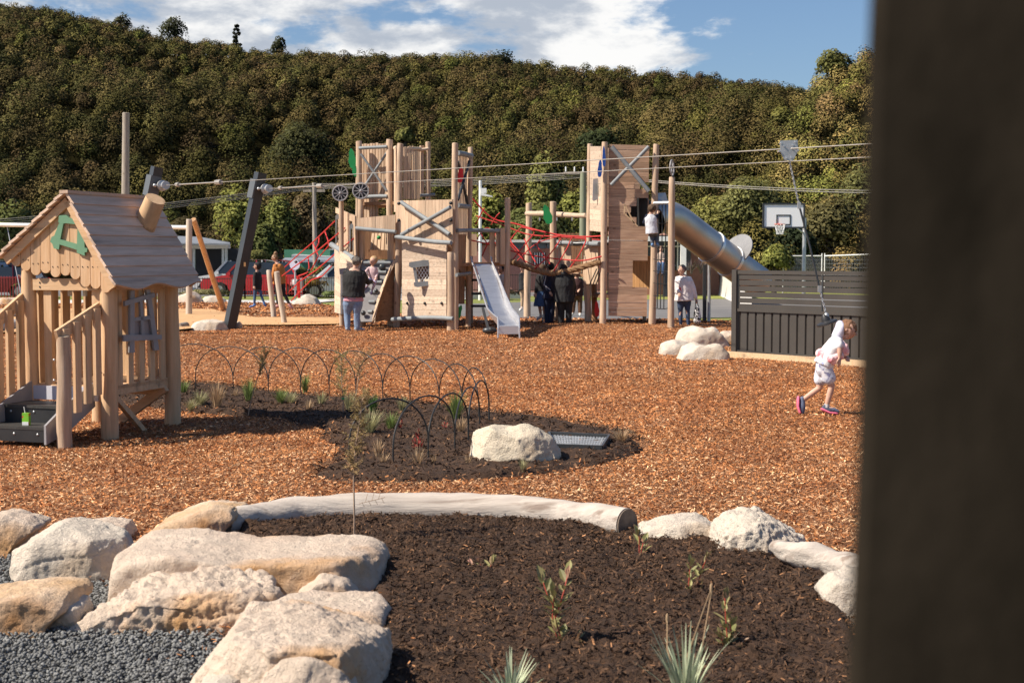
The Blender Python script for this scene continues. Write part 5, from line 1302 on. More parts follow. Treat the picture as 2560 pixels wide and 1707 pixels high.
# stairs: black treads, grey stringers, railings
mb = MB()
for zt, y0, y1 in ((.18, -.74, -.40), (.34, -.46, -.08)): mb.box((-.50, (y0+y1)/2, zt-.012), (.66, y1-y0, .026))
cb(mb, 'tread', M('black_tread', (.035, .033, .032), (.05, .048, .045), 8, rough=.5, bump=.2))
mb = MB(); mb.box((-.50, -.725, .105), (.66, .022, .12)); mb.box((-.50, -.44, .25), (.66, .022, .135)); cb(mb, 'riser', MT['black'])
mb = MB(); mb.box((-.47, -.03, .415), (.74, .03, .13)); cb(mb, 'fascia', M('lilac_white', (.55, .55, .62), rough=.5))
for sx in (-.165, -.84):
    mb = MB(); mb.slab([(sx, y, z) for y, z in ((-.76, .03), (-.76, .20), (-.44, .37), (-.05, .52), (-.02, .30), (-.45, .10))], (.022, 0, 0)); cb(mb, 'stringer', MT['greyL'])
mb = MB()
for x in (-.25, -.5, -.75): mb.ball((x, -.738, .115), (.012, .006, .012), 8, 5); mb.ball((x, -.454, .28), (.012, .006, .012), 8, 5)
cb(mb, 'bolt', MT['galv'])
cpost(-.035, -.64, .985, .066, material=MT['post'], name='newel_post'); 
_ps[0] += 1; cb(log_mb((-.92, -.64, -.1), (-.92, -.64, 1.0), .066, .06, wob=.05, n=16), 'newel_post', MT['cot'])
for sx in (-.03, -.87):
    zt, zb = (1.22, .99) if sx > -.5 else (1.30, .95)
    mb = MB(); mb.beam((sx-.03, -.05, zt), (sx-.03, -.70, zb), .03, .11); cb(mb, 'handrail', MT['cotx'])
    mb = MB()
    for i in range(4):
        y = -.14-i*.155; zc = lerp(zt, zb, (-y-.05)/.65); z0_ = .48+y*.42; mb.box((sx+.0, y, (zc+.03+z0_)/2), (.03, .088, zc+.03-z0_))
    cb(mb, 'baluster', MT['cot'])
mb = MB()
for x, y, z in ((-.10, -.685, .78), (-.10, -.69, .60), (-.055, -.60, .88)): mb.ball((x, y, z), (.012, .01, .012), 8, 5)
cb(mb, 'bolt', MT['galv'])
# juice box on the lower step
jw = _wm[cub] @ Vector((-.44, -.64, .183)); jb = thing('juice_box', 'small green drink carton with white straw on the bottom step', 'juice box', tuple(jw), ang+.2)
mb = MB(); mb.box((0, 0, .055), (.062, .042, .11)); mb.build('carton', M('lime_carton', (.22, .52, .04), (.16, .42, .04), 20, rough=.4, c3=(.55, .06, .03), s3=26, t3=(.56, .6)), jb, local=True)
mb = MB(); mb.box((-.0, -.0225, .016), (.058, .003, .03)); mb.build('base_band', MT['wpaint'], jb, local=True)
mb = MB(); mb.tube([(-.01, 0, .10), (-.02, 0, .165)], .004, 8); mb.build('straw', MT['wpaint'], jb, local=True)
# ------------------------------------------------------------------ flying fox, swing, stepping logs, fence on the right
def zbeam(label, xf, yf, Zb, xt, yt, wpx):
    g = G(xf, yf); top = W(xt, yt, g.y); t = thing('zipline_post', label, 'post', (g.x, g.y, 0), 0, 'leaning zip line posts')
    w_ = wpx/F*g.y; ax_ = (top-Vector((g.x, g.y, 0))).normalized()
    fr_ = Vector((.62, -.78, 0)); fr_ = (fr_-ax_*fr_.dot(ax_)).normalized()
    mb = MB(); mb.beam(Vector((g.x, g.y, 0))-ax_*.15, top, w_, w_*.95, up=fr_); mb.build('post', MT['charc'], t)
    return t, g, top, ax_, fr_
def fitting(t, x, y, Zq, ax_):
    c = W(x, y, Zq); d = Vector((.55, -.83, 0))
    mb = MB(); mb.beam(c-ax_*.22-Vector((.1, 0, 0)), c+ax_*.22-Vector((.1, 0, 0)), .24, .26, up=(.62, -.78, 0)); mb.build('bracket', M('slate_steel', (.10, .11, .12), rough=.4), t)
    mb = MB(); c2 = c+Vector((.14, -.1, 0)); mb.tube([c2-d*.02, c2+d*.04, c2+d*.05, c2+d*.16, c2+d*.17, c2+d*.23], [.115, .115, .055, .055, .09, .09], 18); mb.ball(c+Vector((0, -.18, 0)), .04); mb.build('pulley_drum', MT['galv'], t)
    return c2+d*.12
tA, gA, topA, aA, fA = zbeam('dark leaning steel post half hidden behind the cubby roof', 306, 838, 0, 393, 418, 24)
tB, gB, topB, aB, fB = zbeam('dark leaning steel post standing free right of the orange path', 573, 822, 0, 652, 432, 24)
sA = fitting(tA, 392, 465, gA.y, aA); sB = fitting(tB, 650, 473, gB.y, aB)
bd = MB(); q = W(612, 661, gB.y-.16); bd.box(q, (.045, .02, .1)); bd.build('id_plate', M('brass_plate', (.5, .28, .12), rough=.4, metal=.5), tB)
d1 = W(1972, 372, 15.45); e1 = sA+(d1-sA)*1.35
d2 = W(2140, 395, 18.2); e2 = sB+(d2-sB)*1.3
def cable(label, a, b): 
    mb = MB(); mb.tube([lerp(a, b, i/10) for i in range(11)], .0065, 6); mb.tube([lerp(a, b, .03), lerp(a, b, .115)], .014, 8); mb.tube([lerp(a, b, .112), lerp(a, b, .122)], .05, 8); mb.tube([lerp(a, b, .028), lerp(a, b, .034)], .045, 8)
    o = mb.build('zipline_cable', MT['cable'], origin=a); tag(o, label, 'cable', 'zip line cables')
cable('upper zip line cable carrying the trolley plate', sA, e1)
cable('lower zip line cable crossing below the trolley plate', sB, e2)
# trolley plate, chain, hose, button seat
Zt = 15.45; zs_ = thing('zipline_trolley', 'grey trolley plate with hanging chain and round black button seat', 'zip line seat', tuple(W(1972, 380, Zt)))
mb = MB(); mb.slab([W(x, y, Zt-.03) for x, y in ((1950, 352), (1994, 350), (1996, 376), (1982, 403), (1961, 400), (1951, 380))], (0, .012, 0)); mb.slab([W(x, y, Zt+.03) for x, y in ((1950, 352), (1994, 350), (1996, 376), (1982, 403), (1961, 400), (1951, 380))], (0, .012, 0))
mb.build('trolley_plate', MT['galv'], zs_)
mb = MB()
for x, y in ((1954, 358), (1989, 355), (1960, 365), (1983, 363), (1967, 395), (1979, 394), (1949, 378), (1996, 376)): c = W(x, y, Zt-.045); mb.tube([c, c+Vector((0, .09, 0))], .010, 8)
mb.build('bolt', MT['steel'], zs_)
def chain(mb, a, b, link=.034):
    a, b = Vector(a), Vector(b); n = int((b-a).length/(link*.78)); d = (b-a).normalized(); X = d.orthogonal().normalized(); Y = d.cross(X)
    for i in range(n):
        c = lerp(a, b, (i+.5)/n); s_ = X if i % 2 else Y; ring = [c+d*(link*.5*math.cos(t_))+s_*(link*.27*math.sin(t_)) for t_ in np.linspace(0, 2*math.pi, 9)]
        mb.tube(ring, .0045, 5, cap=False)
P1, P2, P3, P4 = W(1974, 404, Zt), W(1998, 514, Zt), W(2049, 722, Zt-.05), W(2066, 788, Zt-.1)
for a_, b_ in ((P1, P2), (P3, P4)): mb = MB(); chain(mb, a_, b_); mb.build('chain', MT['galv'], zs_)
mb = MB(); mb.tube([P2, lerp(P2, P3, .5)+Vector((.01, 0, -.01)), P3], .011, 8); mb.build('rubber_hose', MT['charc'], zs_)
mb = MB()
for p in (P2, P3): mb.box(p, (.035, .03, .07))
mb.ball(P4+Vector((0, 0, -.01)), (.03, .03, .04)); mb.build('shackle', MT['galv'], zs_)
sx = Vector((.93, 0, .31)).normalized(); sn = Vector((-.31, 0, .95)).normalized(); pc = W(2067, 808, Zt-.1)
mb = MB(); mb.tube([pc-sn*.012, pc-sn*.004, pc+sn*.012, pc+sn*.03, pc+sn*.07, pc+sn*.10], [.10, .115, .112, .05, .042, .02], 28); mb.build('button_seat', MT['black'], zs_)

# ---- swing frame far left
sw = thing('swing_set', 'white topped swing frame with pale upright post and orange leaning post', 'swing', tuple(G(472, 789)))
Zs = G(472, 789).y
a, b = G(472, 789), W(473, 549, Zs); log_mb(Vector((a.x, a.y, -.1)), b, .095, .085, wob=.04).build('post', MT['pale_post'], sw)
a = G(562, 776); log_mb(Vector((a.x, a.y, -.1)), W(484, 549, Zs+.4), .085, .075, wob=.04).build('post', MT['orange_post'], sw)
a, b = W(472, 569, Zs), W(-140, 560, Zs+2.0); mb = MB(); mb.tube([a, b], .06, 14); mb.build('crossbar', MT['wpaint'], sw)
swing = sw
for xa, xb in ((17, 52), (63, 88)):
    mb = MB(); mb.tube([W(xa, 563, Zs+1.6), W(xb, 733, Zs+1.0)], .012, 6); mb.build('chain', MT['galv'], swing)
mb = MB(); mb.beam(W(48, 735, Zs+1.0), W(92, 737, Zs+1.0), .18, .04); mb.build('seat', MT['black'], swing)

# ---- stepping posts
for i, (xf, yf, xt, yt, lab) in enumerate(((686, 796, 672, 676, 'left taller of two leaning pale posts beside the leaning steel post'), (712, 811, 692, 680, 'right shorter-looking of two leaning pale posts with flat sawn top'))):
    g = G(xf, yf); top = W(xt, yt, g.y); t = thing('leaning_post', lab, 'post', tuple(g), 0, 'leaning wooden balance posts')
    log_mb(Vector((g.x, g.y, -.1)), top, .072, .066, wob=.08, seed=i+2).build('post', MT['pale_post'], t)

# ---- dark fence with slatted top and sleeper edge
A = G(1838, 893); B = G(2150, 915); dirn = (B-A).normalized(); E = A+dirn*4.6; Hf = 1.46
fn = thing('screen_fence', 'dark warm-grey metal fence with slatted top half behind the child', 'fence', (A.x, A.y, 0))
up = Vector((0, 0, 1)); nr = Vector((dirn.y, -dirn.x, 0)).normalized()
mb = MB(); mb.beam(A+up*-.1, A+up*(Hf+.01), .10, .10, up=dirn); mb.build('fence_post', MT['fence'], fn)
mb = MB(); mb.beam(E+up*-.1, E+up*(Hf+.01), .10, .10, up=dirn); mb.build('fence_post', MT['fence'], fn)
for z, h_ in ((Hf-.03, .06), (.80, .05), (.10, .05)):
    mb = MB(); mb.beam(A+dirn*.055+up*z, E+up*z, .055, h_); mb.build('rail', MT['fence'], fn)
# ribbed sheet
mb = MB(); L_ = (E-A).length; s_ = .07; prof = []
while s_ < L_:
    prof += [(s_, 0), (s_+.015, -.028), (s_+.032, -.028), (s_+.047, 0)]; s_ += .172
vs = []
for s2_, o in prof: p = A+dirn*s2_+nr*o; vs += [(p.x, p.y, .12), (p.x, p.y, .79)]
mb.add(vs, [(2*i, 2*i+2, 2*i+3, 2*i+1) for i in range(len(prof)-1)]); mb.build('ribbed_sheet', MT['fence'], fn)
mb = MB()
for i in range(6): z = .862+i*.0985; mb.beam(A+dirn*.055+up*z, E+up*z, .02, .083)
mb.build('slats', MT['fence'], fn)
for f in (.0, .385, .77):
    mb = MB(); c = A+dirn*(.06+f*4.5)+nr*.014; mb.beam(c+up*.83, c+up*(Hf-.06), .025, .012, up=nr); mb.build('slat_bracket', MT['charc'], fn)
sl = thing('sleeper_edge', 'pale pine sleeper along the foot of the dark fence', 'timber edge', (A.x, A.y, 0))
a = A-dirn*.35+nr*.10; mb = MB(); mb.beam((a.x, a.y, .045), (E.x+nr.x*.1, E.y+nr.y*.1, .045), .09, .11); mb.build('sleeper', MT['sleeper'], sl)
# the return of the fence running away from the post is hidden; driftwood logs far left
for i, (x0, y0, x1, y1, r, lab) in enumerate(((-70, 790, 62, 787, .15, 'top big bleached driftwood log at the far left edge'), (-60, 812, 66, 800, .10, 'thin middle driftwood log under the big bleached one'), (-60, 832, 45, 815, .13, 'lowest driftwood log at the left edge beside the stair rail'))):
    a, b = G(x0, y0+8), G(x1, y1+8); o = log_mb(a+up*r*.7, b+up*r*.75, r, r*.85, wob=.14, n=16, k=10, seed=20+i).build('driftwood_log', MT['drift'], origin=a); tag(o, lab, 'log', 'driftwood logs by the swing')
o = log_mb(G(446, 822)+up*.05, G(466, 820)+up*.07, .08, .08, wob=.05, seed=5).build('log_stub', MT['oldpole'], origin=G(450, 822)); tag(o, 'short dark log stub on the bark just right of the cubby post', 'log')
# ------------------------------------------------------------------ people
def remesh(mb, voxel, smooth_it, amp=0, fsc=7, seed=0):
    me = mb.mesh(); ob = bpy.data.objects.new('tmp', me); COL.objects.link(ob)
    m = ob.modifiers.new('r', 'REMESH'); m.mode = 'VOXEL'; m.voxel_size = voxel; m.use_smooth_shade = True
    if smooth_it: s_ = ob.modifiers.new('s', 'SMOOTH'); s_.factor = .5; s_.iterations = smooth_it
    dg = bpy.context.evaluated_depsgraph_get(); dg.update(); r = bpy.data.meshes.new_from_object(ob.evaluated_get(dg))
    bpy.data.objects.remove(ob); bpy.data.meshes.remove(me); r.materials.clear()
    if amp:
        n = len(r.vertices); co = np.empty(n*3); no = np.empty(n*3); r.vertices.foreach_get('co', co); r.vertices.foreach_get('normal', no)
        co = co.reshape(-1, 3); no = no.reshape(-1, 3); f = fbm((co+seed)*np.array([fsc, fsc, fsc*.6]), 3); f = -np.abs(f)*1.4+.25
        r.vertices.foreach_set('co', (co+no*(f*amp)[:, None]).ravel())
    r.polygons.foreach_set('use_smooth', np.ones(len(r.polygons), bool)); r.update(); return r
def cap(mb, a, b, r0, r1, n=12): mb.tube([a, b], [r0, r1], n, dome=True)
def limb(mb, pts, rs, n=12): 
    P = [Vector(p) for p in pts]; mb.tube(P, rs, n, dome=True)
def person(label, Z, J, s=1.0, face=(0, -1, 0), top=None, bottom=None, hair=None, shoe=None, sleeves='long', legs='long', hem=None,
           skirt=None, hood=None, hairlen=0.0, group='people in the playground', fat=1.0, extra=None, baggy=1.0, cap_mat=None, lo_voxel=.010, headr=None):
    """J: joints as photo pixels (x, y, extra depth in metres)"""
    j = {k_: W(v[0], v[1], Z+(v[2] if len(v) > 2 else 0)) for k_, v in J.items()}
    root_p = Vector(((j['anL'].x+j['anR'].x)/2, (j['anL'].y+j['anR'].y)/2, min(j['anL'].z, j['anR'].z)-.07*s))
    t = thing('person', label, 'person', tuple(root_p), 0, group)
    fv = Vector(face).normalized(); H_ = j['head']; nk = j['neck']
    sh = (j['shL']+j['shR'])/2; hp = (j['hiL']+j['hiR'])/2; side = (j['shR']-j['shL'])
    if side.length < .05: side = Vector((0, 1, 0))
    side.normalize(); hr = headr or .105*s**.35
    hup = (H_-nk).normalized() if (H_-nk).length > .02 else Vector((0, 0, 1))
    b = MB()
    # head: skull, jaw, nose, ears
    hs = fv.cross(hup).normalized()
    b.ball(H_+hup*hr*.12, (hr*.86, hr*.95, hr*1.02), 16, 12); b.ball(H_+fv*hr*.22-hup*hr*.42, (hr*.62, hr*.62, hr*.62), 12, 8)
    cap(b, H_+fv*hr*.93+hup*hr*.02, H_+fv*hr*1.08-hup*hr*.22, hr*.10, hr*.14, 8)
    for q in (-1, 1): b.ball(H_+hs*q*hr*.88-hup*hr*.08, (hr*.16, hr*.16, hr*.24), 8, 6)
    cap(b, H_+fv*hr*.80-hup*hr*.52, H_+fv*hr*.82-hup*hr*.54, hr*.16, hr*.16, 8)
    cap(b, H_-hup*hr*.5, sh, .052*s, .060*s)
    # trunk
    mid = (sh+hp)/2
    b.tube([lerp(sh, hp, .10), lerp(sh, hp, .35), lerp(sh, hp, .72), hp], [(.13*s*fat, .075*s*fat), (.145*s*fat, .105*s*fat), (.125*s*fat, .095*s*fat), (.15*s*fat, .105*s*fat)], 18, side=side, dome=True)
    for L_ in ('L', 'R'):
        S, E_, Hd = j['sh'+L_], j['el'+L_], j['ha'+L_]
        limb(b, [S, lerp(S, E_, .5), E_, lerp(E_, Hd, .35), Hd], [.050*s, .046*s, .038*s, .038*s, .026*s])
        d = (Hd-E_).normalized(); pn = d.orthogonal().normalized() if abs(d.z) > .95 else d.cross(Vector((0, 0, 1))).normalized(); pu = d.cross(pn)
        pc_ = Hd+d*.045*s; b.tube([Hd, pc_, Hd+d*.085*s], [(.026*s, .018*s), (.038*s, .016*s), (.036*s, .014*s)], 10, side=pn, dome=True)
        for f_ in range(4):
            o = pn*((f_-1.5)*.0195*s); ln = (.055, .068, .064, .048)[f_]*s; a_ = Hd+d*.085*s+o; m_ = a_+d*ln*.55+pu*.010*s; e_ = m_+d*ln*.45+pu*.020*s
            limb(b, [a_-d*.02*s, m_, e_], [.0088*s+.001, .0082*s+.001, .0070*s+.001], 8)
        a_ = Hd+d*.03*s+pn*.03*s; limb(b, [a_, a_+d*.035*s+pn*.022*s+pu*.01*s, a_+d*.062*s+pn*.026*s+pu*.018*s], [.0115*s+.001, .0098*s+.001, .0085*s], 8)
        Hi, K, A_, T_ = j['hi'+L_], j['kn'+L_], j['an'+L_], j.get('to'+L_)
        limb(b, [Hi, lerp(Hi, K, .45), K, lerp(K, A_, .3), A_], [.085*s*fat, .072*s*fat, .052*s, .050*s, .035*s])
        if T_ is None: T_ = A_+fv*.14*s-Vector((0, 0, .05*s)); j['to'+L_] = T_
        limb(b, [A_-Vector((0, 0, .02*s)), lerp(A_, T_, .6), T_], [.034*s, .034*s, .026*s], 10)
    me = remesh(b, lo_voxel, 1); link_mesh('body', me, MT['skin'], t)
    # eyes, brows and mouth
    for q in (-1, 1):
        e = MB(); c = H_+fv*hr*.84+hs*q*hr*.34+hup*hr*.05; e.ball(c, hr*.11, 8, 6); e.build('eye', MT['eye'], t)
    e = MB(); c = H_+fv*hr*.97-hup*hr*.48; e.tube([c-hs*hr*.22, c+hs*hr*.22], hr*.055, 6, dome=True); e.build('mouth', MT['lip'], t)
    if hair:
        h = MB(); h.ball(H_+hup*hr*.22-fv*hr*.16, (hr*1.02, hr*1.02, hr*1.02), 18, 12)
        if hairlen: cap(h, H_-fv*hr*.45, H_-fv*hr*.55-Vector((0, 0, hairlen)), hr*.85, hr*.5, 14)
        cut = MB(); link_mesh('hair', remesh(h, .012, 1, amp=.022, fsc=22, seed=int(Z*7)), hair, t)
    if top:
        c = MB(); g_ = 1.0*baggy; hm = hem if hem is not None else .12
        dn = (hp-sh).normalized()
        c.tube([sh-dn*.055*s, sh-dn*.02*s, lerp(sh, hp, .12), lerp(sh, hp, .4), lerp(sh, hp, .8), hp+dn*hm*s], [(.072*s, .07*s), (.125*s*fat, .095*s*fat*g_), (.175*s*fat*g_, .115*s*fat*g_), (.178*s*fat*g_, .135*s*fat*g_), (.165*s*fat*g_, .135*s*fat*g_), (.185*s*fat*g_, .15*s*fat*g_)], 20, side=side, dome=False)
        for L_ in ('L', 'R'):
            S, E_, Hd = j['sh'+L_], j['el'+L_], j['ha'+L_]
            if sleeves == 'long': limb(c, [lerp(S, sh, .25), S, lerp(S, E_, .5), E_, lerp(E_, Hd, .5), Hd-(Hd-E_).normalized()*.01], [.065*s, .068*s*g_, .064*s*g_, .056*s*g_, .050*s*g_, .042*s*g_])
            elif sleeves == 'short': limb(c, [lerp(S, sh, .3), S, lerp(S, E_, .5)], [.06*s, .064*s, .062*s])
        if hood: c.ball(sh+Vector((0, 0, .05*s))-fv*.06*s, (.10*s, .10*s, .07*s))
        link_mesh('top', remesh(c, .012, 3, amp=.016*s, fsc=7, seed=int(Z*3)), top, t)
    if bottom:
        c = MB(); c.tube([lerp(hp, sh, .22), lerp(hp, sh, .05), hp-Vector((0, 0, .04*s))], [(.145*s*fat, .115*s*fat), (.165*s*fat, .13*s*fat), (.15*s*fat, .12*s*fat)], 18, side=side, dome=True)
        for L_ in ('L', 'R'):
            Hi, K, A_ = j['hi'+L_], j['kn'+L_], j['an'+L_]
            if legs == 'long': limb(c, [Hi, lerp(Hi, K, .45), K, lerp(K, A_, .4), lerp(K, A_, .97)], [.097*s*fat, .087*s*fat*baggy, .068*s*baggy, .066*s*baggy, .056*s*baggy])
            elif legs == 'slim': limb(c, [Hi, lerp(Hi, K, .45), K, lerp(K, A_, .4), lerp(K, A_, .97)], [.092*s*fat, .079*s*fat, .058*s, .055*s, .042*s])
            else: limb(c, [Hi, lerp(Hi, K, .35), lerp(Hi, K, .62)], [.10*s, .10*s, .105*s])
        link_mesh('bottoms', remesh(c, .012, 2, amp=.014*s, fsc=8, seed=int(Z*5)), bottom, t)
    if skirt:
        c = MB(); c.tube([lerp(hp, sh, .25), hp, hp-Vector((0, 0, .16*s)), hp-Vector((0, 0, .34*s))], [(.14*s, .11*s), (.18*s, .15*s), (.22*s, .19*s), (.25*s, .22*s)], 20, side=side)
        link_mesh('skirt', remesh(c, .012, 1, amp=.02*s, fsc=9), skirt, t)
    if shoe:
        for L_ in ('L', 'R'):
            A_, T_ = j['an'+L_], j['to'+L_]; c = MB(); d = (T_-A_); lo = A_+d.normalized()*-.03*s; u_ = Vector((0, 0, .0))
            c.tube([lo-Vector((0, 0, .035*s)), lerp(A_, T_, .3)-Vector((0, 0, .03*s)), lerp(A_, T_, .75), T_+d.normalized()*.01], [(.042*s, .045*s), (.046*s, .046*s), (.046*s, .036*s), (.034*s, .026*s)], 12, dome=True)
            cap(c, A_+Vector((0, 0, .02*s)), A_-Vector((0, 0, .03*s)), .042*s, .045*s)
            sh_ = link_mesh('shoe', remesh(c, .010, 2), shoe, t)
    if cap_mat:
        h = MB(); h.ball(H_+hup*hr*.42-fv*.01, (hr*1.0, hr*1.0, hr*.75)); link_mesh('cap', remesh(h, .012, 1), cap_mat, t)
    if extra: extra(t, j, s, fv)
    return t, j
MT['eye'] = M('eye_dark', (.02, .015, .012), rough=.2); MT['lip'] = M('lip', (.42, .16, .13), rough=.5)
C = lambda n, a, b=None, **k: M(n, a, b or tuple(x*.75 for x in a), 9, rough=k.pop('rough', .85), bump=.2, **k)
blackc = C('black_cloth', (.018, .018, .020)); navy = C('navy_cloth', (.016, .022, .05)); jean = C('blue_denim', (.22, .30, .43), (.15, .21, .32)); djean = C('dark_denim', (.045, .07, .13))
hbrown = C('brown_hair', (.10, .06, .035)); hgrey = C('greying_hair', (.20, .17, .14), (.06, .05, .045)); hblond = C('blond_hair', (.50, .33, .17), (.36, .21, .10)); hblack = C('black_hair', (.015, .012, .011))
whitec = C('white_cloth', (.72, .70, .68)); shoew = C('white_shoe', (.7, .68, .65)); pinkc = C('pink_cloth', (.62, .30, .36)); orangec = C('rust_knit', (.50, .20, .05), (.40, .14, .035))

# woman in dark puffer jacket holding the toddler
def ex1(t, j, s, fv):
    hp = (j['hiL']+j['hiR'])/2; c = MB(); c.tube([hp+Vector((0, 0, .05)), hp-Vector((0, 0, .10))], [(.215, .16), (.235, .175)], 22, side=(1, 0, 0)); link_mesh('shirt_hem', remesh(c, .012, 1, amp=.012), pinkc, t)
    c = MB(); c.ball(j['head']+Vector((-.02, .06, .10)), (.06, .06, .05)); link_mesh('hair_bun', remesh(c, .012, 1, amp=.01, fsc=20), hbrown, t)
person('woman in black puffer jacket and light flared jeans lifting a toddler, seen from behind', 32.4,
       dict(head=(892, 655, 0), neck=(887, 668), shL=(866, 680), shR=(906, 682), elL=(866, 704, .28), elR=(918, 706, .25), haL=(902, 702, .55), haR=(928, 704, .55),
            hiL=(873, 742), hiR=(894, 742), knL=(868, 784, .05), knR=(892, 784), anL=(869, 819), anR=(893, 819), toL=(874, 826, .12), toR=(908, 823, .06)),
       1.02, (.55, .8, 0), C('puffer', (.02, .019, .019), (.012, .012, .013)), jean, hgrey, C('pale_blue_shoe', (.35, .42, .5)), fat=1.32, baggy=1.12, hem=.0, extra=ex1)
person('toddler in pink top and lilac trousers held up on the grey climbing wall', 33.15,
       dict(head=(933, 652), neck=(930, 664), shL=(923, 670), shR=(939, 670), elL=(914, 679, -.1), elR=(944, 682), haL=(921, 688, -.1), haR=(940, 694, -.08), hiL=(928, 694), hiR=(936, 694),
            knL=(925, 706, -.12), knR=(938, 707, -.1), anL=(917, 715, .0), anR=(930, 726, .0), toL=(913, 722, -.05), toR=(928, 735, -.05)), .52, (-.2, -.3, 0), C('pale_pink', (.72, .50, .50)), C('lilac', (.42, .38, .55)), hblond, C('purple_shoe', (.06, .04, .10)), fat=1.15, headr=.092)
person('child in black hooded top and blue jeans walking left', 47.4,
       dict(head=(641, 666), neck=(643, 676), shL=(638, 683, -.1), shR=(648, 683, .12), elL=(636, 700, -.15), elR=(652, 700, .12), haL=(636, 714, -.22), haR=(652, 716, .1), hiL=(640, 716, -.05), hiR=(646, 716, .06),
            knL=(637, 738), knR=(652, 737), anL=(636, 761), anR=(660, 756), toL=(625, 767), toR=(664, 765)), .84, (-1, -.25, 0), blackc, C('blue_jeans', (.06, .12, .25)), hblack, C('blue_shoe', (.10, .22, .5)), legs='slim', baggy=1.15,
       extra=lambda t, j, s, fv: link_mesh('hood', remesh((lambda m: (m.ball(j['head']+Vector((.05, .03, .02)), (.12, .12, .14)), m)[1])(MB()), .012, 1), blackc, t))
person('woman in rust orange jumper and black leggings striding left', 46.3,
       dict(head=(687, 645), neck=(692, 656), shL=(689, 664, -.15), shR=(702, 664, .12), elL=(684, 684, -.2), elR=(710, 684, .1), haL=(680, 702, -.25), haR=(705, 707, .02), hiL=(695, 705, -.07), hiR=(703, 705, .07),
            knL=(693, 735), knR=(710, 734), anL=(695, 762), anR=(724, 760), toL=(683, 768), toR=(731, 772)), 1.05, (-1, -.1, 0), orangec, blackc, C('light_brown_hair', (.22, .13, .07)), C('pink_shoe', (.6, .3, .28)), legs='slim', fat=1.18, baggy=1.15, hem=.05,
       extra=lambda t, j, s, fv: link_mesh('hair_bun', remesh((lambda m: (m.ball(j['head']+Vector((.03, 0, .15)), .065), m)[1])(MB()), .012, 1, amp=.015, fsc=20), MT['hairb'], t)) if MT.setdefault('hairb', C('bun_hair', (.22, .13, .07))) else 0
stripe = C('grey_stripe', (.45, .45, .48))
def ex5(t, j, s, fv):
    c = MB(); p = [j['shL']+Vector((-.02, -.07, 0)), j['elL']+Vector((-.02, -.065, 0)), j['haL']+Vector((.02, -.05, .03))]; c.tube(p, .012, 6); link_mesh('sleeve_stripe', c.mesh(), stripe, t)
person('teenager with curly black hair in navy tracksuit with pale sleeve stripe', 34.6,
       dict(head=(1374, 668), neck=(1373, 680), shL=(1367, 689, -.1), shR=(1383, 690, .12), elL=(1362, 712, -.15), elR=(1388, 712, .1), haL=(1374, 728, -.25), haR=(1388, 732, 0), hiL=(1369, 736, -.05), hiR=(1379, 736, .06),
            knL=(1368, 772), knR=(1380, 772), anL=(1367, 803), anR=(1377, 800), toL=(1352, 812), toR=(1364, 806)), .92, (-.7, .7, 0), navy, navy, hblack, navy, baggy=1.15, extra=ex5)
person('girl in dark cardigan over blue dress with black leggings and white shoes', 35.6,
       dict(head=(1356, 672), neck=(1355, 683), shL=(1347, 690), shR=(1364, 690), elL=(1342, 712), elR=(1368, 712), haL=(1339, 732, -.1), haR=(1366, 730), hiL=(1350, 736), hiR=(1360, 736),
            knL=(1349, 765), knR=(1360, 765), anL=(1352, 788), anR=(1361, 788), toL=(1344, 798), toR=(1357, 799)), .86, (.5, .85, 0), blackc, None, hbrown, shoew, skirt=C('blue_dress', (.05, .11, .25)), hairlen=.1, hem=-.1)
person('man in black hooded jacket and black trousers seen from behind, head bowed', 34.1,
       dict(head=(1408, 674, .14), neck=(1410, 684, .05), shL=(1396, 692), shR=(1427, 692), elL=(1391, 718, .1), elR=(1434, 718, .1), haL=(1398, 738, .2), haR=(1432, 744, .18), hiL=(1402, 742), hiR=(1420, 742),
            knL=(1403, 776), knR=(1422, 776), anL=(1403, 808), anR=(1422, 810), toL=(1400, 816, -.08), toR=(1423, 818, -.08)), 1.05, (-.1, 1, -.5), blackc, blackc, hblack, blackc, fat=1.15, baggy=1.15, hood=True)
person('person with blonde hair, dark top and wide brown trousers with white shoes', 40,
       dict(head=(1441, 683), neck=(1442, 693), shL=(1433, 700), shR=(1451, 700), elL=(1430, 714), elR=(1456, 716), haL=(1434, 722, -.1), haR=(1450, 722, -.1), hiL=(1437, 730), hiR=(1448, 730),
            knL=(1434, 756), knR=(1450, 756), anL=(1432, 780), anR=(1450, 780), toL=(1429, 786, -.1), toR=(1450, 787, -.1)), .92, (0, -1, -.3), C('plum_top', (.05, .018, .018)), C('brown_cloth', (.14, .07, .045)), hblond, shoew, hairlen=.12, baggy=1.1)
person('person in pale jeans and white shoes hidden behind the man in black', 45,
       dict(head=(1402, 668), neck=(1402, 679), shL=(1394, 686), shR=(1410, 686), elL=(1392, 702), elR=(1412, 702), haL=(1392, 716), haR=(1412, 716), hiL=(1397, 718), hiR=(1407, 718),
            knL=(1394, 742), knR=(1408, 742), anL=(1392, 766), anR=(1408, 766), toL=(1389, 771, -.1), toR=(1408, 772, -.1)), .95, (0, -1, 0), C('grey_top', (.12, .12, .13)), C('pale_jeans', (.35, .45, .55)), hbrown, shoew)
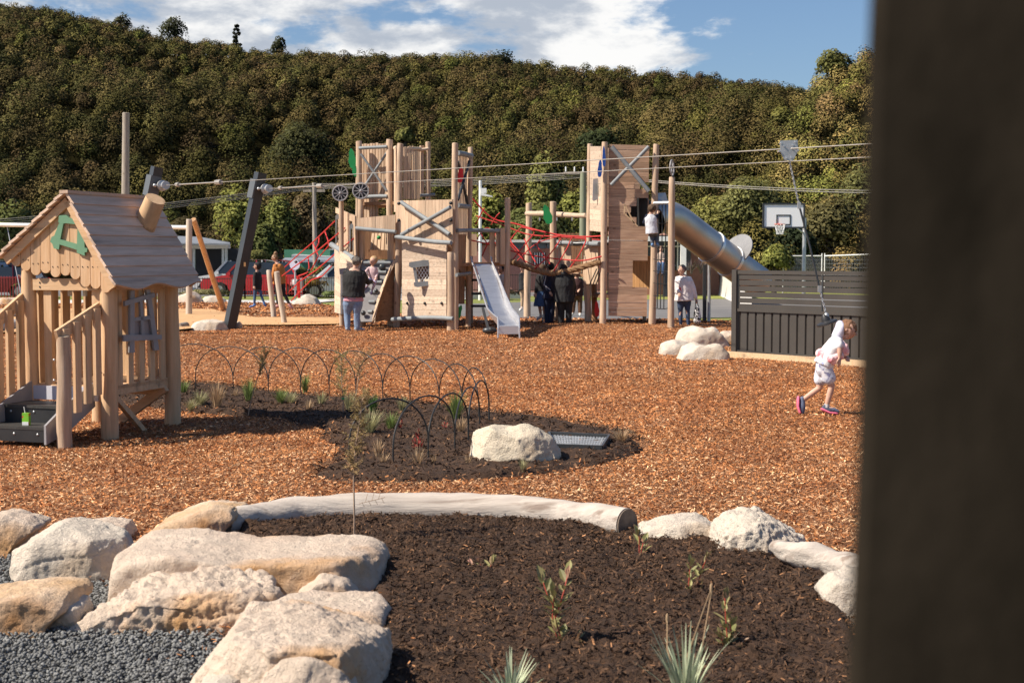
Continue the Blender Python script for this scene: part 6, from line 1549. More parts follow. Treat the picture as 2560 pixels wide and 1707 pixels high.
person('person in dark top and tan trousers half hidden by the left bridge post', 43,
       dict(head=(1307, 668), neck=(1307, 678), shL=(1302, 686), shR=(1312, 686, .2), elL=(1302, 702), elR=(1314, 702), haL=(1303, 716), haR=(1312, 716), hiL=(1304, 718), hiR=(1312, 718),
            knL=(1306, 745), knR=(1316, 742), anL=(1305, 768), anR=(1318, 766), toL=(1300, 775, -.1), toR=(1316, 774, -.1)), .92, (-.6, -.7, 0), blackc, C('tan_cloth', (.5, .36, .24)), hbrown, shoew, legs='slim')
person('child with dark hair in white top crouching behind the metal slide', 36.5,
       dict(head=(1252, 674), neck=(1253, 684), shL=(1246, 690), shR=(1261, 690), elL=(1244, 702), elR=(1265, 702), haL=(1250, 710, -.1), haR=(1262, 712, -.1), hiL=(1251, 715), hiR=(1259, 715),
            knL=(1246, 724, -.3), knR=(1258, 724, -.3), anL=(1250, 738), anR=(1260, 738), toL=(1246, 741, -.1), toR=(1258, 741, -.1)), .7, (-.5, -.7, 0), whitec, navy, hblack, blackc)
# boy climbing the net
slv = C('navy_sleeve', (.015, .02, .045))
def ex11(t, j, s, fv):
    for L_ in 'LR':
        c = MB(); limb(c, [j['sh'+L_], lerp(j['sh'+L_], j['el'+L_], .5), j['el'+L_], lerp(j['el'+L_], j['ha'+L_], .8)], [.058*s, .056*s, .05*s, .042*s]); link_mesh('sleeve', remesh(c, .012, 1, amp=.01), slv, t)
person('boy in white and navy shirt and camouflage trousers climbing the cargo net', 33.0,
       dict(head=(1630, 523, 0), neck=(1627, 532), shL=(1618, 540), shR=(1634, 541), elL=(1610, 556, .1), elR=(1638, 552, .05), haL=(1622, 562, .25), haR=(1644, 534, .2), hiL=(1624, 574), hiR=(1634, 574),
            knL=(1630, 592, .12), knR=(1641, 590, .15), anL=(1631, 610, .05), anR=(1644, 609, .08), toL=(1632, 616, .16), toR=(1646, 615, .18)), .80, (.5, .8, 0), C('white_tee', (.66, .68, .74)), C('camo', (.03, .045, .07), (.12, .13, .15), rough=.8), hbrown, C('blue_trainer', (.15, .28, .5)), sleeves='none', extra=ex11)
# woman in white jacket with bag
def ex12(t, j, s, fv):
    c = MB(); sh = (j['shL']+j['shR'])/2; hp = (j['hiL']+j['hiR'])/2; c.tube([sh+Vector((-.06, -.085, -.02)), lerp(sh, hp, .5)+Vector((-.08, -.125, 0)), hp+Vector((-.06, -.13, -.03))], [(.035, .03), (.05, .035), (.06, .035)], 10, dome=True); link_mesh('red_blouse', remesh(c, .012, 1), C('coral_blouse', (.60, .08, .10)), t)
person('grey-haired woman in white jacket, coral blouse and dark jeans holding a bag', 33.5,
       dict(head=(1704, 675), neck=(1705, 687), shL=(1695, 695), shR=(1722, 696), elL=(1693, 718), elR=(1733, 720), haL=(1697, 730, -.15), haR=(1740, 744), hiL=(1702, 742), hiR=(1718, 742),
            knL=(1701, 778), knR=(1719, 778), anL=(1702, 812), anR=(1721, 812), toL=(1700, 819, -.12), toR=(1722, 821, -.12)), .93, (-.8, -.6, -.2), C('white_jacket', (.78, .72, .71)), djean, hgrey, blackc, legs='slim', fat=1.2, baggy=1.15, hem=.10, extra=ex12)
bg_ = thing('handbag', 'black and white patterned handbag hanging from the woman hand beside the steel post', 'bag', tuple(W(1743, 800, 33.4)))
mb = MB(); c = W(1743, 786, 33.4); mb.tube([c+Vector((0, 0, .15)), c+Vector((0, 0, .03)), c+Vector((0, 0, -.14))], [(.04, .03), (.085, .05), (.09, .055)], 16, dome=True); mb.build('bag_body', M('mono_pattern', (.75, .74, .72), (.02, .02, .02), 22, lo=.48, hi=.52), bg_)
mb = MB(); mb.tube([c+Vector((-.05, 0, .12)), W(1740, 752, 33.4)+Vector((-.01, 0, -.02)), W(1741, 750, 33.4), c+Vector((.05, 0, .12))], .009, 6); mb.build('handle', MT['black'], bg_)
person('person in beige top and jeans seated in front of the hall behind the cargo net', 58,
       dict(head=(1653, 622), neck=(1653, 630), shL=(1646, 635), shR=(1659, 635), elL=(1645, 646), elR=(1661, 646), haL=(1649, 653, -.2), haR=(1658, 653, -.2), hiL=(1649, 658), hiR=(1657, 658),
            knL=(1646, 660, -.42), knR=(1656, 660, -.42), anL=(1645, 683, -.4), anR=(1655, 683, -.4), toL=(1643, 687, -.55), toR=(1654, 687, -.55)), 1.0, (-.3, -1, 0), C('beige_top', (.5, .38, .3)), C('mid_jeans', (.12, .2, .35)), hbrown, blackc)
bench = thing('bench', 'low dark bench under the person seated before the hall', 'bench', tuple(W(1652, 690, 58.2)))
mb = MB(); mb.box(W(1652, 664, 58.1), (1.2, .4, .06)); mb.build('seat', MT['charc'], bench)
for x in (1637, 1667): mb = MB(); mb.beam(W(x, 665, 58.2), W(x, 742, 58.2), .06, .3); mb.build('leg', MT['charc'], bench)
person('child in lilac top on the swing, mostly hidden by the cubby post', 41.4,
       dict(head=(70, 684), neck=(70, 693), shL=(63, 698), shR=(77, 698), elL=(57, 694, -.1), elR=(84, 700), haL=(51, 690, -.2), haR=(86, 690, -.1), hiL=(66, 724), hiR=(75, 724),
            knL=(60, 732, -.25), knR=(72, 732, -.25), anL=(56, 750, -.3), anR=(70, 750, -.3), toL=(50, 754, -.4), toR=(64, 754, -.4)), .7, (-.6, -.7, 0), C('lilac_top', (.5, .44, .62)), djean, hbrown, shoew)
# girl at the zip line seat
zz = 15.25
wpat = M('white_print', (.78, .76, .76), (.60, .52, .62), 30, rough=.85, bump=.2, lo=.5, hi=.75, c3=(.25, .30, .55), s3=22, t3=(.64, .68))
ppat = M('pink_print', (.72, .24, .28), (.80, .62, .62), 14, rough=.85, bump=.2, lo=.4, hi=.6)
spat = M('short_print', (.70, .69, .72), (.50, .52, .62), 24, rough=.85, lo=.4, hi=.6, c3=(.20, .20, .34), s3=20, t3=(.55, .62))
def ex13(t, j, s, fv):
    c = MB(); H_ = j['head']; 
    c.ball(H_+Vector((-.078, .0, .015)), (.058, .088, .095), 14, 10); c.tube([H_+Vector((-.09, 0, .0)), j['neck']+Vector((-.05, 0, .02)), j['neck']+Vector((-.04, 0, -.05))], [.06, .06, .06], 12, dome=True)
    link_mesh('hood', remesh(c, .010, 2, amp=.01), C('pale_hood', (.66, .66, .74), (.5, .48, .62)), t)
    c = MB(); h2 = (j['hiL']+j['hiR'])/2; c.tube([W(2053, 885, zz), W(2062, 896, zz-.05), W(2082, 899, zz-.1), W(2098, 888, zz-.08), W(2100, 874, zz)], [.05, .065, .06, .055, .04], 12, dome=True); c.ball(W(2056, 884, zz), (.07, .09, .06)); link_mesh('tied_jacket', remesh(c, .010, 1, amp=.03, fsc=14), ppat, t)
    c = MB(); c.tube([W(2101, 858, zz-.04), W(2110, 868, zz-.08), W(2114, 880, zz-.08)], [.045, .055, .04], 12, dome=True); link_mesh('hanging_sleeve', remesh(c, .010, 1, amp=.02, fsc=14), ppat, t)
    for L_ in 'LR':
        A_, T_ = j['an'+L_], j['to'+L_]; d = (T_-A_).normalized(); n_ = Vector((d.z, 0, -d.x)); n_ = n_ if n_.z < 0 else -n_
        if L_ == 'L': n_ = Vector((-1, 0, -.08)).normalized()
        q = [lerp(A_, T_, -.12)+n_*.045, lerp(A_, T_, .5)+n_*.048, T_+n_*.028]; c = MB(); c.tube(q, [(.018, .036), (.016, .036), (.014, .03)], 12, dome=True, side=n_); link_mesh('shoe_sole', c.mesh(), C('pink_sole', (.75, .16, .26)), t)
    c = MB(); c.tube([lerp(j['anR'], j['knR'], .0)+Vector((0, 0, -.01)), lerp(j['anR'], j['knR'], .12)], .030, 12); link_mesh('sock', c.mesh(), whitec, t)
person('girl in white patterned dress with hood up, leaning forward under the button seat', zz,
       dict(head=(2119, 826), neck=(2104, 843), shL=(2092, 851, .10), shR=(2096, 852, -.10), elL=(2100, 874, .12), elR=(2099, 876, -.14), haL=(2112, 888, .0), haR=(2099, 893, -.15), hiL=(2056, 912, .06), hiR=(2062, 912, -.06),
            knL=(2048, 970, .05), knR=(2079, 966, -.05), anL=(2006, 1000, .05), anR=(2066, 1016, -.05), toL=(2006, 1029, .03), toR=(2092, 1027, -.08)), .70, (.9, -.35, -.25), wpat, spat, C('auburn_hair', (.22, .11, .06)), C('grey_blue_trainer', (.14, .17, .26), (.05, .06, .1)), sleeves='short', legs='short', baggy=1.1, hem=.02, extra=ex13, lo_voxel=.007, headr=.099)
# ------------------------------------------------------------------ rocks, logs, plants, hoops, grate, pillar
def rock(label, pts, foot_y, depth, material, seed, p=3.0, amp=.05, res=5, facets=10, group='sandstone boulders', sink=.12, fine=.0075, cat='rock', flat_top=None, name='boulder', drop=.04):
    """pts: outline in photo pixels; the stone stands at the distance of foot_y and reaches `depth` metres back"""
    r = random.Random(seed); Z = ZG(foot_y)+depth*.32
    P = [W(x, y, Z) for x, y in pts]; zlow = -sink
    P2 = np.array([(q.x, q.z) for q in P]); P2[:, 1] = np.where(P2[:, 1] < drop, np.minimum(P2[:, 1], zlow), P2[:, 1])
    c = (P2.min(0)+P2.max(0))/2
    bm = bmesh.new(); bmesh.ops.create_icosphere(bm, subdivisions=res, radius=1); me = bpy.data.meshes.new('rock'); bm.to_mesh(me); bm.free()
    n = len(me.vertices); co = np.empty(n*3); me.vertices.foreach_get('co', co); u = co.reshape(-1, 3)
    ang_ = np.arctan2(u[:, 2], u[:, 0])
    # radius of the outline polygon from its centre in every direction
    th = np.linspace(-np.pi, np.pi, 181); R = np.full(181, 1e-3); m = len(P2)
    for k_, a in enumerate(th):
        d = np.array([math.cos(a), math.sin(a)])
        for i in range(m):
            q0 = P2[i]-c; e = P2[(i+1) % m]-P2[i]; det = d[0]*(-e[1])+e[0]*d[1]
            if abs(det) < 1e-9: continue
            t_ = (q0[0]*(-e[1])+e[0]*q0[1])/det; s_ = (d[0]*q0[1]-d[1]*q0[0])/det
            if t_ > 0 and -1e-6 <= s_ <= 1+1e-6: R[k_] = max(R[k_], t_)
    ker = np.array([1, 2, 3, 2, 1])/9; R = np.convolve(np.concatenate([R[-3:-1], R, R[1:3]]), ker, 'valid')
    Rv = np.interp(ang_, th, R); ay = np.abs(u[:, 1]); hor = np.sqrt(np.maximum(1-ay**2, 0))
    sc_ = (1-ay**p)**(1/p); X = c[0]+np.cos(ang_)*Rv*sc_; Zz = c[1]+np.sin(ang_)*Rv*sc_; Y = Z+depth*.5*np.sign(u[:, 1])*(1-(hor)**p)**(1/p)+0
    V = np.stack([X, Y, Zz], 1); size = max(P2.max(0)-P2.min(0))
    cen = np.array([c[0], Z, c[1]]); hw = np.array([(P2[:, 0].max()-P2[:, 0].min())/2, depth/2, (P2[:, 1].max()-P2[:, 1].min())/2])
    for _ in range(facets):  # split faces
        nv = np.array([r.gauss(0, 1), r.gauss(0, 1)-.4, abs(r.gauss(0, 1))]); nv /= np.linalg.norm(nv)
        ext = np.max((V-cen)@nv); dd = (V-cen)@nv-ext*r.uniform(.80, .95); k_ = dd > 0; V[k_] -= nv*dd[k_, None]*.93
    me.vertices.foreach_set('co', V.ravel()); me.update(); vx = max(.0085, size*.010, Z*.0011)
    ob = bpy.data.objects.new('tmp', me); COL.objects.link(ob); m_ = ob.modifiers.new('r', 'REMESH'); m_.mode = 'VOXEL'; m_.voxel_size = vx
    dg = bpy.context.evaluated_depsgraph_get(); dg.update(); r2 = bpy.data.meshes.new_from_object(ob.evaluated_get(dg)); bpy.data.objects.remove(ob); bpy.data.meshes.remove(me); me = r2; me.materials.clear()
    n = len(me.vertices); co = np.empty(n*3); no = np.empty(n*3); me.vertices.foreach_get('co', co); me.vertices.foreach_get('normal', no); V = co.reshape(-1, 3); no = no.reshape(-1, 3)
    crack = np.abs(fbm(V*np.array([1.6, 1.6, 3.6])+seed*7.7, 3)); crack = -np.exp(-(crack/.035)**2)
    f = fbm(V*(2.2/size)+seed*3.1, 3)*amp*size*.8+(np.abs(fbm(V*4.5+seed, 4))-.2)*amp*size*.34+fbm(V*18+seed, 4)*fine*1.3+fbm(V*60+seed, 2)*fine*.45+crack*fine*.6
    V = V+no*f[:, None]
    if p >= 4: V[:, 2] -= .02
    me.vertices.foreach_set('co', V.ravel()); me.polygons.foreach_set('use_smooth', np.ones(len(me.polygons), bool)); me.update()
    o = link_mesh(name, me, material, origin=(c[0], Z, 0)); tag(o, label, cat, group); return o
RK, RO, RW_ = MT['rock'], MT['rocko'], MT['rockw']
gl = 'sandstone boulders edging the gravel'
rock('pinkish boulder cut by the left edge, first in the row', [(-80, 1310), (0, 1285), (34, 1279), (77, 1289), (118, 1311), (72, 1340), (30, 1380), (-80, 1390)], 1385, .55, RK, 1, group=gl)
rock('large white boulder beside the orange stone at the left', [(45, 1385), (64, 1340), (110, 1311), (157, 1296), (200, 1302), (260, 1320), (312, 1332), (325, 1380), (300, 1452), (170, 1448), (95, 1405)], 1440, .55, RW_, 2, p=4, group=gl, facets=14, res=6, amp=.03)
rock('brown-sided boulder behind the large white one', [(200, 1345), (205, 1305), (270, 1299), (330, 1308), (362, 1338), (340, 1352)], 1352, .4, RK, 3, group=gl)
rock('orange slab sloping up toward the left end of the pale log', [(360, 1345), (400, 1300), (470, 1272), (540, 1250), (588, 1256), (602, 1278), (580, 1300), (520, 1330), (470, 1352), (400, 1352)], 1352, .7, RO, 4, p=5, group=gl, facets=7, amp=.03, res=6)
rock('longest flat-topped slab with orange stain and small white disc on it', [(270, 1460), (285, 1390), (322, 1347), (468, 1343), (617, 1366), (702, 1362), (914, 1360), (958, 1383), (962, 1430), (942, 1505), (808, 1520), (617, 1500), (450, 1480)], 1490, .75, RK, 5, p=7, group=gl, amp=.016, facets=5, res=6)
rock('rough pitted boulder with a dark hollow between the two gravel patches', [(190, 1560), (210, 1506), (289, 1464), (383, 1449), (510, 1442), (680, 1450), (730, 1489), (650, 1530), (600, 1572), (531, 1584), (400, 1575)], 1562, .55, RK, 6, p=4.5, group=gl, amp=.05, facets=8, fine=.022, res=6)
rock('orange-topped boulder at the left edge above the gravel', [(-120, 1480), (0, 1466), (106, 1455), (187, 1455), (212, 1485), (160, 1520), (110, 1560), (0, 1580), (-120, 1580)], 1568, .45, RO, 7, p=6, group=gl, facets=6, amp=.025, res=6)
rock('small egg-shaped cream stone tucked beside the orange-topped boulder', [(125, 1560), (142, 1510), (175, 1490), (208, 1492), (220, 1525), (205, 1565)], 1560, .28, RW_, 8, group=gl, facets=3)
rock('peaked pink boulder leaning against the longest slab', [(700, 1500), (760, 1452), (808, 1430), (872, 1445), (940, 1495), (940, 1540), (740, 1540)], 1520, .35, RK, 9, group=gl, facets=8)
rock('flat pink slab with shadowed nose pointing at the soil', [(580, 1600), (595, 1545), (640, 1498), (723, 1487), (850, 1497), (944, 1500), (972, 1520), (968, 1570), (940, 1600), (800, 1610)], 1590, .5, RK, 10, p=7, group=gl, amp=.02, facets=4, res=6)
rock('biggest cream block at the bottom beside the compost bed', [(485, 1650), (550, 1562), (600, 1550), (760, 1546), (893, 1555), (945, 1600), (962, 1650), (958, 1790), (640, 1800), (520, 1720)], 1790, .75, RK, 11, p=7, group=gl, amp=.02, facets=6, res=6, fine=.014)
rock('low rounded bulge of stone at the bottom edge in front of the biggest block', [(620, 1740), (640, 1680), (723, 1630), (790, 1622), (880, 1665), (915, 1740), (900, 1800), (630, 1800)], 1830, .4, RK, 12, group=gl, amp=.05)
rock('stone just rising into the frame at the bottom, left of the biggest block', [(470, 1790), (500, 1705), (553, 1683), (620, 1688), (650, 1790)], 1830, .35, RW_, 13, group=gl)
gr_ = 'stones edging the compost bed on the right'
rock('low cream stone next to the sawn end of the pale log', [(1575, 1345), (1600, 1312), (1660, 1296), (1750, 1293), (1810, 1310), (1800, 1362), (1700, 1375), (1640, 1360)], 1362, .5, RW_, 14, group=gr_)
rock('tallest humped white boulder on the right rim of the compost bed', [(1755, 1395), (1795, 1312), (1850, 1283), (1905, 1281), (1955, 1308), (2010, 1342), (2018, 1375), (1950, 1412), (1850, 1408)], 1395, .55, RW_, 15, group=gr_, fine=.018)
rock('root-like knobbly grey-white stone low beside the dark pillar', [(2040, 1475), (2078, 1438), (2130, 1424), (2240, 1430), (2240, 1600), (2150, 1590), (2100, 1545), (2062, 1500)], 1540, .4, RW_, 16, group=gr_, amp=.08)
rock('tiny white stone between the log end and the low cream stone', [(1572, 1340), (1580, 1325), (1600, 1322), (1606, 1340), (1590, 1346)], 1344, .12, RW_, 17, group=gr_, res=4)
rock('large cream boulder undercut at right, standing in the hooped bed', [(1172, 1155), (1180, 1090), (1185, 1070), (1225, 1057), (1262, 1066), (1310, 1057), (1345, 1066), (1385, 1100), (1408, 1125), (1400, 1142), (1375, 1158), (1330, 1148), (1285, 1146), (1240, 1168), (1205, 1180), (1180, 1172)], 1160, .75, MT['rockw2'] if 'rockw2' in MT else RW_, 18, p=2.3, amp=.055, facets=15, group='single boulder', res=6, sink=.06, drop=-.005)
gf = 'pale boulders by the dark fence'
rock('back boulder with dark lichen side in the pile by the fence', [(1690, 850), (1700, 824), (1735, 815), (1765, 822), (1790, 816), (1812, 830), (1822, 862), (1790, 880), (1700, 880)], 868, .9, RW_, 19, group=gf)
rock('left white boulder in the pile by the fence', [(1645, 885), (1652, 860), (1685, 847), (1720, 855), (1730, 885), (1690, 895)], 886, .6, RW_, 20, group=gf)
rock('front double-humped white boulder in the pile by the fence', [(1685, 892), (1700, 868), (1740, 857), (1765, 864), (1795, 860), (1822, 885), (1820, 900), (1760, 904), (1700, 902)], 900, .6, RW_, 21, group=gf)
rock('orange-tinted stone half behind the fence post', [(1790, 850), (1800, 826), (1835, 826), (1845, 860), (1810, 870)], 862, .5, RK, 22, group=gf)
gk = 'pale boulders by the swing'
rock('flat grey boulder at the foot of the leaning steel post', [(465, 826), (480, 808), (520, 800), (560, 803), (575, 826)], 825, .8, RW_, 23, group=gk, res=4)
rock('domed white boulder between the walkers and the fort', [(722, 764), (745, 744), (768, 735), (790, 744), (808, 762)], 762, 1.2, RW_, 24, group=gk, res=4)
rock('small upright brown stone right of the leaning steel post foot', [(588, 822), (590, 804), (597, 799), (604, 806), (604, 822)], 821, .3, RK, 25, group=gk, res=4)
rock('pinkish boulder behind the swing post', [(440, 760), (450, 738), (480, 728), (500, 740), (505, 758)], 756, 1.0, RK, 26, group=gk, res=4)
rock('small white boulder just right of the swing post on the pale path', [(497, 756), (515, 741), (540, 738), (562, 748), (565, 757)], 755, .8, RW_, 27, group=gk, res=4)
rock('pale boulder at the left edge before the red railing', [(-40, 762), (-20, 748), (25, 744), (66, 752), (66, 764)], 762, .8, RK, 28, group=gk, res=4)
# white disc on the slab
mb = MB(); c = W(661, 1371, ZG(1490)+.36); c = W(661, 1373, 7.65); mb.tube([c-Vector((0, 0, .012)), c+Vector((0, 0, .004)), c+Vector((0, 0, .008))], [.062, .062, .045], 24); o = mb.build('stone_disc', M('disc_cream', (.66, .60, .50), rough=.8), origin=c); tag(o, 'small round cream disc lying on the longest slab', 'disc')

# ---- logs
up = Vector((0, 0, 1))
lg = []
for x, y in ((560, 1292), (640, 1279), (740, 1268), (850, 1262), (1000, 1259), (1150, 1260), (1300, 1265), (1400, 1271), (1480, 1280), (1566, 1294)):
    q = G(x, y+16, .07); lg.append(q)
rs = [.085, .098, .105, .108, .11, .11, .107, .103, .10, .098]; rs = [r*1.0 for r in rs]; rs[0] = .085; rs[1] = .095
mb = MB(); LP = []
for i in range(len(lg)-1):
    for k_ in range(6): LP.append((lerp(lg[i], lg[i+1], k_/6), lerp(rs[i], rs[i+1], k_/6)))
LP.append((lg[-1], rs[-1])); rr = random.Random(5)
P_ = np.array([p[0][:] for p in LP]); nz_ = fbm(P_*2.5, 3)
mb.tube([p+Vector((0, nz_[i]*.012, nz_[i]*.015)) for i, (p, r) in enumerate(LP)], [r*(1+.07*nz_[i]) for i, (p, r) in enumerate(LP)], 36)
me = mb.mesh(60); n = len(me.vertices); co = np.empty(n*3); me.vertices.foreach_get('co', co); co = co.reshape(-1, 3); no = np.empty(n*3); me.vertices.foreach_get('normal', no); no = no.reshape(-1, 3)
co += no*(fbm(co*np.array([2.2, 14, 14]), 4)*.010)[:, None]; me.vertices.foreach_set('co', co.ravel()); me.update()
o = link_mesh('log', me, MT['drift'], origin=lg[4]); tag(o, 'long bleached log curving along the back of the compost bed', 'log')
e = lg[-1]; dv = (lg[-1]-lg[-2]).normalized(); mb = MB(); mb.tube([e+dv*.004, e+dv*.012], rs[-1]*.97, 30); k_ = mb.build('sawn_end', M('dark_end_grain', (.20, .155, .12), (.12, .09, .07), 14, rough=.9), origin=None); k_.parent = o; k_.matrix_parent_inverse = Matrix.Translation(-Vector(lg[4]))
def driftroot(label, pts, rr_, seed):
    P = [G(x, y, h) for x, y, h in pts]; mb = MB(); Q, R_ = [], []
    for i in range(len(P)-1):
        for k_ in range(6): Q.append(lerp(P[i], P[i+1], k_/6)); R_.append(lerp(rr_[i], rr_[i+1], k_/6))
    Q.append(P[-1]); R_.append(rr_[-1]); mb.tube(Q, R_, 28, dome=True); me = mb.mesh(60); n = len(me.vertices); co = np.empty(n*3); me.vertices.foreach_get('co', co); co = co.reshape(-1, 3); no = np.empty(n*3); me.vertices.foreach_get('normal', no); no = no.reshape(-1, 3)
    co += no*(fbm(co*np.array([4, 9, 12])+seed, 4)*.035)[:, None]; me.vertices.foreach_set('co', co.ravel()); me.update(); o = link_mesh('driftwood', me, MT['drift'], origin=P[1]); tag(o, label, 'log')
driftroot('twisted grey driftwood branch running into the dark pillar', [(1945, 1372, .13), (2000, 1385, .12), (2070, 1402, .10), (2150, 1425, .09), (2260, 1460, .08)], [.045, .065, .075, .08, .07], 3)

# ---- hoops
m_hoop = M('black_wire', (.022, .022, .022), (.03, .03, .03), rough=.5)
def hoop(label, f0, f1, ytop, group, r=.0064):
    a, b = G(*f0), G(*f1); m_ = (a+b)/2; xm = (f0[0]+f1[0])/2; top = W(xm, ytop, m_.y).z
    pts = []; st = .30
    for i in range(5): pts.append(Vector((a.x, a.y, lerp(-.05, top*st, i/4))))
    for i in range(1, 20):
        t_ = math.pi*(1-i/20); f = .5+.5*math.cos(t_); p = lerp(a, b, f); pts.append(Vector((p.x, p.y, top*st+top*(1-st)*math.sin(t_)**.9)))
    for i in range(5): pts.append(Vector((b.x, b.y, lerp(top*st, -.05, i/4))))
    mb = MB(); mb.tube(pts, r, 7); o = mb.build('garden_hoop', m_hoop, origin=a); tag(o, label, 'garden hoop', group)
BF = [(396, 974), (489, 977), (583, 984), (671, 992), (752, 992), (823, 996), (890, 1003), (957, 1010), (1025, 1014), (1098, 1028), (1155, 1040), (1197, 1056), (1222, 1060)]
BT = [858, 860, 866, 867, 869, 874, 877, 884, 890, 898, 910, 919]
ords = ['first', 'second', 'third', 'fourth', 'fifth', 'sixth', 'seventh', 'eighth', 'ninth', 'tenth', 'eleventh', 'twelfth']
for i in range(11): hoop(f'{ords[i]} wire hoop from the left in the long back row', BF[i], BF[i+2], BT[i+1] if i+1 < 12 else 930, 'wire hoops in the back row')
FFt = [(873, 1167), (983, 1176), (1071, 1152), (1137, 1132), (1171, 1110), (1199, 1072), (1223, 1062)]
FT = [996, 990, 984, 970, 953]
for i, o_ in enumerate(('nearest and widest front wire hoop, left of the others', 'second wire hoop from the left in the front row', 'third wire hoop from the left in the front row', 'fourth front wire hoop, touching the cream boulder', 'last front wire hoop where both rows meet')): hoop(o_, FFt[i], FFt[i+2], FT[i], 'wire hoops in the front row', .0076)

# ---- drain grate
dg_ = thing('drain_grate', 'dark raised metal drain grate behind the cream boulder', 'drain grate', tuple(G(1450, 1110)))
q = [G(1372, 1085, .07), G(1523, 1092, .07), G(1505, 1120, .06), G(1385, 1116, .06)]
mb = MB()
for i in range(4): mb.beam(q[i], q[(i+1) % 4], .02, .05)
mb.build('frame', MT['charc'], dg_)
mb = MB(); mb.slab([p_-up*.03 for p_ in q], -up*.01); mb.build('pit_dark', MT['black'], dg_)  # black plate added under the bars, its colour standing for the drain's shade
mb = MB()
for i in range(1, 7): f = i/7; mb.beam(lerp(q[0], q[3], f), lerp(q[1], q[2], f), .022, .01)
for i in range(1, 20): f = i/20; mb.beam(lerp(q[0], q[1], f)-up*.006, lerp(q[3], q[2], f)-up*.006, .012, .01)
mb.build('grating', MT['galv'], dg_)
mb = MB(); mb.slab([q[3]-up*.02, q[2]-up*.02, q[2]-up*.10, q[3]-up*.10], (0, .02, 0)); mb.slab([q[2]-up*.02, q[1]-up*.02, q[1]-up*.10, q[2]-up*.10], (.02, 0, 0)); mb.build('box_side', MT['charc'], dg_)

# ---- grasses
def gm(name, a, b): return M(name, a, b, 3, rough=.75, island=.35, transl=.25, spec=.2)
g_green = gm('green_grass', (.16, .24, .06), (.28, .30, .12)); g_pale = gm('pale_grass', (.42, .38, .22), (.30, .30, .14)); g_tan = gm('straw_grass', (.50, .36, .22), (.38, .25, .15)); g_dark = gm('deep_green_grass', (.05, .11, .03), (.10, .17, .05)); g_silver = gm('silver_grass', (.34, .40, .25), (.48, .50, .36)); g_red = gm('red_leaf', (.30, .05, .04), (.20, .04, .035))
def tuft(label, x, y, hpx, material, n=60, spread=.5, seed=0, group='grass tufts in the hooped bed', wd=.006, h0=.0, name='grass_tuft'):
    g = G(x, y); k_ = 1 if wd > .01 else 1.22; h = hpx*k_/F*g.y; wd = wd if wd > .01 else .0085; n = int(n*(1 if k_ == 1 else 1.7)); r = random.Random(seed or int(x*7+y)); mb = MB(); blades(mb, (g.x, g.y, h0), n, h, h*spread, wd, r, droop=.35, segs=4, basew=h*.10)
    o = mb.build(name, material, origin=g); tag(o, label, 'grass', group)
for x, y, hh, m_, n_, sp, lab in ((458, 992, 38, g_green, 80, .6, 'green grass tuft touching the cubby corner post'), (477, 1030, 28, g_pale, 70, .9, 'low spreading pale tuft nearest the cubby, front'), (500, 1020, 40, g_pale, 90, .7, 'fuller pale green tuft right behind the low one'),
    (542, 1026, 62, g_tan, 90, .45, 'tall straw-coloured tuft at the left of the bed'), (588, 998, 24, g_tan, 40, .6, 'small straw tuft against the soil edge at left'), (622, 1012, 58, g_green, 70, .4, 'green tuft around the leaning sapling stem'),
    (702, 1014, 40, g_green, 90, .7, 'wide green tuft in the middle of the left bed'), (727, 1016, 32, g_pale, 70, .8, 'pale tuft touching the wide green one'), (763, 984, 42, g_green, 60, .35, 'upright green tuft at the back hoops'), (772, 1032, 30, g_tan, 34, .5, 'sparse straw tuft below the upright green one'),
    (803, 1020, 36, g_pale, 60, .6, 'pale tuft left of the twin saplings'), (872, 1032, 46, g_pale, 80, .5, 'pale green tuft between the twin saplings'), (932, 1036, 44, g_dark, 100, .45, 'dark green tuft in the middle of the bed'), (1006, 1036, 40, g_pale, 80, .5, 'pale tuft right of the dark green one'),
    (925, 1092, 60, g_pale, 110, .7, 'large pale arching tuft inside the front hoops'), (977, 1082, 46, g_green, 80, .55, 'fresh green tuft beside the large pale one'), (1140, 1056, 66, g_green, 130, .45, 'tall green tuft near the cream boulder'), (1152, 1088, 40, g_tan, 60, .6, 'straw tuft between the tall green one and the boulder'),
    (945, 1150, 46, g_tan, 36, .5, 'thin straw tuft in front of the front hoops'), (960, 1166, 32, g_tan, 30, .6, 'lowest straw tuft at the front of the bed'), (1045, 1172, 52, g_tan, 30, .5, 'dry straggly tuft right of the front hoop leg'), (1170, 1172, 30, g_tan, 26, .4, 'little dry tuft at the left foot of the cream boulder'),
    (1555, 1112, 38, g_tan, 80, .8, 'round dry tuft right of the drain grate'), (1308, 1182, 34, g_pale, 26, .5, 'small dry tuft in front of the cream boulder'), (1085, 1166, 26, g_tan, 16, .5, 'faint dry sprig near the boulder')):
    tuft(lab, x, y, hh, m_, n_, sp)
# silver tufts cut by the lower edge
tuft('left silver-green spiky tuft cut by the bottom edge', 1275, 1775, 150, g_silver, 34, .6, group='silver tufts at the bottom edge', wd=.016)
tuft('right and taller silver-green spiky tuft cut by the bottom edge', 1712, 1790, 235, g_silver, 62, .6, group='silver tufts at the bottom edge', wd=.015)
mb = MB(); g0 = G(1712, 1775)
for a_, b_ in (((1718, 1640), (1778, 1470)), ((1755, 1620), (1778, 1480)), ((1668, 1620), (1668, 1545))):
    mb.tube([g0, W(*a_, g0.y), W(*b_, g0.y+.05)], [.004, .003, .002], 6); mb.ball(W(*b_, g0.y+.05), (.006, .006, .02))
o = mb.build('flower_stalks', g_tan, origin=g0); tag(o, 'three thin straw stalks rising out of the right silver tuft', 'stalks')

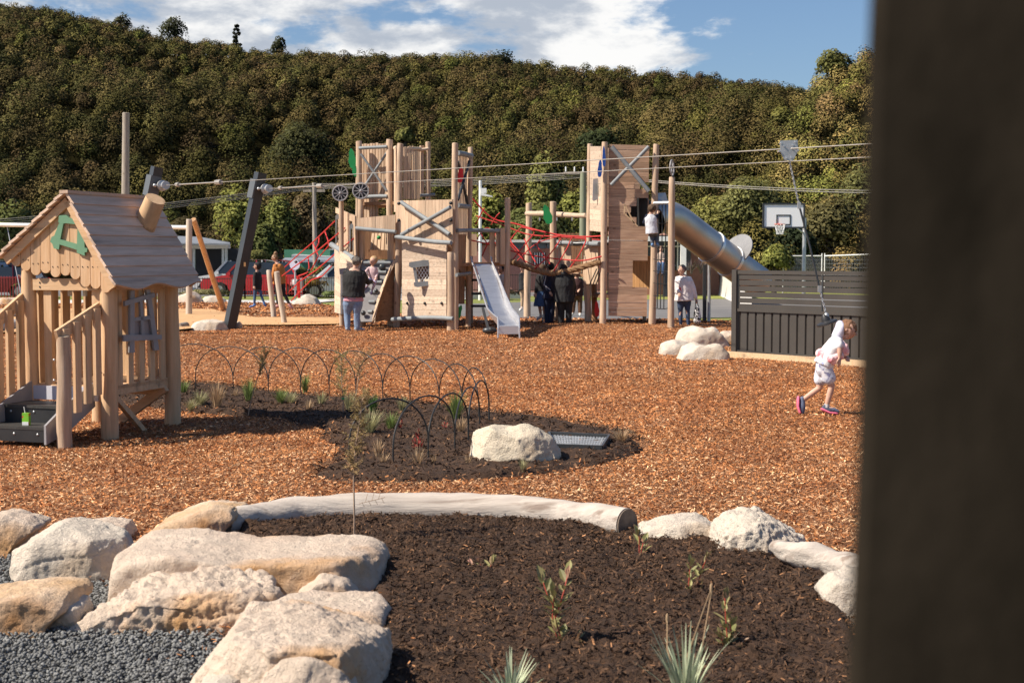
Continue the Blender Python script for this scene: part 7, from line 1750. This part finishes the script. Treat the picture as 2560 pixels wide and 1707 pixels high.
# ---- leafy shrubs with red stems
m_lf = M('waxy_leaf', (.20, .21, .07), (.32, .26, .12), 12, rough=.5, island=.3, transl=.2); m_st = M('red_stem', (.45, .06, .04), (.3, .05, .03), rough=.6)
m_lfr = M('pinkish_leaf', (.45, .22, .16), (.35, .25, .14), 12, rough=.5, island=.3, transl=.2)
def leafy(label, stems, Zy, seed, leaf=.032, material=None, name='leafy_shrub', group='young shrubs in the compost bed', every=.015, stem_r=.0035, stemmat=None, tipmat=True):
    g = G(stems[0][0][0], Zy); Z = g.y; t = thing(name, label, 'plant', tuple(g), 0, group); r = random.Random(seed)
    ms, ml, mt = MB(), MB(), MB()
    for st in stems:
        P = [W(x, y, Z+(r.uniform(-.02, .02) if i else 0)) for i, (x, y) in enumerate(st)]; ms.tube([P[0]-up*.04]+P, [stem_r*1.2]+[stem_r*(1-.5*i/len(P)) for i in range(len(P))], 7)
        L_ = sum((P[i+1]-P[i]).length for i in range(len(P)-1)); n = max(3, int(L_/every)); 
        for k_ in range(n+4):
            f = min(1, (k_+1.2)/n); s_ = f*L_; i = 0
            while i < len(P)-2 and s_ > (P[i+1]-P[i]).length: s_ -= (P[i+1]-P[i]).length; i += 1
            d = (P[i+1]-P[i]).normalized(); b_ = P[i]+d*min(s_, (P[i+1]-P[i]).length); a = k_*2.4+r.uniform(-.4, .4)
            o_ = Vector((math.cos(a), math.sin(a)*.8, 0)); tipf = max(0, (f-.75)*4); dr = (o_*(1-.55*tipf)+d*(.65+tipf)+Vector((0, 0, r.uniform(-.1, .2)))).normalized(); Lf = leaf*r.uniform(.85, 1.5); sd_ = dr.cross(up+o_*.3).normalized()*Lf*.21; nn = dr.cross(sd_).normalized()*Lf*.05
            tp_ = (tipmat and f > .93 and r.random() < .6); Lf *= .62 if tp_ else 1; sd_ *= .62 if tp_ else 1
            mm = mt if tp_ else ml
            mm.add([b_, b_+dr*Lf*.35+sd_-nn, b_+dr*Lf*.35-sd_-nn, b_+dr*Lf*.35+nn*.6, b_+dr*Lf*.75+sd_*.8-nn, b_+dr*Lf*.75-sd_*.8-nn, b_+dr*Lf], [(0, 1, 3), (0, 3, 2), (1, 4, 6, 3), (3, 6, 5, 2)], True)
    ms.build('stem', stemmat or m_st, t); ml.build('leaves', material or m_lf, t)
    if mt.v: mt.build('tip_leaves', m_lfr, t)
leafy('low rosette shrub of olive leaves with red stalks, left in the compost bed', [[(1200, 1442), (1188, 1425), (1180, 1412)], [(1204, 1442), (1206, 1420), (1200, 1408)], [(1212, 1440), (1224, 1425), (1228, 1410)], [(1196, 1442), (1178, 1438), (1168, 1432)]], 1442, 1, leaf=.05, every=.03)
leafy('tall forked shrub with curved red stem and pinkish tips in the middle of the bed', [[(1413, 1634), (1400, 1585), (1388, 1545), (1382, 1510), (1368, 1485), (1358, 1455)], [(1388, 1545), (1400, 1510), (1412, 1470), (1418, 1440)], [(1382, 1525), (1384, 1500), (1386, 1485)], [(1413, 1634), (1432, 1612), (1440, 1600)], [(1405, 1600), (1392, 1590), (1388, 1580)]], 1634, 2, leaf=.055)
leafy('pair of upright leafy stems in front of the humped boulder', [[(1728, 1500), (1722, 1460), (1724, 1430), (1727, 1412)], [(1738, 1500), (1742, 1470), (1752, 1430), (1766, 1396)], [(1735, 1500), (1748, 1478), (1750, 1460)]], 1502, 3, leaf=.042)
leafy('slim single-stemmed shrub right of the silver tuft', [[(1824, 1640), (1818, 1590), (1814, 1540), (1812, 1495)], [(1824, 1640), (1808, 1610), (1803, 1590)], [(1826, 1640), (1845, 1618), (1855, 1608)], [(1822, 1620), (1828, 1580), (1826, 1560)]], 1642, 4, leaf=.045)
leafy('small dark-leaved seedling below the low cream stone', [[(1600, 1402), (1598, 1375), (1598, 1350), (1597, 1340)], [(1602, 1400), (1604, 1370), (1608, 1356)]], 1404, 5, leaf=.05, every=.04)
leafy('dark red leafy seedling between the front hoops', [[(1046, 1130), (1046, 1100), (1047, 1085)], [(1040, 1130), (1036, 1110)], [(1052, 1130), (1056, 1108)]], 1130, 6, leaf=.05, material=g_red, group='red seedlings in the hooped bed')
leafy('small crimson seedling near the tall green tuft', [[(1111, 1078), (1110, 1064)], [(1116, 1078), (1118, 1068)]], 1078, 7, leaf=.05, material=g_red, group='red seedlings in the hooped bed')
leafy('faint reddish seedling beside the fresh green tuft', [[(1003, 1082), (1002, 1062)]], 1082, 8, leaf=.045, material=g_red, group='red seedlings in the hooped bed')

# ---- feathery saplings
m_twig = M('sapling_stem', (.38, .27, .19), (.30, .20, .14), rough=.8); m_feather = gm('feathery_needles', (.40, .27, .13), (.28, .22, .09)); m_featherg = gm('feathery_green', (.25, .24, .08), (.32, .22, .09))
def sapling(label, stem, Zy, y0, y1, wpx, seed, n=260, material=None, tie=None, nl=.03):
    g = G(stem[0][0], Zy); Z = g.y; t = thing('sapling', label, 'plant', tuple(g), 0, 'feathery saplings'); r = random.Random(seed)
    P = [W(x, y, Z) for x, y in stem]; mb = MB(); mb.tube([P[0]-up*.05]+P, [.007]+[.006*(1-.7*i/len(P)) for i in range(len(P))], 8)
    zt, zb = W(stem[-1][0], y0, Z).z, W(stem[-1][0], y1, Z).z; wm_ = wpx/F*Z/2; fb = MB()
    def at(z):
        for i in range(len(P)-1):
            if P[i].z <= z <= P[i+1].z: return lerp(P[i], P[i+1], (z-P[i].z)/(P[i+1].z-P[i].z))
        return P[-1] if z > P[-1].z else P[0]
    nb = max(10, n//16)
    for k_ in range(nb):
        z = lerp(zb, zt, (k_+r.random())/nb); b_ = at(z); a = r.uniform(0, 6.28); ln = wm_*r.uniform(.5, 1.2); tip = b_+Vector((math.cos(a)*ln, math.sin(a)*ln, ln*r.uniform(.5, 1.3)))
        mb.tube([b_, tip], [.002, .001], 4)
        for q in range(n//nb*2):
            p = lerp(b_, tip, r.uniform(.2, 1.05)); d = Vector((r.gauss(0, 1), r.gauss(0, 1), r.gauss(.5, .8))).normalized()*nl*r.uniform(.5, 1.2); s_ = d.orthogonal().normalized()*.0022; fb.add([p-s_, p+s_, p+d], [(0, 1, 2)])
    mb.build('stem', m_twig, t); fb.build('foliage', material or m_feather, t)
    if tie: c = W(*tie, Z); mb = MB(); mb.tube([c-up*.008, c+up*.008], .014, 10); mb.build('plant_tie', M('green_tie', (.02, .35, .10), rough=.5), t)
sapling('tall slender sapling with feathery bronze top standing in front of the pale log', [(885, 1364), (886, 1300), (884, 1200), (888, 1120), (900, 1050), (906, 1000)], 1364, 985, 1190, 56, 1, n=900, tie=(886, 1345), nl=.03)
sapling('leaning sapling with pale stem at the left of the hooped bed', [(620, 1040), (628, 1000), (642, 950), (664, 890)], 1040, 880, 940, 50, 2, n=420, material=m_featherg, nl=.035)
sapling('left of the twin saplings with yellow-bronze crown', [(857, 1043), (858, 1005), (854, 950), (852, 895)], 1043, 890, 1000, 52, 3, n=620, material=m_featherg, tie=(858, 996), nl=.035)
sapling('right of the twin saplings, leaning, sparse crown', [(888, 1000), (892, 975), (898, 935), (912, 890)], 1005, 880, 950, 46, 4, n=420, nl=.035)
tw_ = MB(); g = W(905, 1255, 8.6)
for i in range(7): b_ = g+Vector((i*.02, 0, i*.004)); tw_.tube([b_, b_+Vector((.015, .0, .05 if i % 2 else -.03))], .0015, 4)
tw_.tube([g-Vector((.02, 0, .01)), g+Vector((.14, 0, .03))], .002, 5); o = tw_.build('twig', m_twig, origin=g); tag(o, 'bare little side twig against the pale log near the tall sapling', 'twig')

# ---- the dark post right at the camera
pl = thing('pillar', 'dark stained post close to the camera filling the right edge, out of focus', 'pillar', (.32, .75, 0))
Zp = .62; xl = (2150-CX)/F*Zp; Rz_ = Matrix.Rotation(-math.radians(14.5), 3, 'Z'); fl = Vector((xl, Zp, 0))
def pp_(a, b): return fl+Rz_ @ Vector((a, b, 0))
mb = MB(); c4 = [(.006, 0), (.34, 0), (.346, .006), (.346, .22), (.34, .226), (.006, .226), (0, .22), (0, .006)]
vs = []
for z in (-.1, .6, 1.2, 1.62, 1.70, 1.78, 2.2, 2.9):
    for a, b in c4: p_ = pp_(a+(.0015*math.sin(z*9) if a < .1 else 0), b); vs.append((p_.x+(z-1.7)*.024, p_.y, z))
mb.add(vs, [(r_*8+i, r_*8+(i+1) % 8, (r_+1)*8+(i+1) % 8, (r_+1)*8+i) for r_ in range(7) for i in range(8)]+[tuple(range(8))[::-1], tuple(56+i for i in range(8))])
mb.build('post', MT['pillar'], pl)
